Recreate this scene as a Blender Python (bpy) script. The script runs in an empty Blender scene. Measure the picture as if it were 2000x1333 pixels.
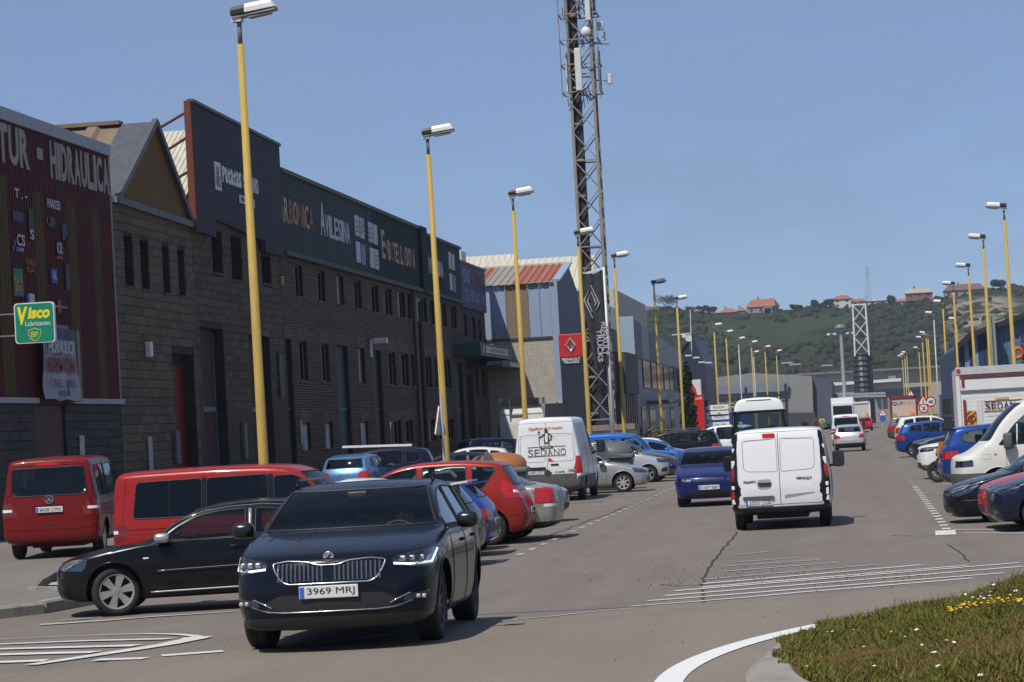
import bpy, bmesh, math, random
import numpy as np
from mathutils import Vector, Matrix
from mathutils.bvhtree import BVHTree
# ------------------------------------------------------------------ scene, camera, light
SC = bpy.context.scene
COL = SC.collection
R = math.radians
RNG = random.Random(7)
TH = math.atan(.1285)                       # the camera looks this much left of the street axis
FOCAL, ROLL, PITCH, HC = 5100.0, R(3.2), math.atan((840-666.5)/5100.0), 2.15
cam = bpy.data.cameras.new('camera'); camo = bpy.data.objects.new('camera', cam); COL.objects.link(camo)
cam.sensor_width = 36.0; cam.lens = 36.0*FOCAL/2000.0; cam.clip_start = .5; cam.clip_end = 6000
def _camera():
 f = Vector((math.cos(TH)*math.cos(PITCH), math.sin(TH)*math.cos(PITCH), math.sin(PITCH)))
 r = Vector((math.sin(TH), -math.cos(TH), 0)); u = r.cross(f)
 c, s = math.cos(ROLL), math.sin(ROLL)
 X = r*c - u*s; Y = r*s + u*c; Z = -f
 m = Matrix(((X.x, Y.x, Z.x, 0), (X.y, Y.y, Z.y, 0), (X.z, Y.z, Z.z, HC), (0, 0, 0, 1)))
 camo.matrix_world = m
_camera(); SC.camera = camo
SUN = Vector((-.50, .235, .84)).normalized()  # towards the sun
world = bpy.data.worlds.new("World"); SC.world = world; world.use_nodes = True
def _sky():
 nt = world.node_tree; nt.nodes.clear()
 out = nt.nodes.new('ShaderNodeOutputWorld'); bg = nt.nodes.new('ShaderNodeBackground')
 sky = nt.nodes.new('ShaderNodeTexSky'); sky.sky_type = 'NISHITA'; sky.sun_disc = False
 sky.sun_elevation = math.asin(SUN.z); sky.sun_rotation = math.atan2(SUN.x, SUN.y)
 sky.altitude = 0; sky.air_density = .6; sky.dust_density = SKY_DUST; sky.ozone_density = 6
 tc = nt.nodes.new('ShaderNodeTexCoord'); mp = nt.nodes.new('ShaderNodeMapping')
 mp.inputs['Scale'].default_value = (2.2, 5.0, 16.0); mp.inputs['Rotation'].default_value = (0, R(12), R(20))
 nz = nt.nodes.new('ShaderNodeTexNoise'); nz.inputs['Scale'].default_value = 2.4; nz.inputs['Detail'].default_value = 6; nz.inputs['Roughness'].default_value = .55
 nz.inputs['Distortion'].default_value = .4
 cr = nt.nodes.new('ShaderNodeValToRGB'); cr.color_ramp.elements[0].position = .40; cr.color_ramp.elements[1].position = .78
 cr.color_ramp.elements[0].color = (.52, .52, .52, 1); cr.color_ramp.elements[1].color = (.80, .80, .80, 1)
 mx = nt.nodes.new('ShaderNodeMixRGB'); mx.inputs[2].default_value = SKY_VEIL
 nt.links.new(tc.outputs['Generated'], mp.inputs[0]); nt.links.new(mp.outputs[0], nz.inputs['Vector'])
 nt.links.new(nz.outputs['Fac'], cr.inputs[0]); nt.links.new(cr.outputs[0], mx.inputs[0])
 nt.links.new(sky.outputs[0], mx.inputs[1]); nt.links.new(mx.outputs[0], bg.inputs['Color'])
 bg.inputs['Strength'].default_value = SKY_STRENGTH
 nt.links.new(bg.outputs[0], out.inputs['Surface'])
EXPO = 0.15
SKY_STRENGTH, SKY_DUST, SKY_VEIL = .11, .3, (2.05, 2.75, 4.15, 1)
_sky()
sun = bpy.data.lights.new('sun', 'SUN'); sun.energy = 4.0; sun.angle = R(.53); sun.color = (1, .95, .87)
suno = bpy.data.objects.new('sun', sun); COL.objects.link(suno); suno.location = SUN*60
suno.rotation_euler = (-SUN).to_track_quat('-Z', 'Y').to_euler()
vs = SC.view_settings; vs.view_transform = 'Standard'; vs.look = 'None'; vs.exposure = EXPO; vs.gamma = 1; vs.use_curve_mapping = False
try:
 SC.cycles.max_bounces = 6; SC.cycles.diffuse_bounces = 3; SC.cycles.glossy_bounces = 3
 SC.cycles.transparent_max_bounces = 14; SC.cycles.transmission_bounces = 2; SC.cycles.volume_bounces = 0
 SC.cycles.caustics_reflective = False; SC.cycles.caustics_refractive = False
 SC.cycles.sample_clamp_indirect = 4.0
except Exception: pass
# ------------------------------------------------------------------ ground height and pixel helpers
def smooth(a, b, v):
 t = min(1, max(0, (v-a)/(b-a))); return t*t*(3-2*t)
def gz(x, y):                                # the roundabout ring lies a little above the street
 return .30*(1-smooth(24.0, 32.0, x))+.16*smooth(11.6, 14.6, y)*smooth(37, 43, x)
def ray(px, py):
 u, v = px-1000, py-666.5; c, s = math.cos(ROLL), math.sin(ROLL)
 a, b = u*c-v*s, u*s+v*c
 d = Vector((a, FOCAL, -b)); cp, sp = math.cos(PITCH), math.sin(PITCH)
 X, Y, Z = d.x, d.y*cp-d.z*sp, d.y*sp+d.z*cp
 return Vector((math.sin(TH)*X+math.cos(TH)*Y, -math.cos(TH)*X+math.sin(TH)*Y, Z))/FOCAL
def on_ground(px, py):
 r = ray(px, py); k = (0-HC)/r.z
 for _ in range(30): k = (gz(r.x*k, r.y*k)-HC)/r.z*.5+k*.5
 return Vector((r.x*k, r.y*k, HC+r.z*k))
def at_x(px, py, x):
 r = ray(px, py); k = x/r.x; return Vector((x, r.y*k, HC+r.z*k))
def at_y(px, py, y):
 r = ray(px, py); k = y/r.y; return Vector((r.x*k, y, HC+r.z*k))
# ------------------------------------------------------------------ tags and objects
def tag(o, label=None, cat=None, group=None, kind=None):
 if label: o['label'] = label
 if cat: o['category'] = cat
 if group: o['group'] = group
 if kind: o['kind'] = kind
 return o
def empty(name, loc=(0, 0, 0), rz=0, label=None, cat=None, group=None):
 o = bpy.data.objects.new(name, None); COL.objects.link(o); o.location = loc; o.rotation_euler = (0, 0, rz)
 o.empty_display_size = .3
 return tag(o, label, cat, group)
def link(name, me, mat=None, parent=None, smooth_=False):
 if mat is not None and not len(me.materials): me.materials.append(mat)
 o = bpy.data.objects.new(name, me); COL.objects.link(o)
 if parent is not None: o.parent = parent
 if smooth_ and len(me.polygons): me.polygons.foreach_set('use_smooth', [True]*len(me.polygons))
 return o
def children(o): return [c for c in COL.objects if c.parent == o]
def copy_tree(o, kids=None):
 if kids is None:
  kids = {}
  for c in COL.objects:
   if c.parent: kids.setdefault(c.parent.name, []).append(c)
 def rec(a, par):
  b = a.copy(); COL.objects.link(b)
  if par is not None:
   b.parent = par; b.matrix_parent_inverse = a.matrix_parent_inverse.copy()
  for k in kids.get(a.name, []): rec(k, b)
  return b
 return rec(o, None)
class MB:
 def __init__(s): s.v = []; s.f = []; s.sm = False
 def add(s, vs_, fs):
  n = len(s.v); s.v += [tuple(p) for p in vs_]; s.f += [tuple(i+n for i in f) for f in fs]; return s
 def box(s, a, b):
  x0, y0, z0 = a; x1, y1, z1 = b
  return s.add([(x0, y0, z0), (x1, y0, z0), (x1, y1, z0), (x0, y1, z0), (x0, y0, z1), (x1, y0, z1), (x1, y1, z1), (x0, y1, z1)],
      [(0, 3, 2, 1), (4, 5, 6, 7), (0, 1, 5, 4), (1, 2, 6, 5), (2, 3, 7, 6), (3, 0, 4, 7)])
 def cbox(s, c, d): return s.box([c[i]-d[i]/2 for i in range(3)], [c[i]+d[i]/2 for i in range(3)])
 def rbox(s, a, b, r=.02):
  x0, y0, z0 = a; x1, y1, z1 = b; r = min(r, (x1-x0)/2.01, (y1-y0)/2.01, (z1-z0)/2.01)
  bm = bmesh.new(); bmesh.ops.create_cube(bm, size=1)
  for v in bm.verts: v.co = Vector(((x0+x1)/2+v.co.x*(x1-x0), (y0+y1)/2+v.co.y*(y1-y0), (z0+z1)/2+v.co.z*(z1-z0)))
  bmesh.ops.bevel(bm, geom=bm.edges[:], offset=r, segments=2, affect='EDGES', profile=.5)
  bm.verts.index_update(); s.add([v.co[:] for v in bm.verts], [[v.index for v in f.verts] for f in bm.faces]); bm.free(); return s
 def beam(s, p, q, w, h=None, up=(0, 0, 1)):
  h = w if h is None else h
  p, q = Vector(p), Vector(q); d = (q-p).normalized(); up = Vector(up)
  if abs(d.dot(up)) > .98: up = Vector((1, 0, 0))
  a = d.cross(up).normalized()*w/2; b = d.cross(a).normalized()*h/2
  return s.add([p-a-b, p+a-b, p+a+b, p-a+b, q-a-b, q+a-b, q+a+b, q-a+b],
      [(3, 2, 1, 0), (4, 5, 6, 7), (0, 1, 5, 4), (1, 2, 6, 5), (2, 3, 7, 6), (3, 0, 4, 7)])
 def tube(s, pts, r, n=8, closed=False, cap=True):
  pts = [Vector(p) for p in pts]; m = len(pts); rs = r if isinstance(r, (list, tuple)) else [r]*m
  base = len(s.v); up0 = None
  for i, p in enumerate(pts):
   if closed: t = (pts[(i+1) % m]-pts[i-1])
   else: t = pts[min(i+1, m-1)]-pts[max(i-1, 0)]
   t = t.normalized() if t.length > 1e-9 else Vector((0, 0, 1))
   if up0 is None:
    up0 = Vector((0, 0, 1)) if abs(t.z) < .9 else Vector((1, 0, 0))
   a = t.cross(up0); a = a.normalized() if a.length > 1e-6 else t.orthogonal().normalized()
   b = a.cross(t); up0 = b
   for k in range(n):
    an = 2*math.pi*k/n; s.v.append(tuple(p+(a*math.cos(an)+b*math.sin(an))*rs[i]))
  for i in range(m if closed else m-1):
   j = (i+1) % m
   for k in range(n):
    l = (k+1) % n; s.f.append((base+i*n+k, base+i*n+l, base+j*n+l, base+j*n+k))
  if cap and not closed:
   s.f.append(tuple(base+k for k in range(n))[::-1]); s.f.append(tuple(base+(m-1)*n+k for k in range(n)))
  return s
 def lathe(s, prof, n=24, axis='z', c=(0, 0, 0)):
  base = len(s.v); m = len(prof)
  for r, h in prof:
   for k in range(n):
    a = 2*math.pi*k/n; p = (r*math.cos(a), r*math.sin(a), h)
    if axis == 'y': p = (p[0], p[2], p[1])
    if axis == 'x': p = (p[2], p[0], p[1])
    s.v.append((p[0]+c[0], p[1]+c[1], p[2]+c[2]))
  for i in range(m-1):
   for k in range(n):
    l = (k+1) % n; s.f.append((base+i*n+k, base+i*n+l, base+(i+1)*n+l, base+(i+1)*n+k))
  return s
 def prism(s, poly, d, fr=None):
  fr = fr or (lambda u, v, w: (u, v, w)); n = len(poly)
  vs_ = [fr(u, v, 0) for u, v in poly]+[fr(u, v, d) for u, v in poly]
  return s.add(vs_, [tuple(range(n))[::-1], tuple(range(n, 2*n))]+[(i, (i+1) % n, n+(i+1) % n, n+i) for i in range(n)])
 def quad(s, a, b, c, d): return s.add([a, b, c, d], [(0, 1, 2, 3)])
 def mesh(s, name='mesh', fix=True):
  me = bpy.data.meshes.new(name); me.from_pydata(s.v, [], s.f)
  if fix:
   bm = bmesh.new(); bm.from_mesh(me); bmesh.ops.recalc_face_normals(bm, faces=bm.faces[:]); bm.to_mesh(me); bm.free()
  me.update(); return me
 def build(s, name, mat, parent=None, smooth_=False, fix=True):
  return link(name, s.mesh(name, fix), mat, parent, smooth_)
def auto_smooth(o, ang=35):
 me = o.data; bm = bmesh.new(); bm.from_mesh(me)
 for f in bm.faces: f.smooth = True
 for e in bm.edges: e.smooth = not (len(e.link_faces) != 2 or e.calc_face_angle(0) > R(ang))
 bm.to_mesh(me); bm.free(); return o
# ------------------------------------------------------------------ materials
class NT:
 def __init__(s, name):
  s.m = bpy.data.materials.new(name); s.m.use_nodes = True; s.t = s.m.node_tree; s.t.nodes.clear()
  s.out = s.n('ShaderNodeOutputMaterial'); s.b = s.n('ShaderNodeBsdfPrincipled'); s.l(s.b.outputs[0], s.out.inputs[0])
 def n(s, kind, **kw):
  x = s.t.nodes.new(kind)
  for k, v in kw.items(): setattr(x, k, v)
  return x
 def l(s, a, b): s.t.links.new(a, b)
 def set(s, **kw):
  for k, v in kw.items():
   i = s.b.inputs[k.replace('_', ' ')]
   i.default_value = (*v, 1) if isinstance(v, (tuple, list)) and len(v) == 3 and i.type == 'RGBA' else v
  return s
 def noise(s, scale=5., detail=4., rough=.55, vec=None, dist=0., obj=True, stretch=None):
  nz = s.n('ShaderNodeTexNoise'); nz.inputs['Scale'].default_value = scale; nz.inputs['Detail'].default_value = detail
  nz.inputs['Roughness'].default_value = rough; nz.inputs['Distortion'].default_value = dist
  if vec is None: vec = s.coord(stretch)
  s.l(vec, nz.inputs['Vector']); return nz.outputs['Fac']
 def coord(s, stretch=None, rot=None, which='Object'):
  tc = s.n('ShaderNodeTexCoord')
  if stretch is None and rot is None: return tc.outputs[which]
  mp = s.n('ShaderNodeMapping')
  if stretch: mp.inputs['Scale'].default_value = stretch
  if rot: mp.inputs['Rotation'].default_value = rot
  s.l(tc.outputs[which], mp.inputs[0]); return mp.outputs[0]
 def ramp(s, fac, *stops):
  cr = s.n('ShaderNodeValToRGB'); e = cr.color_ramp.elements
  while len(e) < len(stops): e.new(.5)
  for i, (p, c) in enumerate(stops):
   e[i].position = p; e[i].color = (*c, 1) if isinstance(c, (tuple, list)) else (c, c, c, 1)
  s.l(fac, cr.inputs[0]); return cr.outputs[0]
 def mix(s, fac, a, b, mode='MIX'):
  mx = s.n('ShaderNodeMixRGB', blend_type=mode)
  for i, v in enumerate((fac, a, b)):
   if hasattr(v, 'is_linked') or hasattr(v, 'links'): s.l(v, mx.inputs[i])
   elif i == 0: mx.inputs[0].default_value = v
   else: mx.inputs[i].default_value = (*v, 1)
  return mx.outputs[0]
 def math(s, op, a, b=None):
  m = s.n('ShaderNodeMath', operation=op)
  for i, v in enumerate((a, b)):
   if v is None: continue
   if hasattr(v, 'links'): s.l(v, m.inputs[i])
   else: m.inputs[i].default_value = v
  return m.outputs[0]
 def bump(s, h, strength=.3, dist=.01):
  b = s.n('ShaderNodeBump'); b.inputs['Strength'].default_value = strength; b.inputs['Distance'].default_value = dist
  s.l(h, b.inputs['Height']); s.l(b.outputs[0], s.b.inputs['Normal'])
 def col(s, c): s.l(c, s.b.inputs['Base Color'])
_MC = {}
def plain(name, c, rough=.6, metal=0., var=.12, scale=3., bump=0., coat=0., spec=.5, stretch=None):
 if name in _MC: return _MC[name]
 t = NT(name); t.set(Roughness=rough, Metallic=metal); t.b.inputs['Specular IOR Level'].default_value = spec
 if coat: t.b.inputs['Coat Weight'].default_value = coat; t.b.inputs['Coat Roughness'].default_value = .04
 if var:
  f = t.noise(scale, 6, .6, stretch=stretch)
  t.col(t.ramp(f, (.3, [max(0, v*(1-var)) for v in c]), (.7, [min(1, v*(1+var)) for v in c])))
  t.l(t.ramp(f, (.3, min(1, rough*1.08)), (.7, rough*.92)), t.b.inputs['Roughness'])
  if bump: t.bump(t.noise(scale*8, 5, stretch=stretch), bump, .01)
 else: t.set(Base_Color=c)
 _MC[name] = t.m; return t.m
def streaked(name, c, c2, amount=.5, rough=.6, metal=0., scale=1.6, run=(4, 4, .35), spec=.12, fine=0.):
 if name in _MC: return _MC[name]
 t = NT(name); t.set(Roughness=rough, Metallic=metal); t.b.inputs['Specular IOR Level'].default_value = spec
 a = t.noise(scale, 7, .62, stretch=run); b = t.noise(.8, 5, .6)
 m = t.math('MULTIPLY', t.ramp(a, (.42, 0.), (.72, 1.)), t.ramp(b, (.3, .25), (.7, 1.)))
 m = t.math('MULTIPLY', m, amount)
 base = t.mix(m, c, c2)
 if fine: base = t.mix(t.ramp(t.noise(38, 4, .7), (.3, fine), (.7, 0.)), base, [v*.45 for v in c])
 t.col(base); _MC[name] = t.m; return t.m
def paint(name, c, rough=.28, metal=0., dirt=.25, coat=.42):
 if name in _MC: return _MC[name]
 t = NT(name); b = t.b
 b.inputs['Roughness'].default_value = rough; b.inputs['Metallic'].default_value = metal; b.inputs['Specular IOR Level'].default_value = .12
 b.inputs['Coat Weight'].default_value = coat; b.inputs['Coat Roughness'].default_value = .03
 tc = t.n('ShaderNodeTexCoord'); sx = t.n('ShaderNodeSeparateXYZ'); t.l(tc.outputs['Object'], sx.inputs[0])
 low = t.ramp(sx.outputs['Z'], (.18, 1.), (.75, .12))
 d = t.math('MULTIPLY', t.math('MULTIPLY', t.ramp(t.noise(4.5, 7, .65, vec=tc.outputs['Object']), (.3, 0.), (.75, 1.)), low), dirt)
 base = t.mix(d, c, (.16, .14, .115))
 geo = t.n('ShaderNodeNewGeometry')
 base = t.mix(geo.outputs['Backfacing'], base, (.018, .018, .02))
 t.col(base)
 t.l(t.math('ADD', t.math('MULTIPLY', d, .6), rough), b.inputs['Roughness'])
 cw = t.math('SUBTRACT', coat, t.math('MULTIPLY', d, .3)); cw2 = t.math('MULTIPLY', cw, t.math('SUBTRACT', 1., geo.outputs['Backfacing']))
 t.l(cw2, b.inputs['Coat Weight']); _MC[name] = t.m; return t.m
def glass(name, tint=(.55, .6, .6), refl=1.):
 if name in _MC: return _MC[name]
 t = NT(name); t.t.nodes.remove(t.b)
 tr = t.n('ShaderNodeBsdfTransparent'); tr.inputs[0].default_value = (*tint, 1)
 gl = t.n('ShaderNodeBsdfGlossy'); gl.inputs['Roughness'].default_value = .015; gl.inputs['Color'].default_value = (.9, .95, 1, 1)
 fr = t.n('ShaderNodeFresnel'); fr.inputs['IOR'].default_value = 1.52
 f2 = t.math('MULTIPLY', fr.outputs[0], 1.5*refl)
 mx = t.n('ShaderNodeMixShader'); t.l(f2, mx.inputs[0]); t.l(tr.outputs[0], mx.inputs[1]); t.l(gl.outputs[0], mx.inputs[2])
 t.l(mx.outputs[0], t.out.inputs[0]); _MC[name] = t.m; return t.m
def text_mesh(body, size=1., bold=0., shear=0., spacing=1., depth=.003, sx=1.):
 cu = bpy.data.curves.new('lettering', 'FONT'); cu.body = body; cu.size = size; cu.offset = bold; cu.shear = shear
 cu.space_character = spacing; cu.extrude = depth; cu.resolution_u = 3
 ob = bpy.data.objects.new('lettering_source', cu)
 me = bpy.data.meshes.new_from_object(ob); bpy.data.objects.remove(ob)
 n = len(me.vertices); co = np.zeros(n*3); me.vertices.foreach_get('co', co); co = co.reshape(-1, 3)
 if n:
  co[:, 0] *= sx
  lo, hi = co.min(0), co.max(0); co[:, :2] -= (lo[:2]+hi[:2])/2; me.vertices.foreach_set('co', co.ravel()); me.update()
  return me, hi[0]-lo[0], hi[1]-lo[1]
 return me, 0, 0
def lettering(body, M4, mat, parent=None, name='lettering', fit=None, **kw):
 me, w, h = text_mesh(body, **kw)
 if fit and w:
  fx = fit[0]/w if fit[0] else fit[1]/h
  fy = fit[1]/h if fit[1] else fx
  me.transform(Matrix.Diagonal((fx, fy, 1, 1)))
 me.transform(M4); me.materials.clear(); return link(name, me, mat, parent)
def frame(o, u, v):
 u = Vector(u).normalized(); v = Vector(v).normalized(); w = u.cross(v)
 return Matrix(((u.x, v.x, w.x, o[0]), (u.y, v.y, w.y, o[1]), (u.z, v.z, w.z, o[2]), (0, 0, 0, 1)))
# ------------------------------------------------------------------ vehicles: one shell lofted from stations, then cut into its parts
def pchip(pts, xs):
 pts = sorted(pts); x = np.array([p[0] for p in pts], float); y = np.array([p[1] for p in pts], float)
 xs = np.clip(np.asarray(xs, float), x[0], x[-1])
 if len(x) == 2: return np.interp(xs, x, y)
 h = np.diff(x); d = np.diff(y)/h; m = np.zeros(len(x))
 for i in range(1, len(x)-1):
  if d[i-1]*d[i] > 0:
   w1, w2 = 2*h[i]+h[i-1], h[i]+2*h[i-1]; m[i] = (w1+w2)/(w1/d[i-1]+w2/d[i])
 m[0], m[-1] = d[0], d[-1]
 k = np.clip(np.searchsorted(x, xs)-1, 0, len(h)-1); t = (xs-x[k])/h[k]
 return (y[k]*(1+2*t)*(1-t)**2+m[k]*h[k]*t*(1-t)**2+y[k+1]*t*t*(3-2*t)+m[k+1]*h[k]*t*t*(t-1))
def round_poly(p, r, n=4):
 if not r: return [tuple(q) for q in p]
 out = []; m = len(p)
 for i in range(m):
  a, b, c = (np.array(p[k % m], float) for k in (i-1, i, i+1))
  u, v = a-b, c-b; lu, lv = np.linalg.norm(u), np.linalg.norm(v); q = min(r, lu*.45, lv*.45)
  s, e = b+u/lu*q, b+v/lv*q
  for k in range(n+1):
   t = k/n; out.append(tuple(s*(1-t)**2+b*2*t*(1-t)+e*t*t))
 return out
def sdist(P, poly):
 A = np.array(poly, float); B = np.roll(A, -1, 0); best = np.full(len(P), 1e9); ins = np.zeros(len(P), bool)
 for a, b in zip(A, B):
  ab = b-a; L2 = ab@ab
  if L2 < 1e-14: continue
  t = np.clip(((P-a)@ab)/L2, 0, 1); d = np.linalg.norm(P-a-t[:, None]*ab, axis=1); best = np.minimum(best, d)
  c = (a[1] > P[:, 1]) != (b[1] > P[:, 1])
  with np.errstate(divide='ignore', invalid='ignore'):
   xi = (b[0]-a[0])*(P[:, 1]-a[1])/(b[1]-a[1])+a[0]
  ins ^= c & (P[:, 0] < xi)
 return np.where(ins, -best, best)
class Shell:
 fine = True
 def __init__(s, V, F): s.V = np.asarray(V, float); s.F = np.asarray(F, int); s.norm()
 def norm(s):
  t = s.V[s.F]; n = np.cross(t[:, 1]-t[:, 0], t[:, 2]-t[:, 0]); N = np.zeros_like(s.V)
  for i in range(3): np.add.at(N, s.F[:, i], n)
  l = np.linalg.norm(N, axis=1); l[l == 0] = 1; s.N = N/l[:, None]
 def bvh(s): return BVHTree.FromPolygons([Vector(v) for v in s.V], [tuple(f) for f in s.F])
 def carve(s, view, poly, lim=None, keep=True, eps=.0015):
  s.refine(view, poly)
  V, N = s.V, s.N
  if view in 'LR':
   P = V[:, [0, 2]]; ok = (V[:, 1] > .02) if view == 'L' else (V[:, 1] < -.02); ok &= (np.abs(N[:, 1]) > .12) if lim is None else True
  elif view == 'F': P = V[:, [1, 2]]; ok = (V[:, 0] > 0) & (N[:, 0] > .14)
  elif view == 'B': P = V[:, [1, 2]]; ok = (V[:, 0] < 0) & (N[:, 0] < -.14)
  else: P = V[:, [0, 1]]; ok = (N[:, 2] > .3)
  if callable(lim): ok &= lim(V)
  A = np.array(poly); bb = (P[:, 0] > A[:, 0].min()-.2) & (P[:, 0] < A[:, 0].max()+.2) & (P[:, 1] > A[:, 1].min()-.2) & (P[:, 1] < A[:, 1].max()+.2)
  idx = np.where(ok & bb)[0]; sd = np.full(len(V), 1.)
  if len(idx) == 0: return None
  sd[idx] = sdist(P[idx], poly); sd[np.abs(sd) < eps] = 0
  sg = np.sign(sd).astype(int); fs = sg[s.F]
  okv = np.zeros(len(V), bool); okv[idx] = True; okf = okv[s.F].all(1)
  inside = okf & (fs <= 0).all(1) & (fs < 0).any(1)
  mixed = okf & (fs > 0).any(1) & (fs < 0).any(1)
  newV = list(s.V); newN = list(s.N); cache = {}
  def cut(i, j):
   k = (min(i, j), max(i, j))
   if k not in cache:
    t = sd[i]/(sd[i]-sd[j]); cache[k] = len(newV); newV.append(V[i]*(1-t)+V[j]*t)
    nn = N[i]*(1-t)+N[j]*t; newN.append(nn/(np.linalg.norm(nn) or 1))
   return cache[k]
  fin, fout = [], []
  for f in s.F[mixed]:
   pin, pout = [], []
   for a in range(3):
    i, j = int(f[a]), int(f[(a+1) % 3])
    if sg[i] <= 0: pin.append(i)
    if sg[i] >= 0: pout.append(i)
    if sg[i]*sg[j] < 0: c = cut(i, j); pin.append(c); pout.append(c)
   for p, dst in ((pin, fin), (pout, fout)):
    for k in range(1, len(p)-1): dst.append((p[0], p[k], p[k+1]))
  part = np.vstack([s.F[inside]]+([np.array(fin)] if fin else [])) if inside.any() or fin else None
  s.F = np.vstack([s.F[~inside & ~mixed]]+([np.array(fout)] if fout else [])); s.V = np.array(newV); s.N = np.array(newN)
  if part is None or not keep: return None
  used, inv = np.unique(part, return_inverse=True)
  sh = Shell.__new__(Shell); sh.V = s.V[used].copy(); sh.F = inv.reshape(-1, 3); sh.N = s.N[used].copy(); return sh
 def refine(s, view, poly):
  ax = [0, 2] if view in 'LR' else ([1, 2] if view in 'FB' else [0, 1]); A = np.array(poly); lo, hi = A.min(0), A.max(0)
  d = min(hi-lo)
  if d > .30 or not s.fine: return
  want = max(.018, min(.05, .55*d))
  for _ in range(3):
   T = s.V[s.F]; C = T[:, :, ax]; near = (C.max(1) > lo-.01).all(1) & (C.min(1) < hi+.01).all(1)
   m = T.mean(1)
   if view == 'L': near &= m[:, 1] > .02
   elif view == 'R': near &= m[:, 1] < -.02
   elif view == 'F': near &= (m[:, 0] > 0)
   elif view == 'B': near &= (m[:, 0] < 0)
   e = np.linalg.norm(T-np.roll(T, -1, 1), axis=2).max(1); sel = np.where(near & (e > want))[0]
   if len(sel) == 0: break
   f = s.F[sel]; n0 = len(s.V); E = np.sort(np.concatenate([f[:, [0, 1]], f[:, [1, 2]], f[:, [2, 0]]]), 1); U, inv = np.unique(E, axis=0, return_inverse=True); inv = inv.ravel()
   Nn = s.N[U[:, 0]]+s.N[U[:, 1]]; l = np.linalg.norm(Nn, axis=1); l[l == 0] = 1
   s.V = np.vstack([s.V, s.V[U].mean(1)]); s.N = np.vstack([s.N, Nn/l[:, None]]); k = len(sel); a, b, c = n0+inv[:k], n0+inv[k:2*k], n0+inv[2*k:]
   new = np.vstack([np.stack([f[:, 0], a, c], 1), np.stack([a, f[:, 1], b], 1), np.stack([c, b, f[:, 2]], 1), np.stack([a, b, c], 1)])
   s.F = np.vstack([np.delete(s.F, sel, 0), new])
 def offset(s, d): s.V = s.V+s.N*d; return s
 def skirt(s, d=.02):
  E = {}
  for f in s.F:
   for a in range(3):
    e = (int(f[a]), int(f[(a+1) % 3])); E[e] = 1
  b = [(i, j) for (i, j) in E if (j, i) not in E]
  if not b: return s
  ids = sorted({i for e in b for i in e}); mp = {i: len(s.V)+k for k, i in enumerate(ids)}
  s.V = np.vstack([s.V, s.V[ids]-s.N[ids]*d]); s.N = np.vstack([s.N, s.N[ids]])
  s.F = np.vstack([s.F, np.array([t for (i, j) in b for t in ((j, i, mp[i]), (j, mp[i], mp[j]))])]); return s
 def build(s, name, mat, parent):
  me = bpy.data.meshes.new(name); used, inv = np.unique(s.F, return_inverse=True)
  V = s.V[used]; F = inv.reshape(-1, 3); n, m = len(V), len(F)
  me.vertices.add(n); me.vertices.foreach_set('co', V.ravel().astype(np.float32))
  me.loops.add(m*3); me.loops.foreach_set('vertex_index', F.ravel().astype(np.int32))
  me.polygons.add(m); me.polygons.foreach_set('loop_start', np.arange(0, m*3, 3, dtype=np.int32))
  me.polygons.foreach_set('use_smooth', np.ones(m, bool)); me.update(calc_edges=True)
  try: me.normals_split_custom_set_from_vertices([tuple(v) for v in s.N[used]])
  except Exception: pass
  return link(name, me, mat, parent)
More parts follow.
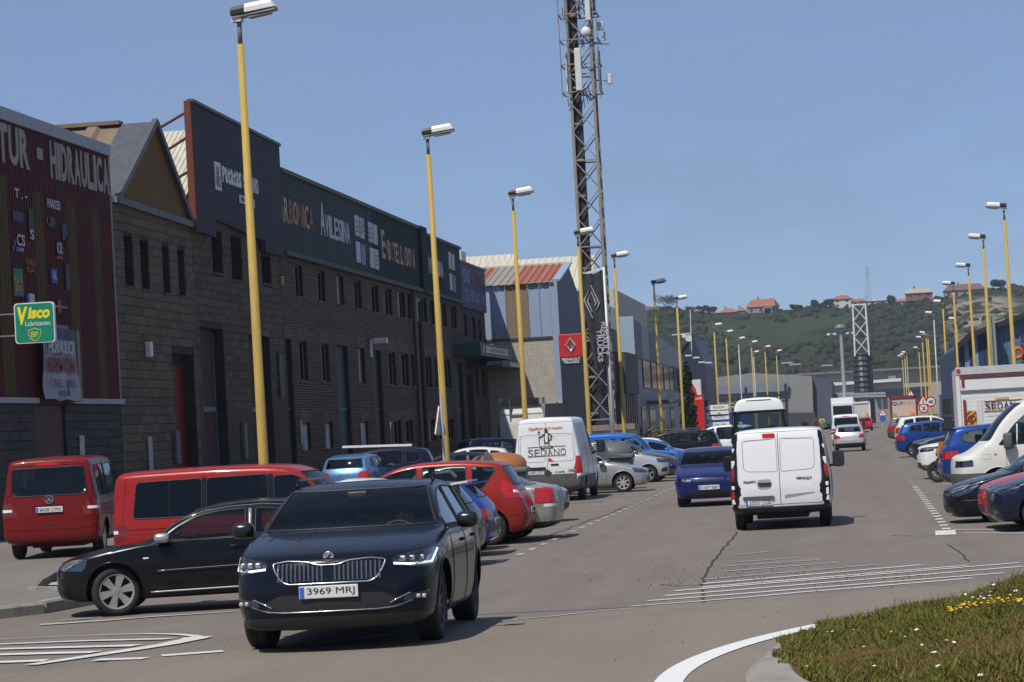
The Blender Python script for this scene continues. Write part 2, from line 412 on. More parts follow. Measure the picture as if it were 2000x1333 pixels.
def loft(sp):
 L = sp['L']; step = sp.get('step', .05)
 ends = [0, .008, .02, .035, .055, .08, .11, .145, .185, .23]
 ts = np.unique(np.round(np.concatenate([ends, np.arange(.27, L-.27, step), [L-e for e in ends]]), 4))
 c = {k: pchip(sp[k], ts) for k in ('zt', 'zb', 'zs', 'w')}
 tum = pchip(sp['tum'], ts) if isinstance(sp['tum'], list) else np.full(len(ts), sp['tum'])
 rr0 = sp.get('rr', .07); bf, br = sp.get('bow', (.2, .12)); xf = sp['wb']/2+sp['fo']; wmax = max(p[1] for p in sp['w'])
 seg = sp.get('seg', (2, 2, 5, 5, 3, 2, 10, 3, 3, 4)); rows = []
 for i, t in enumerate(ts):
  zt, zb, zs, w = c['zt'][i], c['zb'][i], c['zs'][i], c['w'][i]
  zs = min(zs, zt-.012); zb = min(zb, zs-.02); h = zs-zb
  rr = min(rr0, max(.012, (zt-zs)*.55)); ze = max(zs+.006, zt-rr)
  sh = sp.get('sh', .965); we = sh*w-tum[i]*max(0, ze-zs)-min(.02, (ze-zs)*.2)
  P = [(0, zb), (.78*w, zb), (.93*w, zb+.05*h), (.985*w, zb+.3*h), (w, zb+.62*h), (w*.992, zb+.88*h), (w*sh, zs), (we, ze), (we-.55*rr, zt-.32*rr), (we*.62, zt-.1*rr), (0, zt)]
  row = [P[0]]
  for (a, b), k in zip(zip(P, P[1:]), seg):
   for q in range(1, k+1): u = q/k; row.append((a[0]+(b[0]-a[0])*u, a[1]+(b[1]-a[1])*u))
  row = np.array(row)
  for _ in range(sp.get('soft', 2)):
   r2 = row.copy(); r2[1:-1] = .5*row[1:-1]+.25*(row[:-2]+row[2:]); row = r2
  rows.append(row)
 G = np.array(rows); n, m = G.shape[:2]                # G[station, around] = (y, z)
 for _ in range(sp.get('softx', 1)):
  G2 = G.copy(); G2[2:-2] = .5*G[2:-2]+.25*(G[1:-3]+G[3:-1]); G = G2
 V = []
 gf = np.clip(1-ts/(L*.46), 0, 1)**.8; gb = np.clip(1-(L-ts)/(L*.40), 0, 1)**.8
 for side in (1, -1):
  y = G[:, :, 0]*side; yr = (np.abs(G[:, :, 0])/wmax)**2.3
  x = xf-ts[:, None]-bf*yr*gf[:, None]+br*yr*gb[:, None]
  V.append(np.stack([x, y, G[:, :, 1]], -1))
 VL, VR = V; idL = np.arange(n*m).reshape(n, m); idR = idL.copy()
 for j in range(1, m-1): idR[:, j] = n*m+np.arange(n)*(m-2)+j-1
 allV = np.vstack([VL.reshape(-1, 3), VR[:, 1:-1].reshape(-1, 3)]); F = []
 a, b, c_, d = idL[:-1, :-1].ravel(), idL[1:, :-1].ravel(), idL[1:, 1:].ravel(), idL[:-1, 1:].ravel()
 F += [np.stack([a, b, c_], 1), np.stack([a, c_, d], 1)]
 a, b, c_, d = idR[:-1, :-1].ravel(), idR[1:, :-1].ravel(), idR[1:, 1:].ravel(), idR[:-1, 1:].ravel()
 F += [np.stack([a, c_, b], 1), np.stack([a, d, c_], 1)]
 for st, fl in ((0, 1), (n-1, -1)):                     # flat caps at the very tips
  for ids, q in ((idL, 1), (idR, -1)):
   lo, hi = 0, m-1
   while hi-lo > 1:
    f = [(ids[st, lo], ids[st, lo+1], ids[st, hi]), (ids[st, lo+1], ids[st, hi-1], ids[st, hi])] if hi-lo > 2 else [(ids[st, lo], ids[st, lo+1], ids[st, hi])]
    F.append(np.array(f)[:, ::(1 if fl*q > 0 else -1)]); lo += 1; hi -= 1
 F = np.vstack(F); t = allV[F]; ar = np.linalg.norm(np.cross(t[:, 1]-t[:, 0], t[:, 2]-t[:, 0]), axis=1)
 F = F[ar > 1e-10]; t = allV[F]; nx = np.cross(t[:, 1]-t[:, 0], t[:, 2]-t[:, 0])[:, 0]; cx = t[:, :, 0]
 cap = (np.ptp(t[:, :, 0], axis=1) < .004) & ((cx.max(1) > xf-bf-.003) | (cx.min(1) < xf-L+br+.003))
 bad = cap & (nx*np.sign(cx.mean(1)) < 0); F[bad] = F[bad][:, ::-1]
 return Shell(allV, F)
def trace(bvh, view, pts, step=.06, closed=True):
 ps = list(pts)+([pts[0]] if closed else []); out = []
 d, mk = {'L': ((0, -1, 0), lambda a, b: (a, 3, b)), 'R': ((0, 1, 0), lambda a, b: (a, -3, b)), 'F': ((-1, 0, 0), lambda a, b: (9, a, b)),
    'B': ((1, 0, 0), lambda a, b: (-9, a, b)), 'T': ((0, 0, -1), lambda a, b: (a, b, 9))}[view]
 for p, q in zip(ps, ps[1:]):
  l = math.hypot(q[0]-p[0], q[1]-p[1]); k = max(1, int(l/step))
  for i in range(k):
   u = i/k; hit = bvh.ray_cast(Vector(mk(p[0]+(q[0]-p[0])*u, p[1]+(q[1]-p[1])*u)), Vector(d))
   if hit[0] is not None: out.append(hit[0]+hit[1]*.001*(1 if hit[1].dot(Vector(d)) < 0 else -1))
 if not closed:
  hit = bvh.ray_cast(Vector(mk(*ps[-1])), Vector(d))
  if hit[0] is not None: out.append(hit[0])
 return out
def hit_at(bvh, view, a, b):
 r = trace(bvh, view, [(a, b), (a+1e-4, b)], closed=False); return r[0] if r else None
_WH = {}
def wheel_meshes(r, w, style, rim_f=.68):
 key = (r, w, style)
 if key in _WH: return _WH[key]
 rr = r*rim_f; h = w/2
 t = MB(); t.lathe([(rr*.98, -h*.86), (rr+.015, -h*.97), (r*.90, -h), (r*.975, -h*.86), (r, -h*.6), (r, -h*.2), (r*.992, -h*.12), (r*.992, h*.12), (r, h*.2), (r, h*.6), (r*.975, h*.86), (r*.90, h), (rr+.015, h*.97), (rr*.98, h*.86)], 36, 'y')
 tm = t.mesh('wheel')
 m = MB(); y = h*.80                                   # outer face towards +y
 m.lathe([(rr*1.0, h*.9), (rr*.93, h*.86), (rr*.90, h*.55), (rr*.88, -h*.7)], 32, 'y')
 n = {'six': 6, 'five': 5, 'star': 5, 'multi': 10, 'cap': 7, 'steel': 8}[style]
 hub = rr*.26
 m.lathe([(0.001, y*1.02), (hub*.45, y*1.02), (hub, y*.96), (hub*1.05, y*.6)], 20, 'y')
 for k in range(n):
  a = 2*math.pi*(k+.25)/n; wd = {'six': .30, 'five': .26, 'star': .34, 'multi': .12, 'cap': .26, 'steel': .18}[style]
  ca, sa = math.cos(a), math.sin(a)
  def pt(rad, off, yy): return (rad*ca-off*sa, yy, rad*sa+off*ca)
  w0, w1 = hub*.55 if style != 'multi' else hub*.3, rr*wd*.5*(1.25 if style in ('six', 'star') else 1)
  w1b = w1*(1.35 if style == 'six' else 1)
  q = [pt(hub*.8, -w0, y*.97), pt(hub*.8, w0, y*.97), pt(rr*.6, w1, y*.96), pt(rr*.93, w1b, y*1.02), pt(rr*.93, -w1b, y*1.02), pt(rr*.6, -w1, y*.96)]
  q2 = [(p[0], p[1]-.03, p[2]) for p in q]
  m.add(q+q2, [(0, 1, 2, 5), (5, 2, 3, 4), (6, 11, 8, 7), (11, 10, 9, 8)]+[(i, (i+1) % 6, 6+(i+1) % 6, 6+i) for i in range(6)])
 rm = m.mesh('rim')
 b = MB(); b.lathe([(0.001, -h*.1), (rr*.62, -h*.1), (rr*.62, h*.1), (0.001, h*.1)], 24, 'y'); b.lathe([(rr*.88, -h*.72), (.001, -h*.72)], 24, 'y')
 bm_ = b.mesh('brake_disc')
 _WH[key] = (tm, rm, bm_); return _WH[key]
GEN = {}
def M_(k): return GEN[k] if isinstance(k, str) else k
def setup_generic():
 GEN.update(
  rubber=plain('tyre_rubber', (.017, .016, .015), .85, var=.35, scale=14), alloy=plain('alloy_rim', (.55, .55, .56), .32, .85, var=.1),
  steel=plain('dark_rim', (.06, .06, .065), .5, .4), cover=plain('silver_wheel_cover', (.42, .43, .44), .4, .3),
  black=plain('black_trim', (.016, .016, .017), .5, var=.2, scale=9), gloss=plain('gloss_black', (.008, .008, .009), .12, var=0), gap=plain('panel_gap', (.004, .004, .004), .9, var=0),
  chrome=plain('chrome', (.72, .73, .75), .12, 1., var=.05), grey=plain('grey_bumper_plastic', (.085, .085, .088), .6, var=.2, scale=6),
  glass=glass('clear_window_glass', (.42, .48, .47), .7), dark_glass=glass('tinted_window_glass', (.10, .115, .115), .6), screen=glass('windscreen_glass', (.74, .79, .80), .42),
  lens=glass('headlamp_lens', (.80, .82, .84), 1.3), reflector=plain('headlamp_reflector', (.42, .42, .41), .4, .4, var=.4, scale=16), lampblack=plain('headlamp_bezel', (.04, .04, .045), .3, var=.4, scale=20),
  red=plain('red_lamp_lens', (.42, .012, .012), .12, var=.35, scale=18, coat=.6), dred=plain('deep_red_lens', (.16, .006, .006), .12, var=.35, scale=18, coat=.6), amber=plain('amber_lamp_lens', (.75, .22, .02), .15, var=.2, coat=.5), clear=plain('white_lamp_lens', (.75, .75, .74), .15, var=.2, scale=20, coat=.5),
  plate=plain('number_plate_white', (.62, .62, .60), .4, var=.06), blue=plain('plate_blue', (.03, .12, .5), .4, var=0), ink=plain('black_lettering', (.012, .012, .012), .5, var=0),
  seat=plain('dark_seat_cloth', (.055, .055, .06), .9, var=.3, scale=8), seat2=plain('grey_seat_cloth', (.10, .10, .11), .9, var=.3, scale=8), disc=plain('brake_disc_iron', (.09, .08, .075), .5, .6),
  mirror=plain('mirror_face', (.10, .11, .12), .1, 1., var=0), dimlens=plain('dark_chrome_bowl', (.16, .165, .175), .25, .8, var=.4, scale=14),
  white=plain('white_vinyl', (.75, .75, .75), .4, var=.04))
def plate_part(root, text, c, right, up, size=(.52, .11), old=False, sub=True):
 M4 = frame(c, right, up); w, h = size
 m = MB(); m.rbox((-w/2, -h/2, -.008), (w/2, h/2, .004), .006); me = m.mesh('number_plate'); me.transform(M4); p = link('number_plate', me, M_('plate'), root)
 if sub:
  b = MB(); b.box((-w/2+.006, -h/2+.006, .0035), (-w/2+.046, h/2-.006, .0062)); me = b.mesh('blue_band'); me.transform(M4); link('blue_band', me, M_('blue'), p)
  lettering(text, M4 @ Matrix.Translation((.022, 0, .0055)), M_('ink'), p, fit=(w*.80, h*.66), size=1, bold=0, depth=.0012)
 return p
def make_car(name, sp, loc=(0, 0, 0), head=0., label='', cat='car', group=None, scale=1.):
 root = empty(name, loc, head, label, cat, group); root.scale = (scale,)*3
 sh = loft(sp); bvh = sh.bvh(); full = sp.get('full', True); sh.fine = full
 xf = sp['wb']/2+sp['fo']; X = lambda t: xf-t
 body = sp['paint']; r, tw = sp['r'], sp.get('tw', .21); axles = [sp['wb']/2, -sp['wb']/2]
 wy = sp.get('track', max(p[1] for p in sp['w'])-.055-tw/2)
 ra = sp.get('arch', r+.055)
 for ax in axles:
  for vw in 'LR':
   circ = [(ax+ra*math.cos(a), r+.01+ra*math.sin(a)) for a in np.linspace(-.35, math.pi+.35, 30)]+[(ax-ra*.9, -.1), (ax+ra*.9, -.1)]
   sh.carve(vw, circ, lim=lambda V: np.abs(V[:, 1]) > .3, keep=False)
   if full:
    arc = [(ax+(ra+.006)*math.cos(a), r+.01+(ra+.006)*math.sin(a)) for a in np.linspace(-.25, math.pi+.25, 26)]
    pts = trace(bvh, vw, arc, .09, False)
    if len(pts) > 4:
     lip = MB().tube(pts, sp.get('lip', .010), 6); lip.build('wheel_arch', M_('black') if sp.get('lipm') else body, root, True)
 liner = MB()
 for ax in axles:
  for sgn in (1, -1):
   y0, y1 = sorted((sgn*(wy-.26), sgn*(wy+.02)))
   n = 14; ang = [math.pi*k/n for k in range(n+1)]
   vs_ = [(ax+ra*math.cos(a), yy, r+.01+ra*math.sin(a)) for yy in (y0, y1) for a in ang]
   liner.add(vs_, [(k, k+1, n+2+k, n+1+k) for k in range(n)])
   yi = y0 if sgn > 0 else y1
   liner.add([(ax+ra*math.cos(a), yi, r+.01+ra*math.sin(a)) for a in ang], [tuple(range(n+1))])
 liner.box((-sp['wb']/2-.2, -.5, .19), (sp['wb']/2+.2, .5, .30))
 liner.build('wheel_housing', M_('black'), root, fix=False)
 tm, rm, dm = wheel_meshes(r, tw, sp.get('rim', 'five'), sp.get('rim_f', .68))
 rimm = M_(sp.get('rimm', 'alloy'))
 for i, ax in enumerate(axles):
  for sgn in (1, -1):
   w = link('wheel', tm, M_('rubber'), root, True); w.location = (ax, sgn*wy, r)
   st = sp.get('steer', 0) if i == 0 else 0
   w.rotation_euler = (0, RNG.uniform(0, 3), (0 if sgn > 0 else math.pi)+st)
   if full:
    link('rim', rm, rimm, w, False); link('brake_disc', dm, M_('disc'), w, True)
   else: link('rim', rm, rimm, w, False)
 for it in sp['cut']:
  nm, vw, poly, mt = it[:4]; op = it[4] if len(it) > 4 else {}
  views = 'LR' if vw == 'S' else vw
  for v in views:
   polys = [poly]
   if v in 'LR': P = [(X(t), z) for t, z in poly]
   else: P = list(poly)
   both = [P, [(-a, b) for a, b in P][::-1]] if op.get('mirror') and v in 'FB' else [P]
   for Q in both:
    Q = round_poly(Q, op.get('rad', .03)); piece = sh.carve(v, Q, op.get('lim'))
    if piece is None: continue
    if op.get('under'):                        # lens over a darker reflector bowl
     u = Shell.__new__(Shell); u.V = piece.V-piece.N*.03; u.N = piece.N.copy(); u.F = piece.F.copy(); sub = u
    else: sub = None
    piece.offset(op.get('out', 0.))
    if op.get('skirt', .02) and op.get('out', 0) != 0: piece.skirt(abs(op['out'])+.012)
    part = piece.build(nm, M_(mt) if isinstance(mt, str) else mt, root)
    if sub is not None: sub.skirt(-.03); sub.build('reflector', M_(op['under']), part)
    if op.get('seal') and full:
     pts = trace(bvh, v, Q, .05)
     if len(pts) > 5: MB().tube(pts, op['seal'], 5, True).build(op.get('sealname', 'window_seal'), M_(op.get('sealm', 'black')), part, True)
 gaps = MB()
 for it in sp.get('gaps', []):
  vw, pts = it[0], it[1]; rad = it[2] if len(it) > 2 else .0045
  for v in ('LR' if vw == 'S' else vw):
   P = [(X(t), z) for t, z in pts] if v in 'LR' else pts
   if len(it) > 3: P = round_poly(P, it[3])
   for Q in ([P, [(-a, b) for a, b in P]] if v in 'FB' and len(it) > 4 else [P]):
    q = trace(bvh, v, Q, .07, len(it) > 3)
    if len(q) > 1: gaps.tube(q, rad, 4, len(it) > 3)
 if gaps.v and full: gaps.build('panel_gap', M_('gap'), root)
 for it in sp.get('strips', []):                        # mouldings, rails: name, view, points, radius, material
  nm, vw, pts, rad, mt = it
  for v in ('LR' if vw == 'S' else vw):
   P = [(X(t), z) for t, z in pts] if v in 'LR' else pts
   q = trace(bvh, v, P, .09, False)
   if len(q) > 1: MB().tube(q, rad, 6).build(nm, M_(mt) if isinstance(mt, str) else mt, root, True)
 sh.build('body', body, root)
 if sp.get('cabin', True):
  zf = sp.get('floor', .28); tc = sp['tcab']; ws = max(p[1] for p in sp['w'])
  cab = MB(); cab.rbox((X(tc[0])-.45, -ws*.80, zf+.3), (X(tc[0]), ws*.80, sp['zdash']), .08)
  cab.build('dashboard', M_('seat'), root, True)
  for row, tx in enumerate(sp.get('seats', [tc[0]+1.05, tc[0]+1.95])):
   zq = min(sp['zseat'], float(pchip(sp['zt'], [tx+.45])[0])-.30)
   for sy in ((.37, -.37) if row == 0 or sp.get('split') else (0,)):
    s = MB(); hw = .25 if sy else ws*.68
    s.rbox((X(tx)-.05, sy-hw, zf+.05), (X(tx)+.48, sy+hw, zf+.32), .06)
    b = [(X(tx)+.02, zf+.25), (X(tx)-.12, zf+.27), (X(tx)-.30, zq), (X(tx)-.20, zq+.01)]
    s.prism(b, 2*hw, lambda u, v, w, sy=sy, hw=hw: (u, sy-hw+w, v))
    for hy in ((sy,) if sy else (-.4, .4)): s.rbox((X(tx)-.33, hy-.13, zq-.01), (X(tx)-.22, hy+.13, zq+.19), .045)
    s.build('seat', M_(sp.get('seatm', 'seat')), root, True)
  if full:
   st = MB(); a = [(0, .18*math.cos(k*math.pi/9), .18*math.sin(k*math.pi/9)) for k in range(18)]
   cc = Vector((X(tc[0])-.58, .37, sp['zdash']-.06)); rot = Matrix.Rotation(R(-25), 3, 'Y')
   st.tube([cc+rot @ Vector(p) for p in a], .014, 6, True); st.tube([cc+rot @ Vector((0, -.17, 0)), cc+rot @ Vector((0, .17, 0))], .02, 5)
   st.build('steering_wheel', M_('black'), root, True)
 if sp.get('mirror'):
  t, y, z, mw, mh = sp['mirror'][:5]; mm = M_(sp.get('mirrorm', body))
  for sgn in (1, -1):
   m = MB(); x = X(t); m.rbox((x-.09, min(sgn*y, sgn*(y+mw)), z), (x+.11, max(sgn*y, sgn*(y+mw)), z+mh), min(.055, mh*.36))
   o = m.build('door_mirror', mm, root, True)
   s = MB(); s.beam((x+.03, sgn*(y-.14), z+.02), (x+.01, sgn*(y+.05), z+.04), .06, .05); s.build('mirror_arm', M_('black'), o)
   g = MB(); g.box((x-.096, min(sgn*(y+.02), sgn*(y+mw-.02)), z+.02), (x-.088, max(sgn*(y+.02), sgn*(y+mw-.02)), z+mh-.02)); g.build('mirror_glass', M_('mirror'), o)
 for (t, z) in sp.get('handles', []):
  for v, sgn in (('L', 1), ('R', -1)):
   h = hit_at(bvh, v, X(t), z)
   if h is None: continue
   m = MB(); y0, y1 = sorted((h.y-sgn*.005, h.y+sgn*.03)); m.rbox((h.x-.095, y0, h.z-.017), (h.x+.095, y1, h.z+.017), .012)
   m.build('door_handle', M_(sp.get('handlem', body)), root, True)
 for (txt, vw, y, z, size) in sp.get('plates', []):
  h = hit_at(bvh, vw, y, z)
  if h is None: continue
  dx = .012 if vw == 'F' else -.012
  plate_part(root, txt, (h.x+dx, y, z), (0, 1, 0) if vw == 'F' else (0, -1, 0), (sp.get('ptilt', 0), 0, 1), size, sub=full)
 sp['_bvh'] = bvh; sp['_X'] = X
 return root
# ------------------------------------------------------------------ vehicle kinds
def std_w(W, L, nose=.66, tail=.70, van=False):
 h = W/2
 if van: return [(0, .60*h), (.008, .80*h), (.03, .90*h), (.08, .945*h), (.25, .97*h), (.8, .995*h), (1.4, h), (L-.5, h), (L-.12, .985*h), (L-.05, .965*h), (L-.02, .93*h), (L-.008, .84*h), (L, .6*h)]
 return [(0, nose*h), (.02, (nose+.12)*h), (.08, .88*h), (.25, .945*h), (.6, .985*h), (1.2, h), (L*.68, h), (L-.6, .97*h), (L-.2, .915*h), (L-.06, .86*h), (L-.015, (tail+.08)*h), (L, tail*h)]
def std_zb(L, low=.19, nose=.42, tail=.46):
 return [(0, nose), (.01, nose-.06), (.04, nose-.14), (.10, low+.03), (.3, low), (L-.45, low+.01), (L-.15, low+.06), (L-.04, low+.13), (L-.01, tail-.06), (L, tail)]
def spec(L, W, H, wb, fo, r, zt, belt, tc, tr, tb, wins, **k):
 sp = dict(L=L, W=W, H=H, wb=wb, fo=fo, r=r, zt=zt, zs=belt, tum=.36, rr=.07, tcab=(tc+.05, tb[1]), bow=(.20, .10))
 sp['w'] = k.pop('w', None) or std_w(W, L, van=k.get('van', False)); sp['zb'] = k.pop('zb', None) or std_zb(L)
 for n in ('tum', 'rr', 'bow', 'sh', 'seg', 'soft', 'step'):
  if n in k: sp[n] = k.pop(n)
 f = lambda key, t: float(pchip(sp[key], [t])[0])
 sp['zdash'] = k.pop('zdash', f('zs', tc+.3)+.02); sp['zseat'] = k.pop('zseat', f('zs', tc+.9)+.12)
 tm = lambda t: sp['tum'] if not isinstance(sp['tum'], list) else float(pchip(sp['tum'], [t])[0])
 def edge(t):
  zt_, zs_ = f('zt', t), f('zs', t); rr = min(sp['rr'], max(.012, (zt_-zs_)*.55)); ze = max(zs_+.006, zt_-rr)
  return sp.get('sh', .965)*f('w', t)-tm(t)*max(0, ze-zs_)-min(.02, (ze-zs_)*.2), ze
 cuts = []
 n = 7; a = [(edge(t)[0]-k.get('apil', .075), f('zt', t)-.012) for t in np.linspace(tc+.07, tr-.05, n)]
 g = k.pop('glasses', ('screen', 'glass', 'glass')); sl = k.get('seal', .011)
 cuts.append(('windscreen', 'F', [(-y, z) for y, z in a]+a[::-1], g[0], dict(rad=.05, seal=sl)))
 if tb[0] is not None and not k.get('norear'):
  ins = k.get('cpil', .11); a = [(edge(t)[0]-ins, f('zt', t)-.01) for t in np.linspace(tb[0]+.05, tb[1]-.03, n)]
  if k.get('rearpoly'): a2 = k['rearpoly']; cuts.append(('rear_window', 'B', a2, g[2], dict(rad=.06, seal=sl)))
  else: cuts.append(('rear_window', 'B', a+[(-y, z) for y, z in a[::-1]], g[2], dict(rad=.06, seal=sl)))
 wb_, wt_ = k.pop('winz', (.035, .02))
 for i, wdw in enumerate(wins):
  if len(wdw) > 2: poly = wdw
  else:
   t0, t1 = wdw; ts = np.linspace(t0, t1, 9)
   up = [(t, f('zt', t)-sp['rr']-wt_) for t in ts]; dn = [(t, f('zs', t)+wb_) for t in ts]
   up = [(t, max(z, f('zs', t)+wb_+.015)) for t, z in up]
   poly = dn+up[::-1]
  cuts.append(('side_window', 'S', poly, g[1] if i < k.get('darkfrom', 99) else 'dark_glass', dict(rad=k.get('winrad', .035), seal=sl, sealm=k.get('sealm', 'black'))))
 sp['cut'] = cuts+k.pop('cut', [])
 sill = f('zb', L*.5)+.10; gp = []
 for t in k.pop('doors', []):
  gp.append(('S', [(t, sill), (t-.01, f('zs', t)-.15), (t, f('zs', t)+.01)]))
 if gp: gp.append(('S', [(fo+r+.12, sill-.005), (fo+wb-r-.12, sill-.005)]))
 sp['gaps'] = gp+k.pop('gaps', []); sp['strips'] = k.pop('strips', [])
 sp.update(k); return sp
def grown(sp, **k):
 s = dict(sp); s['cut'] = list(sp['cut']); s.update(k); return s
def type_estate_dark(col):      # large estate facing the camera
 L, W = 4.86, 1.864
 zt = [(0, .57), (.012, .68), (.04, .77), (.09, .825), (.2, .865), (.6, .945), (1.05, 1.005), (1.28, 1.03), (1.7, 1.235), (2.15, 1.405), (2.5, 1.455), (3.0, 1.468), (3.9, 1.445), (4.35, 1.39), (4.55, 1.24), (4.74, 1.02), (4.81, .93), (4.86, .70)]
 belt = [(0, .55), (.05, .70), (.2, .785), (.6, .86), (1.28, .94), (2.5, .955), (4.2, .99), (4.6, .96), (4.86, .62)]
 grille = [(-.50, .772), (-.36, .79), (-.17, .775), (-.09, .745), (.09, .745), (.17, .775), (.36, .79), (.50, .772), (.475, .70), (.42, .615), (.36, .588), (-.36, .588), (-.42, .615), (-.475, .70)]
 sp = spec(L, W, 1.47, 2.84, .93, .34, zt, belt, 1.28, 2.15, (4.35, 4.76), [(1.62, 2.62), (2.72, 3.55), (3.65, 4.25)], paint=col, tum=[(0, .40), (2.2, .44), (4.86, .56)], bow=(.24, .12), step=.045,
  zb=[(0, .40), (.01, .33), (.04, .23), (.10, .19), (.3, .18), (L-.45, .2), (L-.15, .25), (L-.04, .32), (L, .46)], doors=[1.55, 2.67, 3.6],
  cut=[('grille', 'F', grille, 'gloss', dict(rad=.03, out=-.006, seal=.010, sealm='dchrome', sealname='grille_frame')),
    ('headlight', 'F', [(.545, .775), (.60, .80), (.78, .83), (.885, .845), (.905, .81), (.88, .70), (.80, .682), (.56, .725)], 'lens', dict(rad=.02, mirror=True, out=.004, under='dimlens')),
    ('lower_grille', 'F', [(-.60, .43), (-.45, .50), (.45, .50), (.60, .43), (.56, .335), (-.56, .335)], 'black', dict(rad=.03, out=-.004)),
    ('fog_light', 'F', [(.62, .405), (.67, .455), (.84, .475), (.845, .435), (.66, .395)], 'lampblack', dict(rad=.015, mirror=True, out=.003)),
    ('lower_bumper', 'F', [(-.80, .30), (.80, .30), (.80, .10), (-.80, .10)], 'black', dict(rad=.02, out=.004)),
    ('taillight', 'B', [(.45, .90), (.86, .93), (.86, .80), (.50, .78)], 'red', dict(rad=.02, mirror=True, out=.004))],
  gaps=[('F', [(-.55, .80), (-.40, .815), (-.16, .80), (0, .775), (.16, .80), (.40, .815), (.55, .80)], .004), ('F', [(.90, .85), (.62, .815), (.55, .79)], .004, ), ('F', [(-.90, .85), (-.62, .815), (-.55, .79)], .004),
    ('T', [(.75, .55), (1.55, .66)], .003), ('T', [(.75, -.55), (1.55, -.66)], .003), ('T', [(.8, .28), (1.75, .36)], .002), ('T', [(.8, -.28), (1.75, -.36)], .002)],
  strips=[('bumper_moulding', 'F', [(-.86, .425), (-.70, .40), (-.56, .355), (-.42, .345), (.42, .345), (.56, .355), (.70, .40), (.86, .425)], .007, 'dchrome'),
    ('bumper_moulding', 'F', [(-.84, .475), (-.68, .465), (-.58, .42), (-.52, .39)], .007, 'chrome'), ('bumper_moulding', 'F', [(.84, .475), (.68, .465), (.58, .42), (.52, .39)], .007, 'chrome'),
    ('daytime_lamp', 'F', [(.565, .728), (.70, .715), (.862, .722), (.885, .825)], .011, GEN['day']), ('daytime_lamp', 'F', [(-.565, .728), (-.70, .715), (-.862, .722), (-.885, .825)], .011, GEN['day']),
    ('window_trim', 'S', [(1.6, .985), (2.6, .992), (4.25, 1.03)], .008, 'chrome')],
  mirror=(1.72, .96, .98, .20, .15), mirrorm=plain('mirror_black', (.012, .012, .014), .25, var=0), handles=[(2.45, .86), (3.4, .88)], rim='multi', rimm='steel', plates=[('3969 MRJ', 'F', 0, .515, (.52, .11))], tcab=(1.33, 4.5), tw=.225, steer=R(-2), arch=.385)
 return sp
def type_hatch3_black(col):     # compact three-door facing left
 L, W = 4.15, 1.735
 zt = [(0, .52), (.012, .60), (.04, .66), (.10, .715), (.25, .775), (.6, .855), (1.0, .915), (1.22, .945), (1.6, 1.17), (1.98, 1.335), (2.3, 1.395), (2.65, 1.418), (3.1, 1.405), (3.5, 1.345), (3.75, 1.18), (3.95, 1.0), (4.05, .93), (4.12, .85), (4.15, .66)]
 belt = [(0, .50), (.06, .63), (.25, .73), (.6, .80), (1.22, .885), (2.3, .915), (3.3, .955), (3.8, .95), (4.1, .85), (4.15, .6)]
 front = [(1.40, .925), (2.56, .957), (2.585, 1.31), (2.25, 1.295), (1.98, 1.245), (1.70, 1.12)]
 rear = [(2.70, .962), (3.20, .985), (3.36, 1.06), (3.30, 1.17), (3.15, 1.275), (2.72, 1.312)]
 return spec(L, W, 1.42, 2.51, .83, .318, zt, belt, 1.22, 1.98, (3.5, 3.95), [front, rear], paint=col, tum=.40, doors=[], step=.042, winrad=.03, seal=.011,
  zb=std_zb(L, .185, .40, .42),
  cut=[('headlight', 'S', [(.13, .62), (.16, .71), (.24, .742), (.50, .755), (.46, .66), (.42, .605)], 'lens', dict(rad=.02, out=.004, under='reflector')),
    ('headlight', 'F', [(.42, .64), (.44, .74), (.80, .76), (.80, .62)], 'lens', dict(rad=.02, mirror=True, out=.004, under='reflector')),
    ('grille', 'F', [(-.33, .70), (.33, .70), (.30, .58), (-.30, .58)], 'black', dict(rad=.02, seal=.01, sealm='chrome')),
    ('indicator', 'S', [(1.22, .725), (1.22, .745), (1.30, .745), (1.30, .725)], 'clear', dict(rad=.01, out=.006)),
    ('lower_grille', 'S', [(.06, .30), (.05, .42), (.16, .42), (.16, .30)], 'black', dict(rad=.02, out=.003)),
    ('lower_grille', 'F', [(-.4, .30), (-.4, .42), (.4, .42), (.4, .30)], 'black', dict(rad=.02, out=.003)),
    ('door', 'S', [(1.33, .33), (1.325, .62), (1.36, .912), (2.66, .948), (2.665, .50), (2.60, .31), (1.40, .29)], col, dict(rad=.05, seal=.0035, sealm='gap')),
    ('taillight', 'S', [(3.95, .78), (3.9, .95), (4.09, .9), (4.13, .78)], 'red', dict(rad=.02, out=.003))],
  gaps=[('S', [(.52, .755), (.90, .855), (1.30, .915)], .004), ('S', [(.09, .53), (.35, .56), (.46, .60)], .004), ('S', [(.5, .755), (.44, .61), (.46, .5)], .004)],
  strips=[('side_moulding', 'S', [(1.36, .545), (2.6, .565)], .016, col), ('side_moulding', 'S', [(1.40, .566), (2.58, .586)], .006, 'chrome'), ('window_trim', 'S', [(1.34, .925), (2.58, .948), (3.3, .98)], .006, 'chrome'),
    ('sill_trim', 'S', [(1.3, .285), (2.8, .30)], .012, GEN['sill']), ('roof_strip', 'S', [(1.5, 1.10), (1.75, 1.21), (2.02, 1.30), (2.35, 1.345), (2.8, 1.36), (3.2, 1.325)], .006, 'chrome'), ('pillar_trim', 'S', [(2.632, .98), (2.645, 1.30)], .028, GEN['pillar'])],
  mirror=(1.50, .86, .925, .16, .125), mirrorm=GEN['sill'], handles=[(2.46, .83)], rim='six', rimm=plain('six_spoke_rim', (.40, .38, .35), .45, .5, var=.2), tcab=(1.27, 3.6), tw=.225, steer=R(14), plates=[], seats=[2.35, 3.1], split=False, rim_f=.73)
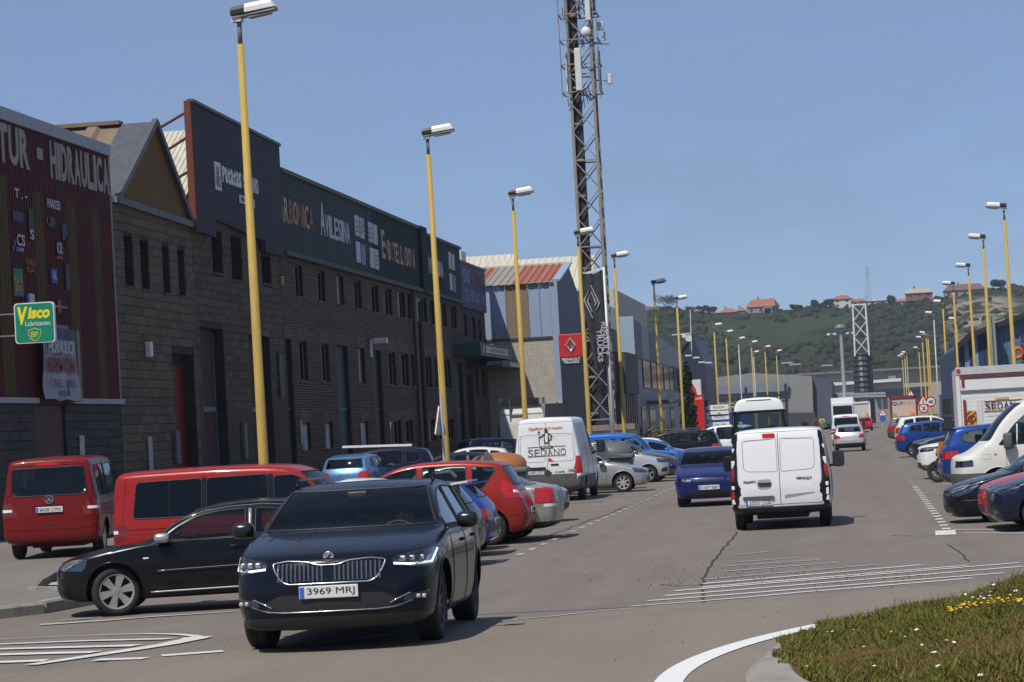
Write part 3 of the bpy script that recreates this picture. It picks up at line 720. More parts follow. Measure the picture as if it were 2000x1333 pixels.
def type_van_t(col, plate):     # passenger van with windows all round
 L, W = 4.89, 1.904
 zt = [(0, .72), (.01, .84), (.03, .93), (.08, 1.0), (.25, 1.07), (.6, 1.15), (.86, 1.205), (1.25, 1.55), (1.62, 1.84), (1.9, 1.925), (2.4, 1.96), (3.2, 1.97), (4.4, 1.955), (4.72, 1.94), (4.80, 1.90), (4.835, 1.78), (4.855, 1.60), (4.868, 1.4), (4.88, 1.2), (4.89, .95)]
 belt = [(0, .66), (.05, .84), (.25, .96), (.86, 1.10), (1.6, 1.14), (4.7, 1.14), (4.86, 1.12), (4.89, .85)]
 return spec(L, W, 1.97, 3.0, .90, .335, zt, belt, .86, 1.62, (4.76, 4.86), [[(1.13, 1.17), (2.06, 1.175), (2.08, 1.76), (1.74, 1.76), (1.5, 1.62)], [(2.18, 1.16), (3.22, 1.16), (3.22, 1.78), (2.18, 1.79)], [(3.30, 1.16), (4.47, 1.16), (4.42, 1.76), (3.30, 1.78)]],
  paint=col, tum=[(0, .3), (1.5, .20), (2.2, .155), (4.89, .155)], rr=.10, van=True, bow=(.22, .05), darkfrom=1, glasses=('screen', 'glass', 'dark_glass'), winrad=.07,
  zb=[(0, .50), (.01, .40), (.04, .28), (.1, .24), (.3, .22), (4.4, .23), (4.7, .30), (4.80, .32), (4.85, .35), (4.875, .40), (4.89, .55)], rearpoly=[(-.70, 1.755), (.70, 1.755), (.735, 1.235), (.69, 1.215), (-.69, 1.215), (-.735, 1.235)],
  cut=[('taillight', 'B', [(.72, 1.08), (.775, 1.085), (.93, 1.07), (.94, .98), (.73, .98)], 'dred', dict(rad=.01, mirror=True, out=.008)), ('reversing_lamp', 'B', [(.73, .978), (.94, .978), (.94, .925), (.73, .925)], 'clear', dict(rad=.01, mirror=True, out=.008)), ('taillight', 'B', [(.73, .923), (.94, .923), (.94, .80), (.73, .80)], 'dred', dict(rad=.01, mirror=True, out=.008)),
    ('taillight', 'S', [(4.62, .80), (4.60, 1.07), (4.90, 1.10), (4.9, .80)], 'dred', dict(rad=.02, out=.004)),
    ('window_pillar', 'S', [(3.225, 1.155), (3.225, 1.795), (3.295, 1.79), (3.295, 1.155)], 'gloss', dict(rad=.005, out=.001)), ('window_pillar', 'S', [(2.075, 1.165), (2.085, 1.78), (2.175, 1.795), (2.175, 1.155)], 'gloss', dict(rad=.005, out=.001)),
    ('bumper', 'B', [(-.96, .56), (-.96, .34), (.96, .34), (.96, .56), (.78, .545), (-.78, .545)], col, dict(rad=.02, out=.025, skirt=.03)),
    ('plate_recess', 'B', [(-.34, 1.03), (.34, 1.03), (.32, .84), (-.32, .84)], col, dict(rad=.02, out=-.012)),
    ('tailgate_handle', 'B', [(-.11, .665), (.11, .665), (.10, .635), (-.10, .635)], 'black', dict(rad=.012, out=.004)),
    ('brake_light', 'B', [(-.22, 1.845), (.22, 1.845), (.22, 1.80), (-.22, 1.80)], 'red', dict(rad=.01, out=.006)),
    ('headlight', 'F', [(.50, .80), (.52, .98), (.86, 1.02), (.86, .82)], 'lens', dict(rad=.03, mirror=True, out=.004, under='reflector')),
    ('grille', 'F', [(-.45, .94), (.45, .94), (.42, .80), (-.42, .80)], 'black', {})],
  gaps=[('S', [(3.26, .42), (3.26, 1.84)]), ('S', [(2.12, .42), (2.12, 1.84)]), ('S', [(1.1, .42), (1.1, 1.2)]), ('S', [(2.2, .98), (4.60, .985)], .006), ('B', [(-.83, .56), (-.83, 1.80), (.83, 1.80), (.83, .56)], .0045, .05), ('S', [(4.66, 1.1), (4.60, 1.84)], .004),
    ('S', [(2.2, .90), (4.55, .905)], .003), ('S', [(3.85, 1.16), (3.85, 1.77)], .012)],
  strips=[], mirror=(1.28, .99, 1.17, .22, .28), mirrorm='black', handles=[(2.0, .92), (2.35, .92)], rim='star', tcab=(1.05, 4.5), seats=[2.1, 3.0, 3.9], zseat=1.35, floor=.5, plates=[(plate, 'B', .0, .945, (.52, .11))], zdash=1.15, sealm='black')
def panel_van(col, L, W, H, wb, fo, r, hood, cowl, wtop, rears, **k):
 zb_ = k.pop('bumper', .55); step = k.pop('tail_in', .10); belt = k.pop('beltz', cowl[1]-.08)
 zt = [(0, hood-.28), (.01, hood-.16), (.03, hood-.06), (.08, hood), (.3, hood+.07), (cowl[0], cowl[1]), ((cowl[0]+wtop)/2, cowl[1]+(H-cowl[1])*.54), (wtop, H-.11), (wtop+.3, H-.04), (wtop+.9, H), (L-.6, H-.005), (L-.06-step*.6, H-.03), (L-.05-step*.5, H-.08), (L-.04-step*.3, H-.3), (L-.03-step*.12, H*.68), (L-.02, H*.55), (L-.008, H*.48), (L, H*.42)]
 bl = [(0, hood-.32), (.05, hood-.14), (.3, hood-.05), (cowl[0], belt), (L-.2, belt), (L-.03, belt-.05), (L, H*.40)]
 zlow = k.pop('low', .26)
 zb = [(0, .55), (.01, .44), (.04, .32), (.1, .27), (.3, .25), (L-.5, zlow), (L-.12, zlow+.06), (L-.04, zlow+.10), (L-.02, zlow+.16), (L-.008, zlow+.28), (L, H*.40)]
 return spec(L, W, H, wb, fo, r, zt, bl, cowl[0], wtop, (None, L-.1), k.pop('wins'), paint=col, tum=k.pop('tum', [(0, .3), (wtop, .17), (wtop+.6, .09), (L, .09)]), rr=k.pop('rr', .10), van=True, bow=k.pop('bow', (.20, .04)), norear=True, zb=zb,
  tcab=(cowl[0]+.15, wtop+1.0), seats=[wtop+.75], floor=.55, zdash=cowl[1]-.02, zseat=cowl[1]+.2, cut=rears, **k)
def type_van_white(col):        # white panel van on the road, rear to us
 H, L = 1.955, 4.999
 rears = [('bumper', 'B', [(-1.0, .50), (-1.0, .20), (1.0, .20), (1.0, .50), (.80, .445), (-.80, .445)], 'black', dict(rad=.02, out=.03, skirt=.03)),
    ('lamp_column', 'B', [(.80, 1.93), (.87, 1.93), (1.0, 1.2), (1.0, .50), (.815, .50)], 'gloss', dict(rad=.02, mirror=True, out=.004, lim=None)),
    ('lamp_column', 'S', [(4.86, .46), (4.80, 1.90), (5.2, 1.95), (5.2, .46)], 'gloss', dict(rad=.02, out=.003)),
    ('window_panel', 'B', [(-.69, 1.73), (-.10, 1.75), (-.035, 1.75), (-.035, 1.115), (-.62, 1.14), (-.68, 1.2)], col, dict(rad=.05, out=-.004, seal=.005, sealm='shade')),
    ('window_panel', 'B', [(.69, 1.73), (.10, 1.75), (.035, 1.75), (.035, 1.115), (.62, 1.14), (.68, 1.2)], col, dict(rad=.05, out=-.004, seal=.005, sealm='shade')),
    ('plate_cover', 'B', [(.12, .66), (.72, .66), (.72, .60), (.12, .60)], 'grey', dict(rad=.015, out=.03, skirt=.03)),
    ('door_handle', 'B', [(.16, .915), (.43, .915), (.40, .868), (.19, .868)], 'black', dict(rad=.02, out=.03, skirt=.03)),
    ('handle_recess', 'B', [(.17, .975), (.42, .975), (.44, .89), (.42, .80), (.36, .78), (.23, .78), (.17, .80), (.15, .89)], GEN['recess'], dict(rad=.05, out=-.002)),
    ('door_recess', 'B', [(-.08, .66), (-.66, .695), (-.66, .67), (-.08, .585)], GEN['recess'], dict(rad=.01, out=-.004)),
    ('brake_light', 'B', [(.05, 1.85), (.29, 1.85), (.29, 1.775), (.05, 1.775)], 'red', dict(rad=.015, out=.014))]
 sp = panel_van(col, L, 1.956, H, 3.10, .93, .335, 1.02, (.95, 1.2), 1.75, rears, low=.30, wins=[[(1.15, 1.16), (2.1, 1.17), (2.12, 1.72), (1.72, 1.72), (1.5, 1.56)]],
  gaps=[('B', [(0, .47), (0, 1.86)], .006), ('B', [(-.80, .49), (-.80, 1.88), (.80, 1.88), (.80, .49)], .004, .04), ('S', [(2.2, .5), (2.2, 1.75)]), ('S', [(3.3, .5), (3.3, 1.75)])], strips=[],
  mirror=(1.30, 1.0, 1.08, .24, .33), mirrorm='black', rim='steel', rimm='steel', plates=[('2055 LGB', 'B', .42, .535, (.52, .11))], tail_in=.16)
 return sp
def type_van_master(col):       # taller delivery van
 H, L = 2.46, 5.4
 rears = [('bumper', 'B', [(-1.0, .64), (-1.0, .30), (1.0, .30), (1.0, .64), (.86, .56), (-.86, .56)], 'grey', dict(rad=.02, out=.03, skirt=.03)),
    ('lower_panel', 'B', [(-.84, .565), (-.84, .80), (.84, .80), (.84, .565)], 'grey', dict(rad=.01, out=.004)),
    ('window_panel', 'B', [(.06, 1.98), (.72, 1.95), (.76, 1.90), (.78, 1.20), (.70, 1.17), (.06, 1.17)], col, dict(rad=.06, out=-.004, seal=.006, sealm='shade')),
    ('window_panel', 'B', [(-.06, 1.98), (-.72, 1.95), (-.76, 1.90), (-.78, 1.20), (-.70, 1.17), (-.06, 1.17)], col, dict(rad=.06, out=-.004, seal=.006, sealm='shade')),
    ('taillight', 'B', [(.845, 1.30), (.97, 1.30), (.97, .80), (.86, .80)], 'red', dict(rad=.015, mirror=True, out=.005)),
    ('taillight', 'S', [(5.20, .80), (5.20, 1.30), (5.5, 1.30), (5.5, .80)], 'red', dict(rad=.015, out=.004)),
    ('plate_cover', 'B', [(.05, 1.02), (.66, 1.02), (.66, .93), (.05, .93)], 'black', dict(rad=.02, out=.03, skirt=.03)),
    ('door_handle', 'B', [(-.10, 1.10), (-.33, 1.10), (-.33, 1.055), (-.10, 1.055)], 'black', dict(rad=.02, out=.02, skirt=.02)),
    ('side_moulding', 'S', [(1.6, .50), (1.6, .72), (5.36, .72), (5.36, .50)], 'grey', dict(rad=.02, out=.012)),
    ('lower_panel', 'S', [(1.0, .25), (1.0, .50), (5.36, .50), (5.36, .25)], 'grey', dict(rad=.02, out=.004))]
 return panel_van(col, L, 2.03, H, 3.45, .85, .345, 1.15, (.95, 1.38), 1.75, rears, low=.30, wins=[[(1.2, 1.30), (2.1, 1.30), (2.12, 1.98), (1.75, 1.98), (1.55, 1.8)]],
  gaps=[('B', [(0, .6), (0, 2.32)], .006), ('B', [(-.84, .6), (-.80, 2.30), (.80, 2.30), (.84, .6)], .004, .05), ('S', [(2.25, .5), (2.25, 2.1)]), ('S', [(3.6, .5), (3.6, 2.1)])], strips=[],
  mirror=(1.35, 1.06, 1.32, .26, .38), mirrorm='black', rim='steel', rimm='steel', plates=[('1099 LXV', 'B', .36, .86, (.52, .11))], tum=[(0, .3), (1.8, .2), (2.4, .15), (5.4, .15)], rr=.12)
def type_van_jumper(col):       # white van seen from its nose
 H, L = 2.25, 4.75
 cut = [('headlight', 'S', [(.16, .76), (.15, .90), (.42, .92), (.43, .775)], 'lens', dict(rad=.02, out=.004, under='reflector')),
   ('headlight', 'F', [(.55, .76), (.55, .90), (.95, .90), (.95, .77)], 'lens', dict(rad=.02, mirror=True, out=.004, under='reflector')),
   ('bumper', 'S', [(-.2, .25), (-.2, .62), (.80, .62), (.72, .25)], 'grey', dict(rad=.03, out=.02, skirt=.02)),
   ('bumper', 'F', [(-1, .25), (-1, .62), (1, .62), (1, .25)], 'grey', dict(rad=.03, out=.02, skirt=.02)),
   ('indicator', 'S', [(.88, 1.0), (.88, 1.04), (.95, 1.04), (.95, 1.0)], 'amber', dict(rad=.01, out=.008)),
   ('fuel_flap', 'S', [(.62, .92), (.62, 1.03), (.80, 1.03), (.80, .92)], col, dict(rad=.02, seal=.003, sealm='shade'))]
 return panel_van(col, L, 2.0, H, 2.85, .95, .335, 1.0, (.62, 1.27), 1.52, cut, wins=[[(1.0, 1.22), (2.0, 1.22), (2.02, 1.86), (1.62, 1.86), (1.38, 1.66)]], gaps=[('S', [(1.15, .7), (1.15, 1.3)]), ('S', [(2.3, .5), (2.3, 2.0)]), ('S', [(3.4, .5), (3.4, 2.0)])], strips=[('window_divider', 'S', [(1.40, 1.22), (1.43, 1.66)], .018, col)],
  mirror=(1.2, 1.02, 1.12, .22, .36), mirrorm='grey', rim='steel', rimm='steel', plates=[])
def type_minibus(col):
 H, L = 2.78, 6.0
 rears = [('rear_window', 'B', [(-.86, 2.30), (.86, 2.30), (.93, 1.30), (-.93, 1.30)], 'glass', dict(rad=.05, seal=.05, sealm='gloss')),
    ('taillight', 'B', [(.82, 1.1), (.97, 1.1), (.97, .6), (.84, .6)], 'red', dict(rad=.02, mirror=True, out=.005)),
    ('bumper', 'B', [(-1.0, .55), (-1.0, .30), (1.0, .30), (1.0, .55)], 'black', dict(rad=.02, out=.02)),
    ('vent_panel', 'B', [(-.42, 2.69), (.42, 2.69), (.42, 2.655), (-.42, 2.655)], 'black', dict(rad=.005, out=.004))]
 wins = [[(1.5, 1.35), (2.4, 1.35), (2.4, 2.15), (2.0, 2.15)], [(2.5, 1.3), (3.6, 1.3), (3.6, 2.25), (2.5, 2.25)], [(3.7, 1.3), (4.8, 1.3), (4.8, 2.25), (3.7, 2.25)], [(4.9, 1.3), (5.75, 1.3), (5.7, 2.25), (4.9, 2.25)]]
 sp = panel_van(col, L, 2.0, H, 3.67, 1.0, .345, 1.15, (1.1, 1.4), 2.0, rears, wins=wins, tum=[(0, .2), (2, .12), (6, .10)], rr=.24, gaps=[('B', [(0, .6), (0, 1.3)])], strips=[], mirror=(1.4, 1.05, 1.4, .25, .35), mirrorm='black', rim='steel', rimm='steel', plates=[], tail_in=.12)
 sp['seats'] = [2.6, 3.5, 4.4, 5.3]; sp['tcab'] = (1.25, 5.8); sp['zseat'] = 1.62; sp['floor'] = .75; return sp
def type_scenic(col):
 L, W = 4.26, 1.81
 zt = [(0, .60), (.012, .70), (.05, .80), (.2, .90), (.6, 1.02), (.85, 1.08), (1.3, 1.35), (1.8, 1.555), (2.3, 1.615), (2.8, 1.62), (3.5, 1.58), (3.75, 1.54), (3.88, 1.40), (4.02, 1.15), (4.10, 1.0), (4.19, .86), (4.23, .75), (4.26, .62)]
 belt = [(0, .58), (.1, .75), (.4, .87), (.85, .96), (2.2, .98), (3.6, 1.03), (3.95, 1.0), (4.15, .85), (4.26, .58)]
 return spec(L, W, 1.62, 2.69, .82, .32, zt, belt, .85, 1.8, (3.77, 4.06), [(1.35, 2.15), (2.27, 3.10), [(3.22, 1.06), (3.42, 1.07), (3.66, 1.40), (3.62, 1.46), (3.22, 1.49)]], paint=col, tum=.30, doors=[1.25, 2.2, 3.12], cpil=.10, glasses=('screen', 'glass', 'dark_glass'),
  cut=[('taillight', 'S', [(3.87, 1.22), (3.80, 1.16), (3.99, .89), (4.20, .84), (4.2, .98), (4.02, 1.04), (3.93, 1.1)], 'red', dict(rad=.02, out=.005)),
    ('taillight', 'B', [(.60, .87), (.60, 1.0), (.70, 1.05), (.78, 1.22), (.86, 1.22), (.88, .87)], 'red', dict(rad=.02, mirror=True, out=.005)),
    ('plate_recess', 'B', [(-.40, .70), (.40, .70), (.40, .52), (-.40, .52)], col, dict(rad=.02, out=-.02)),
    ('bumper', 'B', [(-.9, .50), (-.9, .25), (.9, .25), (.9, .50)], col, dict(rad=.03, out=.02, skirt=.02)),
    ('headlight', 'F', [(.45, .72), (.5, .86), (.8, .92), (.8, .74)], 'lens', dict(mirror=True, out=.004, under='reflector'))],
  gaps=[('B', [(-.66, .5), (-.68, .84), (-.58, 1.0), (.58, 1.0), (.68, .84), (.66, .5)], .004), ('S', [(3.8, .5), (3.95, .55), (4.2, .52)], .004)],
  strips=[('reversing_lamp', 'S', [(3.99, .99), (4.09, .945)], .035, 'clear')],
  mirror=(1.32, .92, 1.0, .19, .15), handles=[(2.0, .92), (2.95, .95)], rim='five', plates=[('2473 DRK', 'B', .1, .62, (.52, .11))])
def type_hatch(col, L=4.0, W=1.70, H=1.43, wb=2.5, r=.30, hood=.74, tail=0., three=False, rear='red', spoiler=None, plate=None, fplate=None, **k):
 fo = k.pop('fo', .80); tc, tr = k.pop('tc', 1.12), k.pop('tr', 1.85); e = k.pop('roofend', .52-.28*tail); g = k.pop('glassend', .17-.08*tail); gb = k.pop('glassz', .98)
 zt = [(0, hood-.20), (.012, hood-.11), (.05, hood-.03), (.12, hood+.01), (.3, hood+.07), (tc-.2, hood+.205), (tc, hood+.245), ((tc+tr)/2, hood+.245+(H-hood-.245)*.53), (tr, H-.085), (tr+.4, H-.015), (tr+.8, H), (L-e-.5, H-.03), (L-e, H-.095), (L-g, gb), (L-.09+.03*tail, gb-.10), (L-.03, gb-.22), (L, .60)]
 belt = [(0, hood-.22), (.06, hood-.08), (.25, hood), (tc, hood+.17), (L*.55, hood+.20), (L-.7, hood+.235), (L-.2, min(gb-.03, hood+.21)), (L-.05, gb-.2), (L, .56)]
 f = lambda t: float(pchip(belt, [t])[0]); zu = lambda t: float(pchip(zt, [t])[0])-.085
 wn = k.pop('wins', None)
 if wn is None:
  if three: wn = [(tc+.28, tc+1.36), [(tc+1.46, f(tc+1.5)+.035), (L-.82, f(L-.82)+.04), (L-.66, f(L-.66)+.12), (L-.80, zu(L-.80)), (tc+1.46, zu(tc+1.46))]]
  else: wn = [(tc+.28, tc+1.05), (tc+1.15, tc+1.85), [(tc+1.94, f(tc+1.95)+.04), (L-.62, f(L-.6)+.05), (L-.56, f(L-.56)+.12), (L-.72, zu(L-.72)-.02), (tc+1.94, zu(tc+1.94)-.02)]]
 cz = gb-.10
 tl = k.pop('tail_s', [(L-.30, cz-.20), (L-.34, cz-.02), (L-.02, cz-.0), (L+.05, cz-.20)]); tb_ = k.pop('tail_b', [(W*.30, cz-.20), (W*.31, cz-.01), (W*.47, cz), (W*.48, cz-.2)])
 hl = k.pop('head_s', [(.10, hood-.12), (.12, hood-.02), (.50, hood+.06), (.42, hood-.10)]); hb = k.pop('head_f', [(W*.25, hood-.11), (W*.26, hood), (W*.45, hood+.04), (W*.47, hood-.08)])
 cut = [('taillight', 'S', tl, rear, dict(rad=.025, out=.005)), ('taillight', 'B', tb_, rear, dict(rad=.025, mirror=True, out=.005)),
   ('headlight', 'S', hl, 'lens', dict(rad=.03, out=.004, under=k.get('lampu', 'reflector'))), ('headlight', 'F', hb, 'lens', dict(rad=.03, mirror=True, out=.004, under=k.get('lampu', 'reflector'))),
   ('grille', 'F', k.pop('grille', [(-.30, hood-.06), (.30, hood-.06), (.27, hood-.15), (-.27, hood-.15)]), 'black', dict(rad=.02)),
   ('lower_grille', 'F', [(-.5, .42), (.5, .42), (.45, .29), (-.45, .29)], 'black', dict(rad=.03))]+k.pop('cut', [])
 if k.pop('blackbumper', False):
  cut += [('bumper', 'B', [(-.9, .57), (-.9, .42), (.9, .42), (.9, .57)], 'grey', dict(rad=.02, out=.02, skirt=.02)), ('bumper', 'S', [(L-.42, .44), (L-.38, .57), (L+.1, .57), (L+.1, .42)], 'grey', dict(rad=.02, out=.018, skirt=.02))]
 sp = spec(L, W, H, wb, fo, r, zt, belt, tc, tr, (L-e, L-g), wn, paint=col, tum=k.pop('tum', .36), doors=k.pop('doors', [tc+.2, tc+1.42] if three else [tc+.2, tc+1.1, tc+1.92]), cut=cut,
  plates=([(plate, 'B', 0, cz-.32, (.52, .11))] if plate else [])+([(fplate, 'F', 0, .47, (.52, .11))] if fplate else []), zb=std_zb(L, k.pop('low', .19)),
  mirror=k.pop('mirror', (tc+.32, W/2+.0, hood+.19, .16, .12)), handles=k.pop('handles', [(tc+1.25, hood+.06)] if three else [(tc+.95, hood+.06), (tc+1.8, hood+.08)]),
  gaps=k.pop('gaps', [])+[('S', [(L-.55, .5), (L-.2, .52), (L-.02, .5)], .004), ('F', [(-W*.3, hood+.02), (0, hood+.035), (W*.3, hood+.02)], .004), ('S', [(.45, hood+.065), (tc+.1, hood+.19)], .004)], rim=k.pop('rim', 'cap'), rimm=k.pop('rimm', 'cover'), strips=k.pop('strips', []), **k)
 sp['spoiler'] = spoiler; return sp
def type_saloon(col, L=4.58, W=1.80, H=1.43, **k):
 zt = [(0, .54), (.012, .63), (.05, .70), (.2, .77), (.8, .90), (1.2, .96), (1.65, 1.18), (2.1, 1.36), (2.5, 1.42), (3.0, 1.42), (3.4, 1.36), (3.75, 1.22), (4.08, 1.06), (4.3, 1.035), (4.48, 1.02), (4.54, .96), (4.565, .85), (4.58, .66)]
 belt = [(0, .52), (.1, .66), (.4, .76), (1.2, .90), (2.5, .94), (3.8, .98), (4.35, .96), (4.54, .88), (4.58, .62)]
 return spec(L, W, H, 2.72, .90, .325, zt, belt, 1.2, 2.1, (3.3, 4.05), [(1.5, 2.4), (2.5, 3.2), [(3.3, 1.0), (3.6, 1.02), (3.32, 1.22)]], paint=col, tum=.34, doors=[1.4, 2.45, 3.28],
  cut=[('taillight', 'S', [(4.30, .70), (4.28, 1.0), (4.44, 1.035), (4.50, .98), (4.65, .93), (4.65, .70)], 'red', dict(rad=.02, out=.006)), ('taillight', 'B', [(.58, .70), (.60, .96), (.74, 1.0), (.9, 1.0), (.9, .70)], 'red', dict(rad=.02, mirror=True, out=.006)),
    ('reversing_lamp', 'S', [(4.32, .635), (4.32, .69), (4.65, .69), (4.65, .635)], 'clear', dict(rad=.01, out=.004)),
    ('lower_bumper', 'S', [(4.0, .1), (4.02, .33), (4.65, .36), (4.65, .1)], 'black', dict(rad=.02, out=.003)), ('lower_bumper', 'B', [(-.9, .1), (-.9, .35), (.9, .35), (.9, .1)], 'black', dict(rad=.02, out=.003)),
    ('headlight', 'F', [(.45, .62), (.46, .74), (.8, .76), (.8, .62)], 'lens', dict(mirror=True, out=.004, under='reflector'))],
  gaps=[('S', [(3.98, .60), (4.25, .66), (4.3, .99)], .004), ('S', [(4.0, .60), (4.02, .35)], .004)], strips=[], mirror=(1.55, .91, .98, .17, .13), handles=[(2.2, .85), (3.1, .88)], rim='five', plates=[])
def type_suv(col, L=4.4, W=1.84, H=1.66, wb=2.64, r=.35, hood=.95, **k):
 fo = k.pop('fo', .86); tc, tr = k.pop('tc', 1.2), k.pop('tr', 2.0); e, g, gb = k.pop('roofend', .36), k.pop('glassend', .12), k.pop('glassz', 1.12)
 zt = [(0, hood-.26), (.012, hood-.14), (.05, hood-.05), (.12, hood-.01), (.3, hood+.03), (tc, hood+.15), ((tc+tr)/2, hood+.15+(H-hood-.15)*.54), (tr, H-.08), (tr+.4, H-.015), (tr+.9, H), (L-e-.5, H-.02), (L-e, H-.08), (L-g, gb), (L-.06, gb-.12), (L-.02, gb-.26), (L, .72)]
 belt = [(0, hood-.28), (.06, hood-.12), (.25, hood-.05), (tc, hood+.08), (L*.55, hood+.10), (L-.7, hood+.15), (L-.15, min(gb-.04, hood+.13)), (L-.03, gb-.26), (L, .66)]
 f = lambda t: float(pchip(belt, [t])[0]); zu = lambda t: float(pchip(zt, [t])[0])-.095
 wn = k.pop('wins', None) or [(tc+.3, tc+1.08), (tc+1.18, tc+2.0), [(tc+2.1, f(tc+2.1)+.05), (L-.72, f(L-.7)+.06), (L-.52, f(L-.5)+.16), (L-.62, zu(L-.62)-.05), (tc+2.1, zu(tc+2.1)-.02)]]
 cz = gb-.06
 tl = k.pop('tail_s', [(L-.26, cz-.34), (L-.26, cz-.02), (L+.05, cz-.0), (L+.05, cz-.34)]); tb_ = k.pop('tail_b', [(W*.36, cz-.34), (W*.36, cz-.01), (W*.47, cz), (W*.48, cz-.34)])
 blk = k.pop('cladding', True); lo = .42
 cut = [('taillight', 'S', tl, 'red', dict(rad=.025, out=.005)), ('taillight', 'B', tb_, 'red', dict(rad=.025, mirror=True, out=.005)),
   ('headlight', 'S', k.pop('head_s', [(.08, hood-.20), (.08, hood-.06), (.55, hood-.0), (.48, hood-.14)]), 'lens', dict(rad=.03, out=.004, under='reflector')), ('headlight', 'F', [(W*.27, hood-.18), (W*.28, hood-.06), (W*.46, hood-.02), (W*.47, hood-.16)], 'lens', dict(rad=.03, mirror=True, out=.004, under='reflector')),
   ('grille', 'F', [(-.42, hood-.08), (.42, hood-.08), (.36, hood-.26), (-.36, hood-.26)], 'black', dict(rad=.02)), ('lower_grille', 'F', [(-.6, .5), (.6, .5), (.55, .32), (-.55, .32)], 'black', dict(rad=.03))]
 if blk: cut += [('lower_cladding', 'S', [(-.2, .1), (-.2, lo), (L+.2, lo+.06), (L+.2, .1)], 'grey', dict(rad=.02, out=.01)), ('lower_cladding', 'B', [(-1, .1), (-1, lo+.08), (1, lo+.08), (1, .1)], 'grey', dict(rad=.02, out=.012))]
 cut += k.pop('cut', [])
 return spec(L, W, H, wb, fo, r, zt, belt, tc, tr, (L-e, L-g), wn, paint=col, tum=k.pop('tum', .32), doors=[tc+.22, tc+1.13, tc+2.05], cut=cut, zb=[(0, .50), (.012, .42), (.05, .32), (.12, .25), (.4, .23), (L-.5, .24), (L-.15, .32), (L-.03, .42), (L, .56)],
  mirror=(tc+.35, W/2+.01, hood+.13, .2, .16), handles=[(tc+.95, hood), (tc+1.9, hood+.02)], gaps=k.pop('gaps', []), strips=k.pop('strips', []), rim='five', arch=r+.06, plates=k.pop('plates', []), **k)
def setup_vehicle_materials():
 t = NT('daytime_lamp_glow'); t.set(Base_Color=(.9, .9, .88), Roughness=.3); t.b.inputs['Emission Color'].default_value = (1, .96, .88, 1); t.b.inputs['Emission Strength'].default_value = 1.1
 GEN['day'] = t.m
 GEN['dchrome'] = plain('satin_grille_chrome', (.36, .365, .38), .25, .9, var=.08)
 GEN['sill'] = plain('satin_silver', (.42, .42, .43), .35, .6, var=.1); GEN['pillar'] = plain('polished_pillar', (.45, .44, .42), .3, .6, var=.15)
 GEN['shade'] = plain('seam_grey', (.22, .225, .23), .7, var=0); GEN['recess'] = plain('recess_shade_grey', (.30, .305, .31), .5, var=.05)  # recess grey: van white darkened to paint the shade in the door recesses
 P = dict(superb=paint('midnight_blue_paint', (.0035, .0055, .014), .25, .0, .07, .27), a3=paint('black_paint', (.004, .004, .006), .22, .0, .12, .30), t5=paint('red_paint', (.16, .008, .007), .32, 0, .12, .28),
  t5b=paint('bright_red_paint', (.28, .014, .011), .30, 0, .08), saxo=paint('bright_blue_paint', (.012, .075, .36), .25, .3, .1), scenic=paint('brick_red_paint', (.27, .020, .013), .28, .1, .12), silver=paint('silver_paint', (.42, .42, .41), .32, .55, .1),
  gsilver=paint('greenish_silver_paint', (.36, .37, .33), .32, .5, .1), white=paint('white_paint', (.70, .71, .72), .35, 0, .06), navy=paint('navy_paint', (.008, .012, .035), .25, .2, .1, .32), lblue=paint('light_blue_paint', (.10, .22, .42), .26, .45, .08),
  seat=paint('royal_blue_paint', (.010, .018, .12), .25, .3, .1), blue=paint('blue_paint', (.012, .05, .22), .25, .35, .1), bblue=paint('azure_paint', (.02, .11, .40), .28, .2, .08), grey=paint('grey_paint', (.10, .105, .11), .3, .5, .15), dgrey=paint('charcoal_paint', (.03, .032, .036), .3, .4, .1),
  red=paint('scarlet_paint', (.38, .016, .016), .25, 0, .06), black=paint('deep_black_paint', (.006, .007, .011), .22, .1, .08, .3), ltsilver=paint('pale_silver_paint', (.50, .52, .54), .3, .4, .1), offwhite=paint('off_white_paint', (.62, .61, .57), .4, 0, .12))
 GEN['P'] = P
# ------------------------------------------------------------------ ground, road, ring, markings
setup_generic(); setup_vehicle_materials(); P = GEN['P']
def asphalt(name, c, grit=.35, tint=(.175, .145, .12), patch=.5):
 t = NT(name); t.set(Roughness=.88); t.b.inputs['Specular IOR Level'].default_value = .25
 big = t.noise(.16, 6, .6); mid = t.noise(1.3, 6, .65, stretch=(.35, 1, 1)); fine = t.noise(46, 3, .7); stones = t.n('ShaderNodeTexVoronoi'); stones.inputs['Scale'].default_value = 90
 t.l(t.coord(), stones.inputs['Vector'])
 c0 = t.mix(t.math('MULTIPLY', t.ramp(big, (.35, 0.), (.66, 1.)), patch), c, tint)
 c0 = t.mix(t.ramp(mid, (.30, .40), (.62, 0.)), c0, [v*.62 for v in c])
 lane = t.noise(.9, 4, .6, stretch=(.03, 1.1, 1)); c0 = t.mix(t.ramp(lane, (.38, .28), (.6, 0.)), c0, [v*.62 for v in c])
 c0 = t.mix(t.ramp(fine, (.35, grit), (.65, 0.)), c0, [v*.42 for v in c])
 c0 = t.mix(t.ramp(stones.outputs['Distance'], (.05, grit*.8), (.22, 0.)), c0, [min(1, v*1.9) for v in c])
 t.col(c0); t.bump(fine, .35, .004); return t.m
A_LOT = asphalt('parking_asphalt', (.215, .184, .158)); A_ROAD = asphalt('road_asphalt', (.192, .164, .144), .3, (.215, .184, .158), .6)
A_RING = asphalt('ring_asphalt', (.262, .222, .178), .55, (.215, .172, .132), .6); A_SIDE = asphalt('footway_asphalt', (.225, .205, .18), .35, (.17, .15, .13))
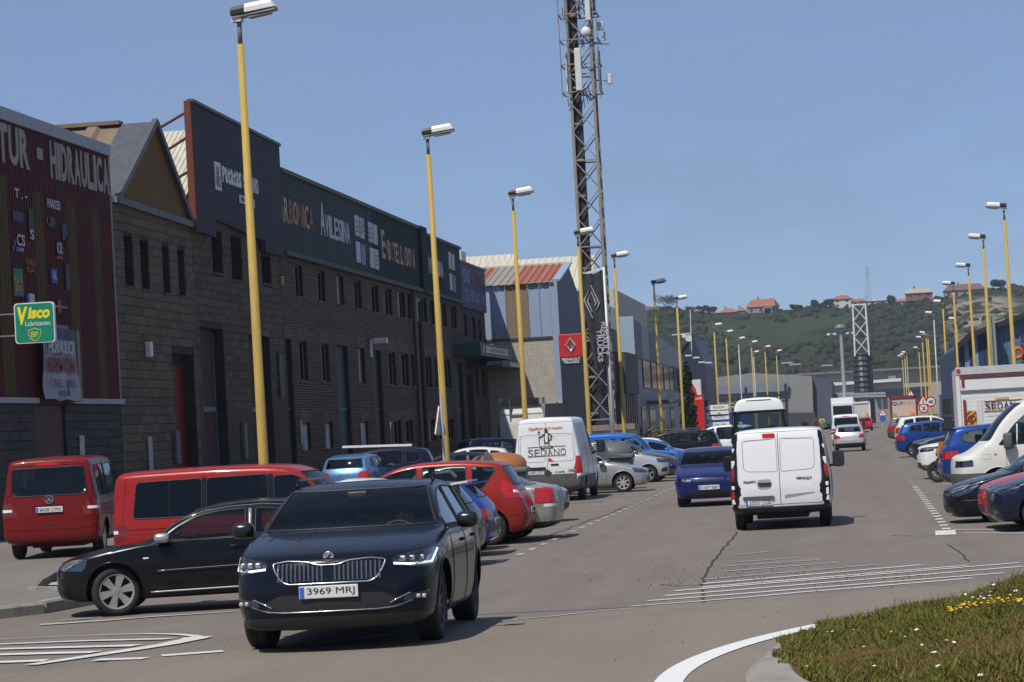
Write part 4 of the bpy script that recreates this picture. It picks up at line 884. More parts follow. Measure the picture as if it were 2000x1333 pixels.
def worn_paint(name, c=(.62, .61, .58), wear=.45):
 t = NT(name); t.set(Roughness=.7); f = t.noise(26, 6, .7); g = t.noise(2.2, 5, .6)
 m = t.math('MULTIPLY', t.ramp(f, (.42, 0.), (.60, 1.)), t.ramp(g, (.35, .2), (.65, 1.)))
 t.col(t.mix(t.math('MULTIPLY', m, wear), c, (.20, .185, .165))); return t.m
L_WHITE = worn_paint('worn_road_paint'); L_FAINT = worn_paint('faded_road_paint', (.42, .41, .38), .95); L_FRESH = worn_paint('fresh_road_paint', (.68, .68, .66), .15)
def sheet(name, xs, yf0, yf1, dz, mat, ny=6):
 m = MB();
 for x in xs:
  a, b = yf0(x), yf1(x)
  for k in range(ny+1): y = a+(b-a)*k/ny; m.v.append((x, y, gz(x, y)+dz))
 for i in range(len(xs)-1):
  for k in range(ny): q = i*(ny+1)+k; m.f.append((q, q+ny+1, q+ny+2, q+1))
 return tag(m.build(name, mat), kind='structure')
near = [-60, -20, 0, 8, 14]+[18+.5*i for i in range(33)]
xs_all = near+[36, 45, 60, 90, 140, 220, 330, 500, 800, 1200, 2600]
def base_ground():
 ys = [-900, -400, -150, -60, -30, -15, -6, 0, 4, 8, 10, 11.3]+[11.6+.3*i for i in range(11)]+[15, 17, 20, 24, 40, 90, 300, 900]; xs = xs_all[:]; m = MB(); n = len(ys)
 xs = sorted(xs+[37, 37.7, 38.5, 39.3, 40, 40.8, 41.6, 42.4, 43, 50, 72, 110]); m.v = [(x, y, gz(x, y)) for x in xs for y in ys]; m.f = [(i*n+k, i*n+n+k, i*n+n+k+1, i*n+k+1) for i in range(len(xs)-1) for k in range(n-1)]
 tag(m.build('ground', A_LOT, None, True), kind='structure')
base_ground()
ydl = lambda x: 5.85 if x > 44 else 5.85+max(0, (44-x))*.06; ydr = lambda x: -1.5-.0022*max(0, x-44)
sheet('road', [29.6+.4*i for i in range(8)]+[33, 34, 36, 40, 50, 70, 100, 150, 220, 330, 470], lambda x: ydr(x)+.1 if x > 44 else ydr(x)-(44-x)*.10, ydl, .004, A_ROAD, 10)
seam = [(21.0, 8.6), (21.8, 7.2), (22.55, 6.60), (23.1, 5.6), (24.1, 4.55), (25.4, 3.6), (27.4, 2.95), (29.5, 2.35), (30.4, 1.68), (31.0, .75), (31.5, -.39), (32.3, -1.94), (34, -5), (38, -11)]
def ring():
 m = MB(); ps = []
 for (a, b), (c, d) in zip(seam, seam[1:]):
  k = max(2, int(math.hypot(c-a, d-b)/.35))
  ps += [(a+(c-a)*i/k, b+(d-b)*i/k) for i in range(k)]
 ps.append(seam[-1]); n = 26; C0 = (6., -6.)
 for (x, y) in ps:
  for i in range(n+1):
   u = i/n; px, py = x+(C0[0]-x)*u, y+(C0[1]-y)*u; m.v.append((px, py, gz(px, py)+.007))
 for i in range(len(ps)-1):
  for k in range(n): q = i*(n+1)+k; m.f.append((q, q+n+1, q+n+2, q+1))
 return tag(m.build('ring_road', A_RING), kind='structure')
ring()
def stripe(mb, pts, w, dz=.012, step=.3):
 d = []
 for (a, b), (c, e) in zip(pts, pts[1:]):
  k = max(1, int(math.hypot(c-a, e-b)/step)); d += [(a+(c-a)*i/k, b+(e-b)*i/k) for i in range(k)]
 d.append(pts[-1]); base = len(mb.v)
 for i, p in enumerate(d):
  q0, q1 = d[max(0, i-1)], d[min(len(d)-1, i+1)]; tx, ty = q1[0]-q0[0], q1[1]-q0[1]; l = math.hypot(tx, ty) or 1
  ww = w[0]+(w[1]-w[0])*i/max(1, len(d)-1) if isinstance(w, tuple) else w
  nx, ny = -ty/l*ww/2, tx/l*ww/2
  for s in (1, -1): x, y = p[0]+nx*s, p[1]+ny*s; mb.v.append((x, y, gz(x, y)+dz))
 for i in range(len(d)-1): q = base+2*i; mb.f.append((q, q+1, q+3, q+2))
 return mb
def gp(px, py): v = on_ground(px, py); return (v.x, v.y)
def mark(name, lines, mat, dz=.012):
 m = MB()
 for pts, w in lines: stripe(m, pts, w, dz)
 return tag(m.build(name, mat, fix=False), kind='structure')
rng = random.Random(3)
mark('dotted_edge_line', [([(x, ydl(x)-.05), (x+.75*rng.uniform(.8, 1.1), ydl(x)-.05)], .12) for x in np.arange(42.5, 175, 1.75)], L_FAINT)
mark('dotted_edge_line', [([(x, ydr(x)), (x+.5, ydr(x))], .15) for x in np.arange(46, 72, 1.35)], L_WHITE)
mark('dotted_edge_line', [([(x, ydr(x)), (x+.42, ydr(x))], .12) for x in np.arange(72, 185, 1.35)], L_FAINT)
mark('parking_bay_line', [([(44.0, -1.42), (45.6, -1.46)], .34), ([(45.75, -1.62), (44.1, -3.2), (43.0, -4.4)], .11), ([(44.35, -1.7), (43.2, -2.7), (41.6, -4.2)], .10)]+[([(x, -1.9), (x-.2, -6.0)], .10) for x in (51, 58, 65, 72, 79, 86)], L_WHITE)
mark('parking_bay_line', [([(x, 6.3), (x+.3, 10.3)], .10) for x in (48.2, 55.5, 63, 70, 78, 86, 94)], L_FAINT)
rows = [((1232, 1186), (1900, 1131)), ((1265, 1175.5), (1960, 1121)), ((1300, 1165.5), (2000, 1108)), ((1318, 1156), (1990, 1101)), ((1368, 1149), (1890, 1106)), ((1372, 1142), (1800, 1105)), ((1380, 1133), (1720, 1104)), ((1412, 1118), (1640, 1100)), ((1415, 1108), (1600, 1095))]
mark('hatch_marking', [([gp(*a), gp((a[0]+b[0])/2, (a[1]+b[1])/2), gp(*b)], (.15, .12)) for a, b in rows[:6]], L_WHITE)
mark('hatch_marking', [([gp(*a), gp(*b)], (.13, .10)) for a, b in rows[6:]]+[([gp(1430, 1100), gp(1560, 1091)], .10), ([gp(1440, 1085), gp(1500, 1079)], .10)], L_FAINT)
mark('ring_edge_line', [([gp(960, 1217), gp(1080, 1206), gp(1240, 1189)], (.12, .10)), ([gp(1240, 1189), gp(1400, 1178), gp(1620, 1163)], (.05, .04))], L_FAINT)
mark('give_way_line', [([gp(188, 1292), gp(286, 1289)], .20), ([gp(316, 1284), gp(436, 1275)], .20), ([gp(600, 1262), gp(760, 1243)], .16)], L_WHITE, .016)
hl = [gp(-40, 1253), gp(100, 1246), gp(200, 1242), gp(280, 1240), gp(340, 1241), gp(375, 1243.5), gp(388, 1246), gp(378, 1250), gp(330, 1260), gp(260, 1271), gp(160, 1286), gp(60, 1301)]
mark('hatch_outline', [(hl[:7], .12), (hl[6:], (.28, .16))], L_WHITE)
mark('hatch_marking', [([gp(-40, 1262), gp(160, 1254), gp(332, 1250)], (.2, .22)), ([gp(-40, 1271), gp(150, 1266), gp(268, 1263)], (.2, .22)), ([gp(-40, 1282), gp(100, 1278), gp(188, 1276)], (.2, .22)), ([gp(-40, 1297), gp(50, 1294), gp(92, 1292)], (.2, .22))], L_WHITE)
mark('bay_edge_line', [([gp(78, 1222), gp(200, 1214), gp(300, 1206), gp(460, 1196)], (.28, .10)), ([gp(120, 1214), gp(180, 1209)], .12)], L_FAINT)
mark('faded_stop_paint', [([gp(-20, 1148), gp(60, 1144), gp(120, 1142)], .5), ([gp(20, 1160), gp(110, 1152)], .3)], L_FAINT, .02)
def crack(pts, w=.03):
 r = random.Random(int(pts[0][0])); d = []
 for (a, b), (c, e) in zip(pts, pts[1:]):
  for i in range(6): u = i/6; d.append((a+(c-a)*u+r.uniform(-3, 3), b+(e-b)*u+r.uniform(-.6, .6)))
 d.append(pts[-1]); return ([gp(*p) for p in d], w)
mark('asphalt_crack', [crack([(1440, 1040), (1415, 1070), (1395, 1095), (1374, 1128), (1372, 1150), (1373, 1180)], .035), crack([(1850, 1065), (1880, 1085), (1892, 1098)], .025), crack([(1297, 962), (1200, 1000), (1118, 1030), (1060, 1052)], .028),
  crack([(1440, 1140), (1330, 1146), (1290, 1143)], .03), crack([(1840, 1046), (1790, 1049), (1740, 1047)], .03), crack([(1000, 1075), (1060, 1062), (1130, 1046)], .02)], plain('crack_tar', (.035, .03, .027), .9), .010)
def stones():
 r = random.Random(5); m = MB()
 for k in range(420):
  px, py = (r.gauss(1560, 190), r.gauss(1128, 13)) if k < 330 else (r.uniform(0, 1900), r.uniform(1050, 1300))
  if py > 1160 and k < 330: continue
  v = on_ground(px, py); s = r.uniform(.006, .016) if k < 330 else r.uniform(.004, .010); a = r.uniform(0, 6)
  ps = [(v.x+s*math.cos(a+q*2.1)*r.uniform(.7, 1.3), v.y+s*math.sin(a+q*2.1)*r.uniform(.7, 1.3), v.z+.008) for q in range(3)]
  m.add(ps+[(v.x, v.y, v.z+.010+s*1.1)], [(0, 1, 3), (1, 2, 3), (2, 0, 3)])
 o = m.build('loose_gravel', plain('dark_chippings', (.055, .048, .04), .9, var=.4, scale=30)); tag(o, kind='stuff', label='dark loose chippings scattered over the hatched road markings')
stones()
kerb_m = streaked('kerb_concrete', (.30, .285, .255), (.10, .09, .075), .8, .9, run=(3, 3, 1.2))
def footway():
 pts = [(34.15, 11.45), (35.4, 10.95), (36.3, 10.85), (36.3, 30), (33.0, 30), (33.0, 15)]
 pts = [(33.9, 11.6), (34.7, 11.12), (36.2, 10.9), (37.4, 10.95), (38.6, 12.5), (40.6, 13.0), (44, 13.6), (44, 24), (31, 24), (31, 13.2)]
 m = MB(); m.prism([(x, y) for x, y in pts], .13, lambda u, v, w: (u, v, gz(u, v)+w)); o = m.build('footway', A_SIDE); tag(o, kind='structure')
 line = [(31.2, 13.0), (32.4, 12.3), (33.9, 11.6), (34.7, 11.12), (36.2, 10.9), (37.4, 10.95), (38.6, 12.5)]
 for i in range(len(line)-1):
  (a, b), (c, d) = line[i], line[i+1]; L = math.hypot(c-a, d-b); n = max(1, int(L/.9))
  for k in range(n):
   if i == 1 and k == 0: continue                # missing stone
   u0, u1 = (k+.015)/n, (k+.985)/n; p, q = Vector((a+(c-a)*u0, b+(d-b)*u0, 0)), Vector((a+(c-a)*u1, b+(d-b)*u1, 0))
   t = (q-p).normalized(); nrm = Vector((t.y, -t.x, 0))
   s = MB(); h = .165+rng.uniform(-.01, .012)
   prof = [(-.14, 0), (.035, 0), (.03, h-.03), (.005, h), (-.14, h)]
   s.add([tuple(e+nrm*o_+Vector((0, 0, z+gz(e.x, e.y)))) for e in (p, q) for o_, z in prof], [(0, 1, 2, 3, 4), (9, 8, 7, 6, 5)]+[(j, (j+1) % 5, 5+(j+1) % 5, 5+j) for j in range(5)])
   s.build('kerb_stone', kerb_m, o)
footway()
IC, IR = (18.6, -8.1), 8.95
def mound(r): return .10+.64*(1-smooth(5.9, 8.75, r))
def island():
 cen = gz(*IC); t = NT('island_earth'); t.set(Roughness=1); t.b.inputs['Specular IOR Level'].default_value = 0; f = t.noise(5, 6, .65); g = t.noise(40, 3)
 t.col(t.mix(t.ramp(g, (.35, .5), (.65, 0.)), t.ramp(f, (.35, (.115, .068, .030)), (.65, (.12, .095, .035))), (.05, .032, .016)))
 m = MB(); nr, na = 22, 120
 for i in range(nr+1):
  r = 8.72*i/nr
  for k in range(na): a = 2*math.pi*k/na; x, y = IC[0]+r*math.cos(a), IC[1]+r*math.sin(a); m.v.append((x, y, gz(x, y)+mound(r)+.02*math.sin(9*a+r*3)*(r < 8.4)))
 for i in range(nr):
  for k in range(na): l = (k+1) % na; m.f.append((i*na+k, (i+1)*na+k, (i+1)*na+l, i*na+l))
 o = tag(m.build('roundabout_ground', t.m, None, True), kind='structure')
 n = 64; km = streaked('island_kerb_concrete', (.27, .255, .225), (.11, .095, .075), .7, .92, run=(2, 2, 2))
 for k in range(n):
  a0, a1 = 2*math.pi*(k+.008)/n, 2*math.pi*(k+.992)/n; am = (a0+a1)/2
  if math.cos(am) < -.75 and abs(am-math.pi) < .3: continue
  s = MB(); prof = [(IR, -.02), (IR, .045), (IR-.09, .115), (IR-.30, .135), (IR-.42, .02)]
  dz = rng.uniform(-.006, .006)
  for a in np.linspace(a0, a1, 4):
   for r, z in prof: x, y = IC[0]+r*math.cos(a), IC[1]+r*math.sin(a); s.v.append((x, y, gz(x, y)+z+dz))
  for i in range(3):
   for j in range(5): q = i*5; s.f.append((q+j, q+5+j, q+5+(j+1) % 5, q+(j+1) % 5))
  s.f += [(0, 1, 2, 3, 4), (19, 18, 17, 16, 15)]
  s.build('kerb_stone', km, o)
 pts = [(IC[0]+9.5*math.cos(a), IC[1]+9.5*math.sin(a)) for a in np.linspace(.35, 2.2, 60)]
 mark('ring_line', [(pts, .21)], L_FRESH, .014)
island()
def grass():
 r = np.random.default_rng(11); N = 300000
 ang = r.uniform(math.radians(25), math.radians(150), N); rad = 8.9*np.sqrt(r.uniform(.30, 1, N))
 x = IC[0]+rad*np.cos(ang); y = IC[1]+rad*np.sin(ang)
 vis = (x > 14.5) & (y > -3.4) & (rad < 8.56+.30*np.clip((x-17.2)/3.2, 0, 1)+.05*np.sin(ang*37)+.04*np.sin(ang*91)); x, y, rad = x[vis], y[vis], rad[vis]; N = len(x)
 z = np.array([gz(a, b) for a, b in zip(x, y)])+np.array([mound(q) for q in rad])-.01
 z = np.where(rad > 8.35, np.maximum(z, z*0+np.array([gz(a, b) for a, b in zip(x, y)])+.125), z)
 clump = np.sin(x*3.1+np.sin(y*2.3)*1.5)*np.sin(y*2.7+x*.8); bare = (np.sin(x*1.7+2)*np.sin(y*2.1+1)+.35*np.sin(x*7)*np.sin(y*6) > .62) & (r.uniform(0, 1, N) < .8)
 h = (.026+.026*r.uniform(0, 1, N)+.022*np.clip(clump, 0, 1))*np.where(r.uniform(0, 1, N) > .985, 2.2, 1)*np.where(rad > 8.55, 1.0, 1); h[bare] *= .4
 a = r.uniform(0, 2*math.pi, N); w = .0032+.003*r.uniform(0, 1, N); lean = r.uniform(.1, .9, N)*h; b = r.uniform(0, 2*math.pi, N)
 dx, dy = np.cos(a)*w, np.sin(a)*w; lx, ly = np.cos(b)*lean, np.sin(b)*lean
 V = np.empty((N, 5, 3)); V[:, 0] = np.stack([x-dx, y-dy, z], 1); V[:, 1] = np.stack([x+dx, y+dy, z], 1)
 V[:, 2] = np.stack([x+lx*.35-dx*.8, y+ly*.35-dy*.8, z+h*.6], 1); V[:, 3] = np.stack([x+lx*.35+dx*.8, y+ly*.35+dy*.8, z+h*.6], 1); V[:, 4] = np.stack([x+lx, y+ly, z+h], 1)
 i = np.arange(N)*5; T = np.stack([i, i+1, i+3, i, i+3, i+2, i+2, i+3, i+4], 1).reshape(-1, 3)
 me = bpy.data.meshes.new('grass'); me.vertices.add(N*5); me.vertices.foreach_set('co', V.ravel().astype(np.float32)); n = len(T)
 me.loops.add(n*3); me.loops.foreach_set('vertex_index', T.ravel().astype(np.int32)); me.polygons.add(n); me.polygons.foreach_set('loop_start', np.arange(0, n*3, 3, dtype=np.int32)); me.update(calc_edges=True)
 t = NT('grass_blades'); t.set(Roughness=.7); t.b.inputs['Specular IOR Level'].default_value = .25
 gi = t.n('ShaderNodeNewGeometry'); rp = gi.outputs['Random Per Island']
 patch = t.noise(1.1, 4, .6); c = t.ramp(rp, (0., (.066, .095, .010)), (.5, (.112, .128, .013)), (.76, (.145, .122, .022)), (.92, (.22, .16, .055)), (1., (.12, .075, .04)))
 c = t.mix(t.ramp(patch, (.42, 0.), (.62, .5)), c, (.15, .105, .03)); t.col(c)
 tag(link('grass', me, t.m), kind='stuff', label='short green and straw grass on the roundabout mound')
 rr = random.Random(9)
 def flowers(name, label, mat, spots, size, stem):
  m = MB()
  for px, py in spots:
   q = ray(px, py); k = 14.
   while k < 40:
    X_, Y_ = q.x*k, q.y*k; d = math.hypot(X_-IC[0], Y_-IC[1]); zz = gz(X_, Y_)+(mound(d) if d < 8.8 else 0)
    if HC+q.z*k < zz+.035: break
    k += .02
   if math.hypot(q.x*k-IC[0], q.y*k-IC[1]) > 8.6: continue
   c = Vector((q.x*k, q.y*k, HC+q.z*k+.015)); s = size*rr.uniform(.7, 1.2); tilt = Vector((rr.uniform(-.5, .2), rr.uniform(-.3, .3), 1)).normalized(); u = tilt.orthogonal().normalized(); v = tilt.cross(u)
   ring_ = [c+(u*math.cos(a_)+v*math.sin(a_))*s*(1 if j % 2 else .62) for j, a_ in enumerate(np.linspace(0, 2*math.pi, 15)[:-1])]
   m.add([c+tilt*s*.25]+ring_, [(0, j+1, (j+1) % 14+1) for j in range(14)]); m.add([c-tilt*.004, c+u*s*.3, c+v*s*.3], [(0, 1, 2)])
  tag(m.build(name, mat, fix=False), kind='stuff', label=label)
 W = [(rr.uniform(1800, 2000), rr.uniform(1122, 1175)) for _ in range(34)]+[(rr.gauss(1830, 60), rr.uniform(1150, 1172)) for _ in range(22)]+[(1602, 1204), (1641, 1187), (1676, 1180), (1640, 1209), (1601, 1216), (1581, 1232), (1709, 1207), (1646, 1221), (1687, 1268), (1801, 1264), (1850, 1255), (1864, 1259), (1822, 1279), (1827, 1278), (1832, 1305), (1831, 1309), (1708, 1305), (1915, 1323), (1625, 1237), (1667, 1211), (1720, 1190), (1750, 1172), (1576, 1306), (1617, 1238), (1768, 1248), (1790, 1234)]
 flowers('white_daisies', 'white daisies dotted over the grass mound', plain('daisy_petals', (.75, .75, .72), .6, var=.05), W, .016, .06)
 Yl = [(rr.gauss(cx, 9), rr.gauss(cy, 3)) for cx, cy, n in ((1738, 1166, 9), (1752, 1162, 6), (1820, 1147, 12), (1862, 1192, 16), (1884, 1186, 14), (1898, 1183, 10), (1930, 1180, 8), (1955, 1175, 10), (1983, 1177, 8), (1745, 1187, 8)) for _ in range(n)]+[(1741, 1238), (1949, 1281), (1667, 1234), (1652, 1201)]
 flowers('yellow_flowers', 'clusters of small yellow flowers in the mound grass', plain('yellow_petals', (.75, .45, .02), .6, var=.2, scale=20), Yl, .013, .05)
grass()
# ------------------------------------------------------------------ buildings on the left; facades run along y = 20.6 and face the street
FY = 20.6
def facade(parent, x0, x1, z0, z1, openings, mat, y=FY, depth=.28, name='wall', kind=None):
 xs = sorted({x0, x1, *[v for o in openings for v in o[:2]]}); zs = sorted({z0, z1, *[v for o in openings for v in o[2:4]]}); m = MB()
 for xa, xb in zip(xs, xs[1:]):
  for za, zb in zip(zs, zs[1:]):
   cx, cz = (xa+xb)/2, (za+zb)/2
   if any(o[0] < cx < o[1] and o[2] < cz < o[3] for o in openings): continue
   m.quad((xa, y, za), (xb, y, za), (xb, y, zb), (xa, y, zb))
 for xa, xb, za, zb in [o[:4] for o in openings]:
  m.quad((xa, y, za), (xa, y+depth, za), (xa, y+depth, zb), (xa, y, zb)); m.quad((xb, y+depth, za), (xb, y, za), (xb, y, zb), (xb, y+depth, zb))
  m.quad((xa, y, zb), (xa, y+depth, zb), (xb, y+depth, zb), (xb, y, zb)); m.quad((xa, y+depth, za), (xa, y, za), (xb, y, za), (xb, y+depth, za))
 return m.build(name, mat, parent, fix=False)
def window_part(parent, o, y=FY, depth=.2, frame_m=None, pane_m=None, mull=True, lit=.05, name='window'):
 xa, xb, za, zb = o; f = MB(); t = .05; yy = y+depth
 for a, b in (((xa, yy, za), (xa+t, yy+.05, zb)), ((xb-t, yy, za), (xb, yy+.05, zb)), ((xa+t, yy, za), (xb-t, yy+.05, za+t)), ((xa+t, yy, zb-t), (xb-t, yy+.05, zb))): f.box(a, b)
 if mull: c = xa+(xb-xa)*.5; f.box((c-.03, yy-.01, za+t), (c+.03, yy+.05, zb-t))
 fo = f.build(name, frame_m, parent)
 g = MB(); g.box((xa+t*.6, yy+.022, za+t*.6), (xb-t*.6, yy+.028, zb-t*.6)); g.build('pane', pane_m, fo)
 b = MB(); b.box((xa+.06, yy+.20, za), (xb-.06, yy+.22, zb)); b.build('unlit_room_sheet', M_room, fo)  # near-black sheet stands in for the unlit room behind the pane
 return fo
def corrugated(m, x0, x1, z0, z1, y, pitch=.2, d=.035):
 n = int(round((x1-x0)/pitch)); p = (x1-x0)/max(1, n); xs = []
 for i in range(n): a = x0+i*p; xs += [(a, 0), (a+p*.3, 0), (a+p*.45, -d), (a+p*.85, -d)]
 xs.append((x1, 0)); base = len(m.v)
 for x, o in xs: m.v += [(x, y+o, z0), (x, y+o, z1)]
 for i in range(len(xs)-1): q = base+2*i; m.f.append((q, q+2, q+3, q+1))
 return m
def ribbed(m, P0, U, V, w, h, pitch=.3, d=.04, nrm=None):
 P0, U, V = Vector(P0), Vector(U).normalized(), Vector(V).normalized(); N = Vector(nrm).normalized() if nrm else U.cross(V)
 n = max(1, int(round(w/pitch))); p = w/n; base = len(m.v); st = []
 for i in range(n): a = i*p; st += [(a, 0), (a+p*.55, 0), (a+p*.65, d), (a+p*.9, d)]
 st.append((w, 0))
 for a, o in st: q = P0+U*a+N*o; m.v += [tuple(q), tuple(q+V*h)]
 for i in range(len(st)-1): q = base+2*i; m.f.append((q, q+2, q+3, q+1))
 return m
M_room = plain('dark_room', (.012, .012, .013), .9, var=.4)
M_wframe = plain('grey_window_frame', (.17, .17, .165), .5); M_wpane = glass('old_window_glass', (.35, .37, .38), 1.1)
M_white = plain('white_metal', (.62, .62, .60), .45, var=.08); M_coping = streaked('zinc_coping', (.34, .35, .36), (.12, .12, .12), .5, .5, .3)
# ---- the red corrugated workshop
rb = empty('red_workshop', (0, 0, 0), 0, 'dark red corrugated workshop with olive stripes and peeling pale lettering', 'building')
M_redc = streaked('dark_red_sheet', (.082, .013, .014), (.035, .012, .012), .6, .55, .0); M_olive = streaked('olive_translucent_sheet', (.095, .066, .022), (.035, .028, .014), .7, .6)
bx = MB(); bx.box((59.0, FY+.06, 0), (72.15, 48, 10.75)); bx.build('core', plain('workshop_side', (.07, .02, .02), .7), rb)
ol = [(62.0, 62.85), (65.0, 65.75), (67.92, 68.62), (70.24, 70.88)]; xs = [59.0]
for a, b in ol: xs += [a, b]
xs.append(72.15)
for i in range(len(xs)-1):
 a, b = xs[i], xs[i+1]
 if i % 2 == 1: corrugated(MB(), a, b, 3.62, 9.0 if i > 1 else 9.2, FY-.012, .2).build('translucent_panel', M_olive, rb, fix=False); corrugated(MB(), a, b, 9.0 if i > 1 else 9.2, 10.6, FY, .2).build('cladding_panel', M_redc, rb, fix=False)
 else: corrugated(MB(), a, b, 3.62, 10.6, FY, .2).build('cladding_panel', M_redc, rb, fix=False)
c = MB(); c.box((59.0, FY-.10, 10.58), (72.2, FY+.2, 10.9)); c.build('coping', M_coping, rb)
c = MB(); c.box((72.05, FY-.06, 3.6), (72.2, FY+.05, 10.58)); c.build('corner_trim', plain('pale_trim', (.20, .16, .15), .6), rb)
c = MB(); c.box((59.0, FY-.13, 3.50), (64.4, FY+.06, 3.64)); c.box((67.4, FY-.13, 3.50), (72.3, FY+.06, 3.64)); c.build('drip_sill', M_coping, rb)
M_letter = streaked('peeling_letter_paint', (.33, .32, .28), (.10, .03, .03), .55, .8, .0, 5, (2, 2, .6))
def wall_text(body, x0, x1, z0, z1, mat, par, y=FY-.04, **k):
 return lettering(body, frame(((x0+x1)/2, y, (z0+z1)/2), (1, 0, 0), (0, 0, 1)), mat, par, fit=(x1-x0, z1-z0), **k)
def wall_letters(body, x0, x1, z0, z1, mats, par, y=FY-.04, big=0, space=.12, bold=.02):
 n = len(body.replace(' ', '')); ws = [.45 if ch in 'I1' else (.55 if ch == ' ' else 1.) for ch in body]
 tot = sum(ws)+space*(len(body)-1)+(.35 if big else 0); u = (x1-x0)/tot; x = x0; k = 0
 for i, ch in enumerate(body):
  w = ws[i]*u*(1.35 if big and i == 0 else 1)
  if ch != ' ':
   top = z1+big if big and i == 0 else z1
   lettering(ch, frame((x+w/2, y, (z0+top)/2), (1, 0, 0), (0, 0, 1)), mats[k % len(mats)], par, name='letter', fit=(w, top-z0), bold=bold, depth=.012); k += 1
  x += w+space*u
wall_letters('ASTUR', 60.6, 64.75, 9.5, 10.5, [M_letter], rb, y=FY-.055, bold=.035)
d = MB(); d.box((65.44, FY-.07, 9.86), (65.88, FY-.05, 10.16)); d.build('letter', M_letter, rb)
wall_letters('HIDRAULICA', 66.55, 72.0, 9.46, 10.46, [M_letter], rb, y=FY-.055, bold=.035)
logo = lambda n, c: plain(n, c, .6, var=.4, scale=9)
LG = dict(w=logo('faded_white_print', (.45, .45, .46)), k=logo('black_print', (.012, .014, .02)), b=logo('blue_print', (.03, .06, .30)), o=logo('orange_print', (.22, .055, .01)), g=logo('green_print', (.015, .13, .07)), y=logo('yellow_print', (.30, .20, .05)), r=logo('dull_red_print', (.20, .03, .03)), n=logo('navy_print', (.02, .02, .07)))
def pxz(px, py): v = at_y(px, py, FY); return v.x, v.z
def sticker(px, py, w, h, key):
 x, z = pxz(px, py); m = MB(); m.box((x-w/2, FY-.075, z-h/2), (x+w/2, FY-.045, z+h/2)); m.build('sign_print', LG[key], rb)
def sticker_text(body, px, py, w, h, key):
 x, z = pxz(px, py); lettering(body, frame((x, FY-.078, z), (1, 0, 0), (0, 0, 1)), LG[key], rb, name='sign_print', fit=(w, h), bold=.02)
for a in ((56, 432, .42, .62, 'k'), (26, 487, .5, .12, 'b'), (37, 489, .35, .10, 'b'), (30, 424, .8, .26, 'n'), (112, 486, .5, .36, 'k'), (112, 504, .5, .08, 'r'), (101, 540, .5, .38, 'b'), (128, 543, .4, .7, 'n'), (31, 552, .75, .7, 'g'), (122, 455, .45, .42, 'n'), (95, 434, .6, .25, 'n'), (50, 588, .2, .3, 'b'), (57, 586, .45, .3, 'w'), (111, 600, .25, .35, 'o'), (90, 431, .22, .16, 'y'), (24, 480, .12, .3, 'r'), (126, 470, .1, .3, 'k')): sticker(*a)
for a in (('CS', 35, 470, .65, .30, 'w'), ('S', 57, 459, .32, .26, 'w'), ('12', 111, 485, .42, .28, 'w'), ('FARO', 54, 513, .8, .18, 'o'), ('SA', 55, 528, .7, .16, 'o'), ('PARKER', 100, 400, 1.15, .24, 'w'), ('FAG', 30, 548, .6, .20, 'y'), ('E', 31, 560, .5, .22, 'y'), ('T . -', 35, 380, 1.0, .24, 'w'), ('AL', 101, 538, .36, .22, 'w'), ('SKF', 37, 488, .34, .07, 'w')): sticker_text(*a)
M_block = None
def block_mat(name, c, c2):
 t = NT(name); t.set(Roughness=.9); oi = t.n('ShaderNodeObjectInfo'); nz = t.noise(5, 6, .65); runs = t.noise(1.4, 6, .6, stretch=(4, 4, .3))
 base = t.mix(t.ramp(oi.outputs['Random'], (0., 0.), (1., 1.)), [v*.68 for v in c], [v*1.32 for v in c]); base = t.mix(t.ramp(nz, (.35, .5), (.65, 0.)), base, [v*.6 for v in c])
 base = t.mix(t.ramp(runs, (.5, 0.), (.72, .75)), base, c2); t.col(base); t.bump(t.noise(30, 4), .5, .01); return t.m
M_blk1 = block_mat('tan_concrete_block', (.125, .084, .052), (.045, .04, .035)); M_blk2 = block_mat('dark_concrete_block', (.098, .066, .040), (.035, .03, .026)); M_blk0 = block_mat('grey_concrete_block', (.050, .045, .041), (.02, .018, .017))
M_mortar = plain('sooty_mortar', (.028, .024, .02), .95, var=.3)
def block_wall(par, x0, x1, z0, z1, openings, mat, bl, bh, limit=300, y=FY, zmin=1.2, relief=.018):
 cache = {}; rest = MB(); cnt = 0; r = random.Random(int(x0*10)); jt = .010
 nz = int(round((z1-z0)/bh)); bh = (z1-z0)/nz; rows_ = []
 for j in range(nz)[::-1]:
  za, zb = z0+j*bh, z0+(j+1)*bh; x = x0-(bl*.5 if j % 2 else 0)
  while x < x1-.01:
   a, b = max(x, x0), min(x+bl, x1); x += bl; segs = [(a, b)]
   for o in openings:
    if o[3] > za+.05 and o[2] < zb-.05:
     ns = []
     for p, q in segs:
      if q <= o[0] or p >= o[1]: ns.append((p, q)); continue
      if p < o[0]: ns.append((p, o[0]))
      if q > o[1]: ns.append((o[1], q))
     segs = ns
   for p, q in segs:
    if q-p < .08: continue
    w = round(q-p, 2); dy = r.uniform(-.007, .007)
    if cnt < limit and zb > zmin:
     if w not in cache: cache[w] = MB().rbox((-w/2+jt/2, -relief, -bh/2+.007), (w/2-jt/2, .05, bh/2-.007), .010).mesh('block')
     ob = link('concrete_block', cache[w], mat, par); ob.location = ((p+q)/2, y+dy, (za+zb)/2); cnt += 1
    else: rest.box((p+jt/2, y-relief+dy, za+jt/2), (q-jt/2, y+.05, zb-jt/2))
 if rest.v: tag(rest.build('block_courses', mat, par), kind='stuff')
bx = facade(rb, 59.0, 72.15, 0, 3.5, [(64.3, 66.9, 0, 3.45)], M_mortar, FY+.012, .4)
block_wall(rb, 59.0, 72.15, 0, 3.5, [(64.3, 66.9, 0, 3.45)], M_blk0, .9, .24, 200, FY, 1.0)
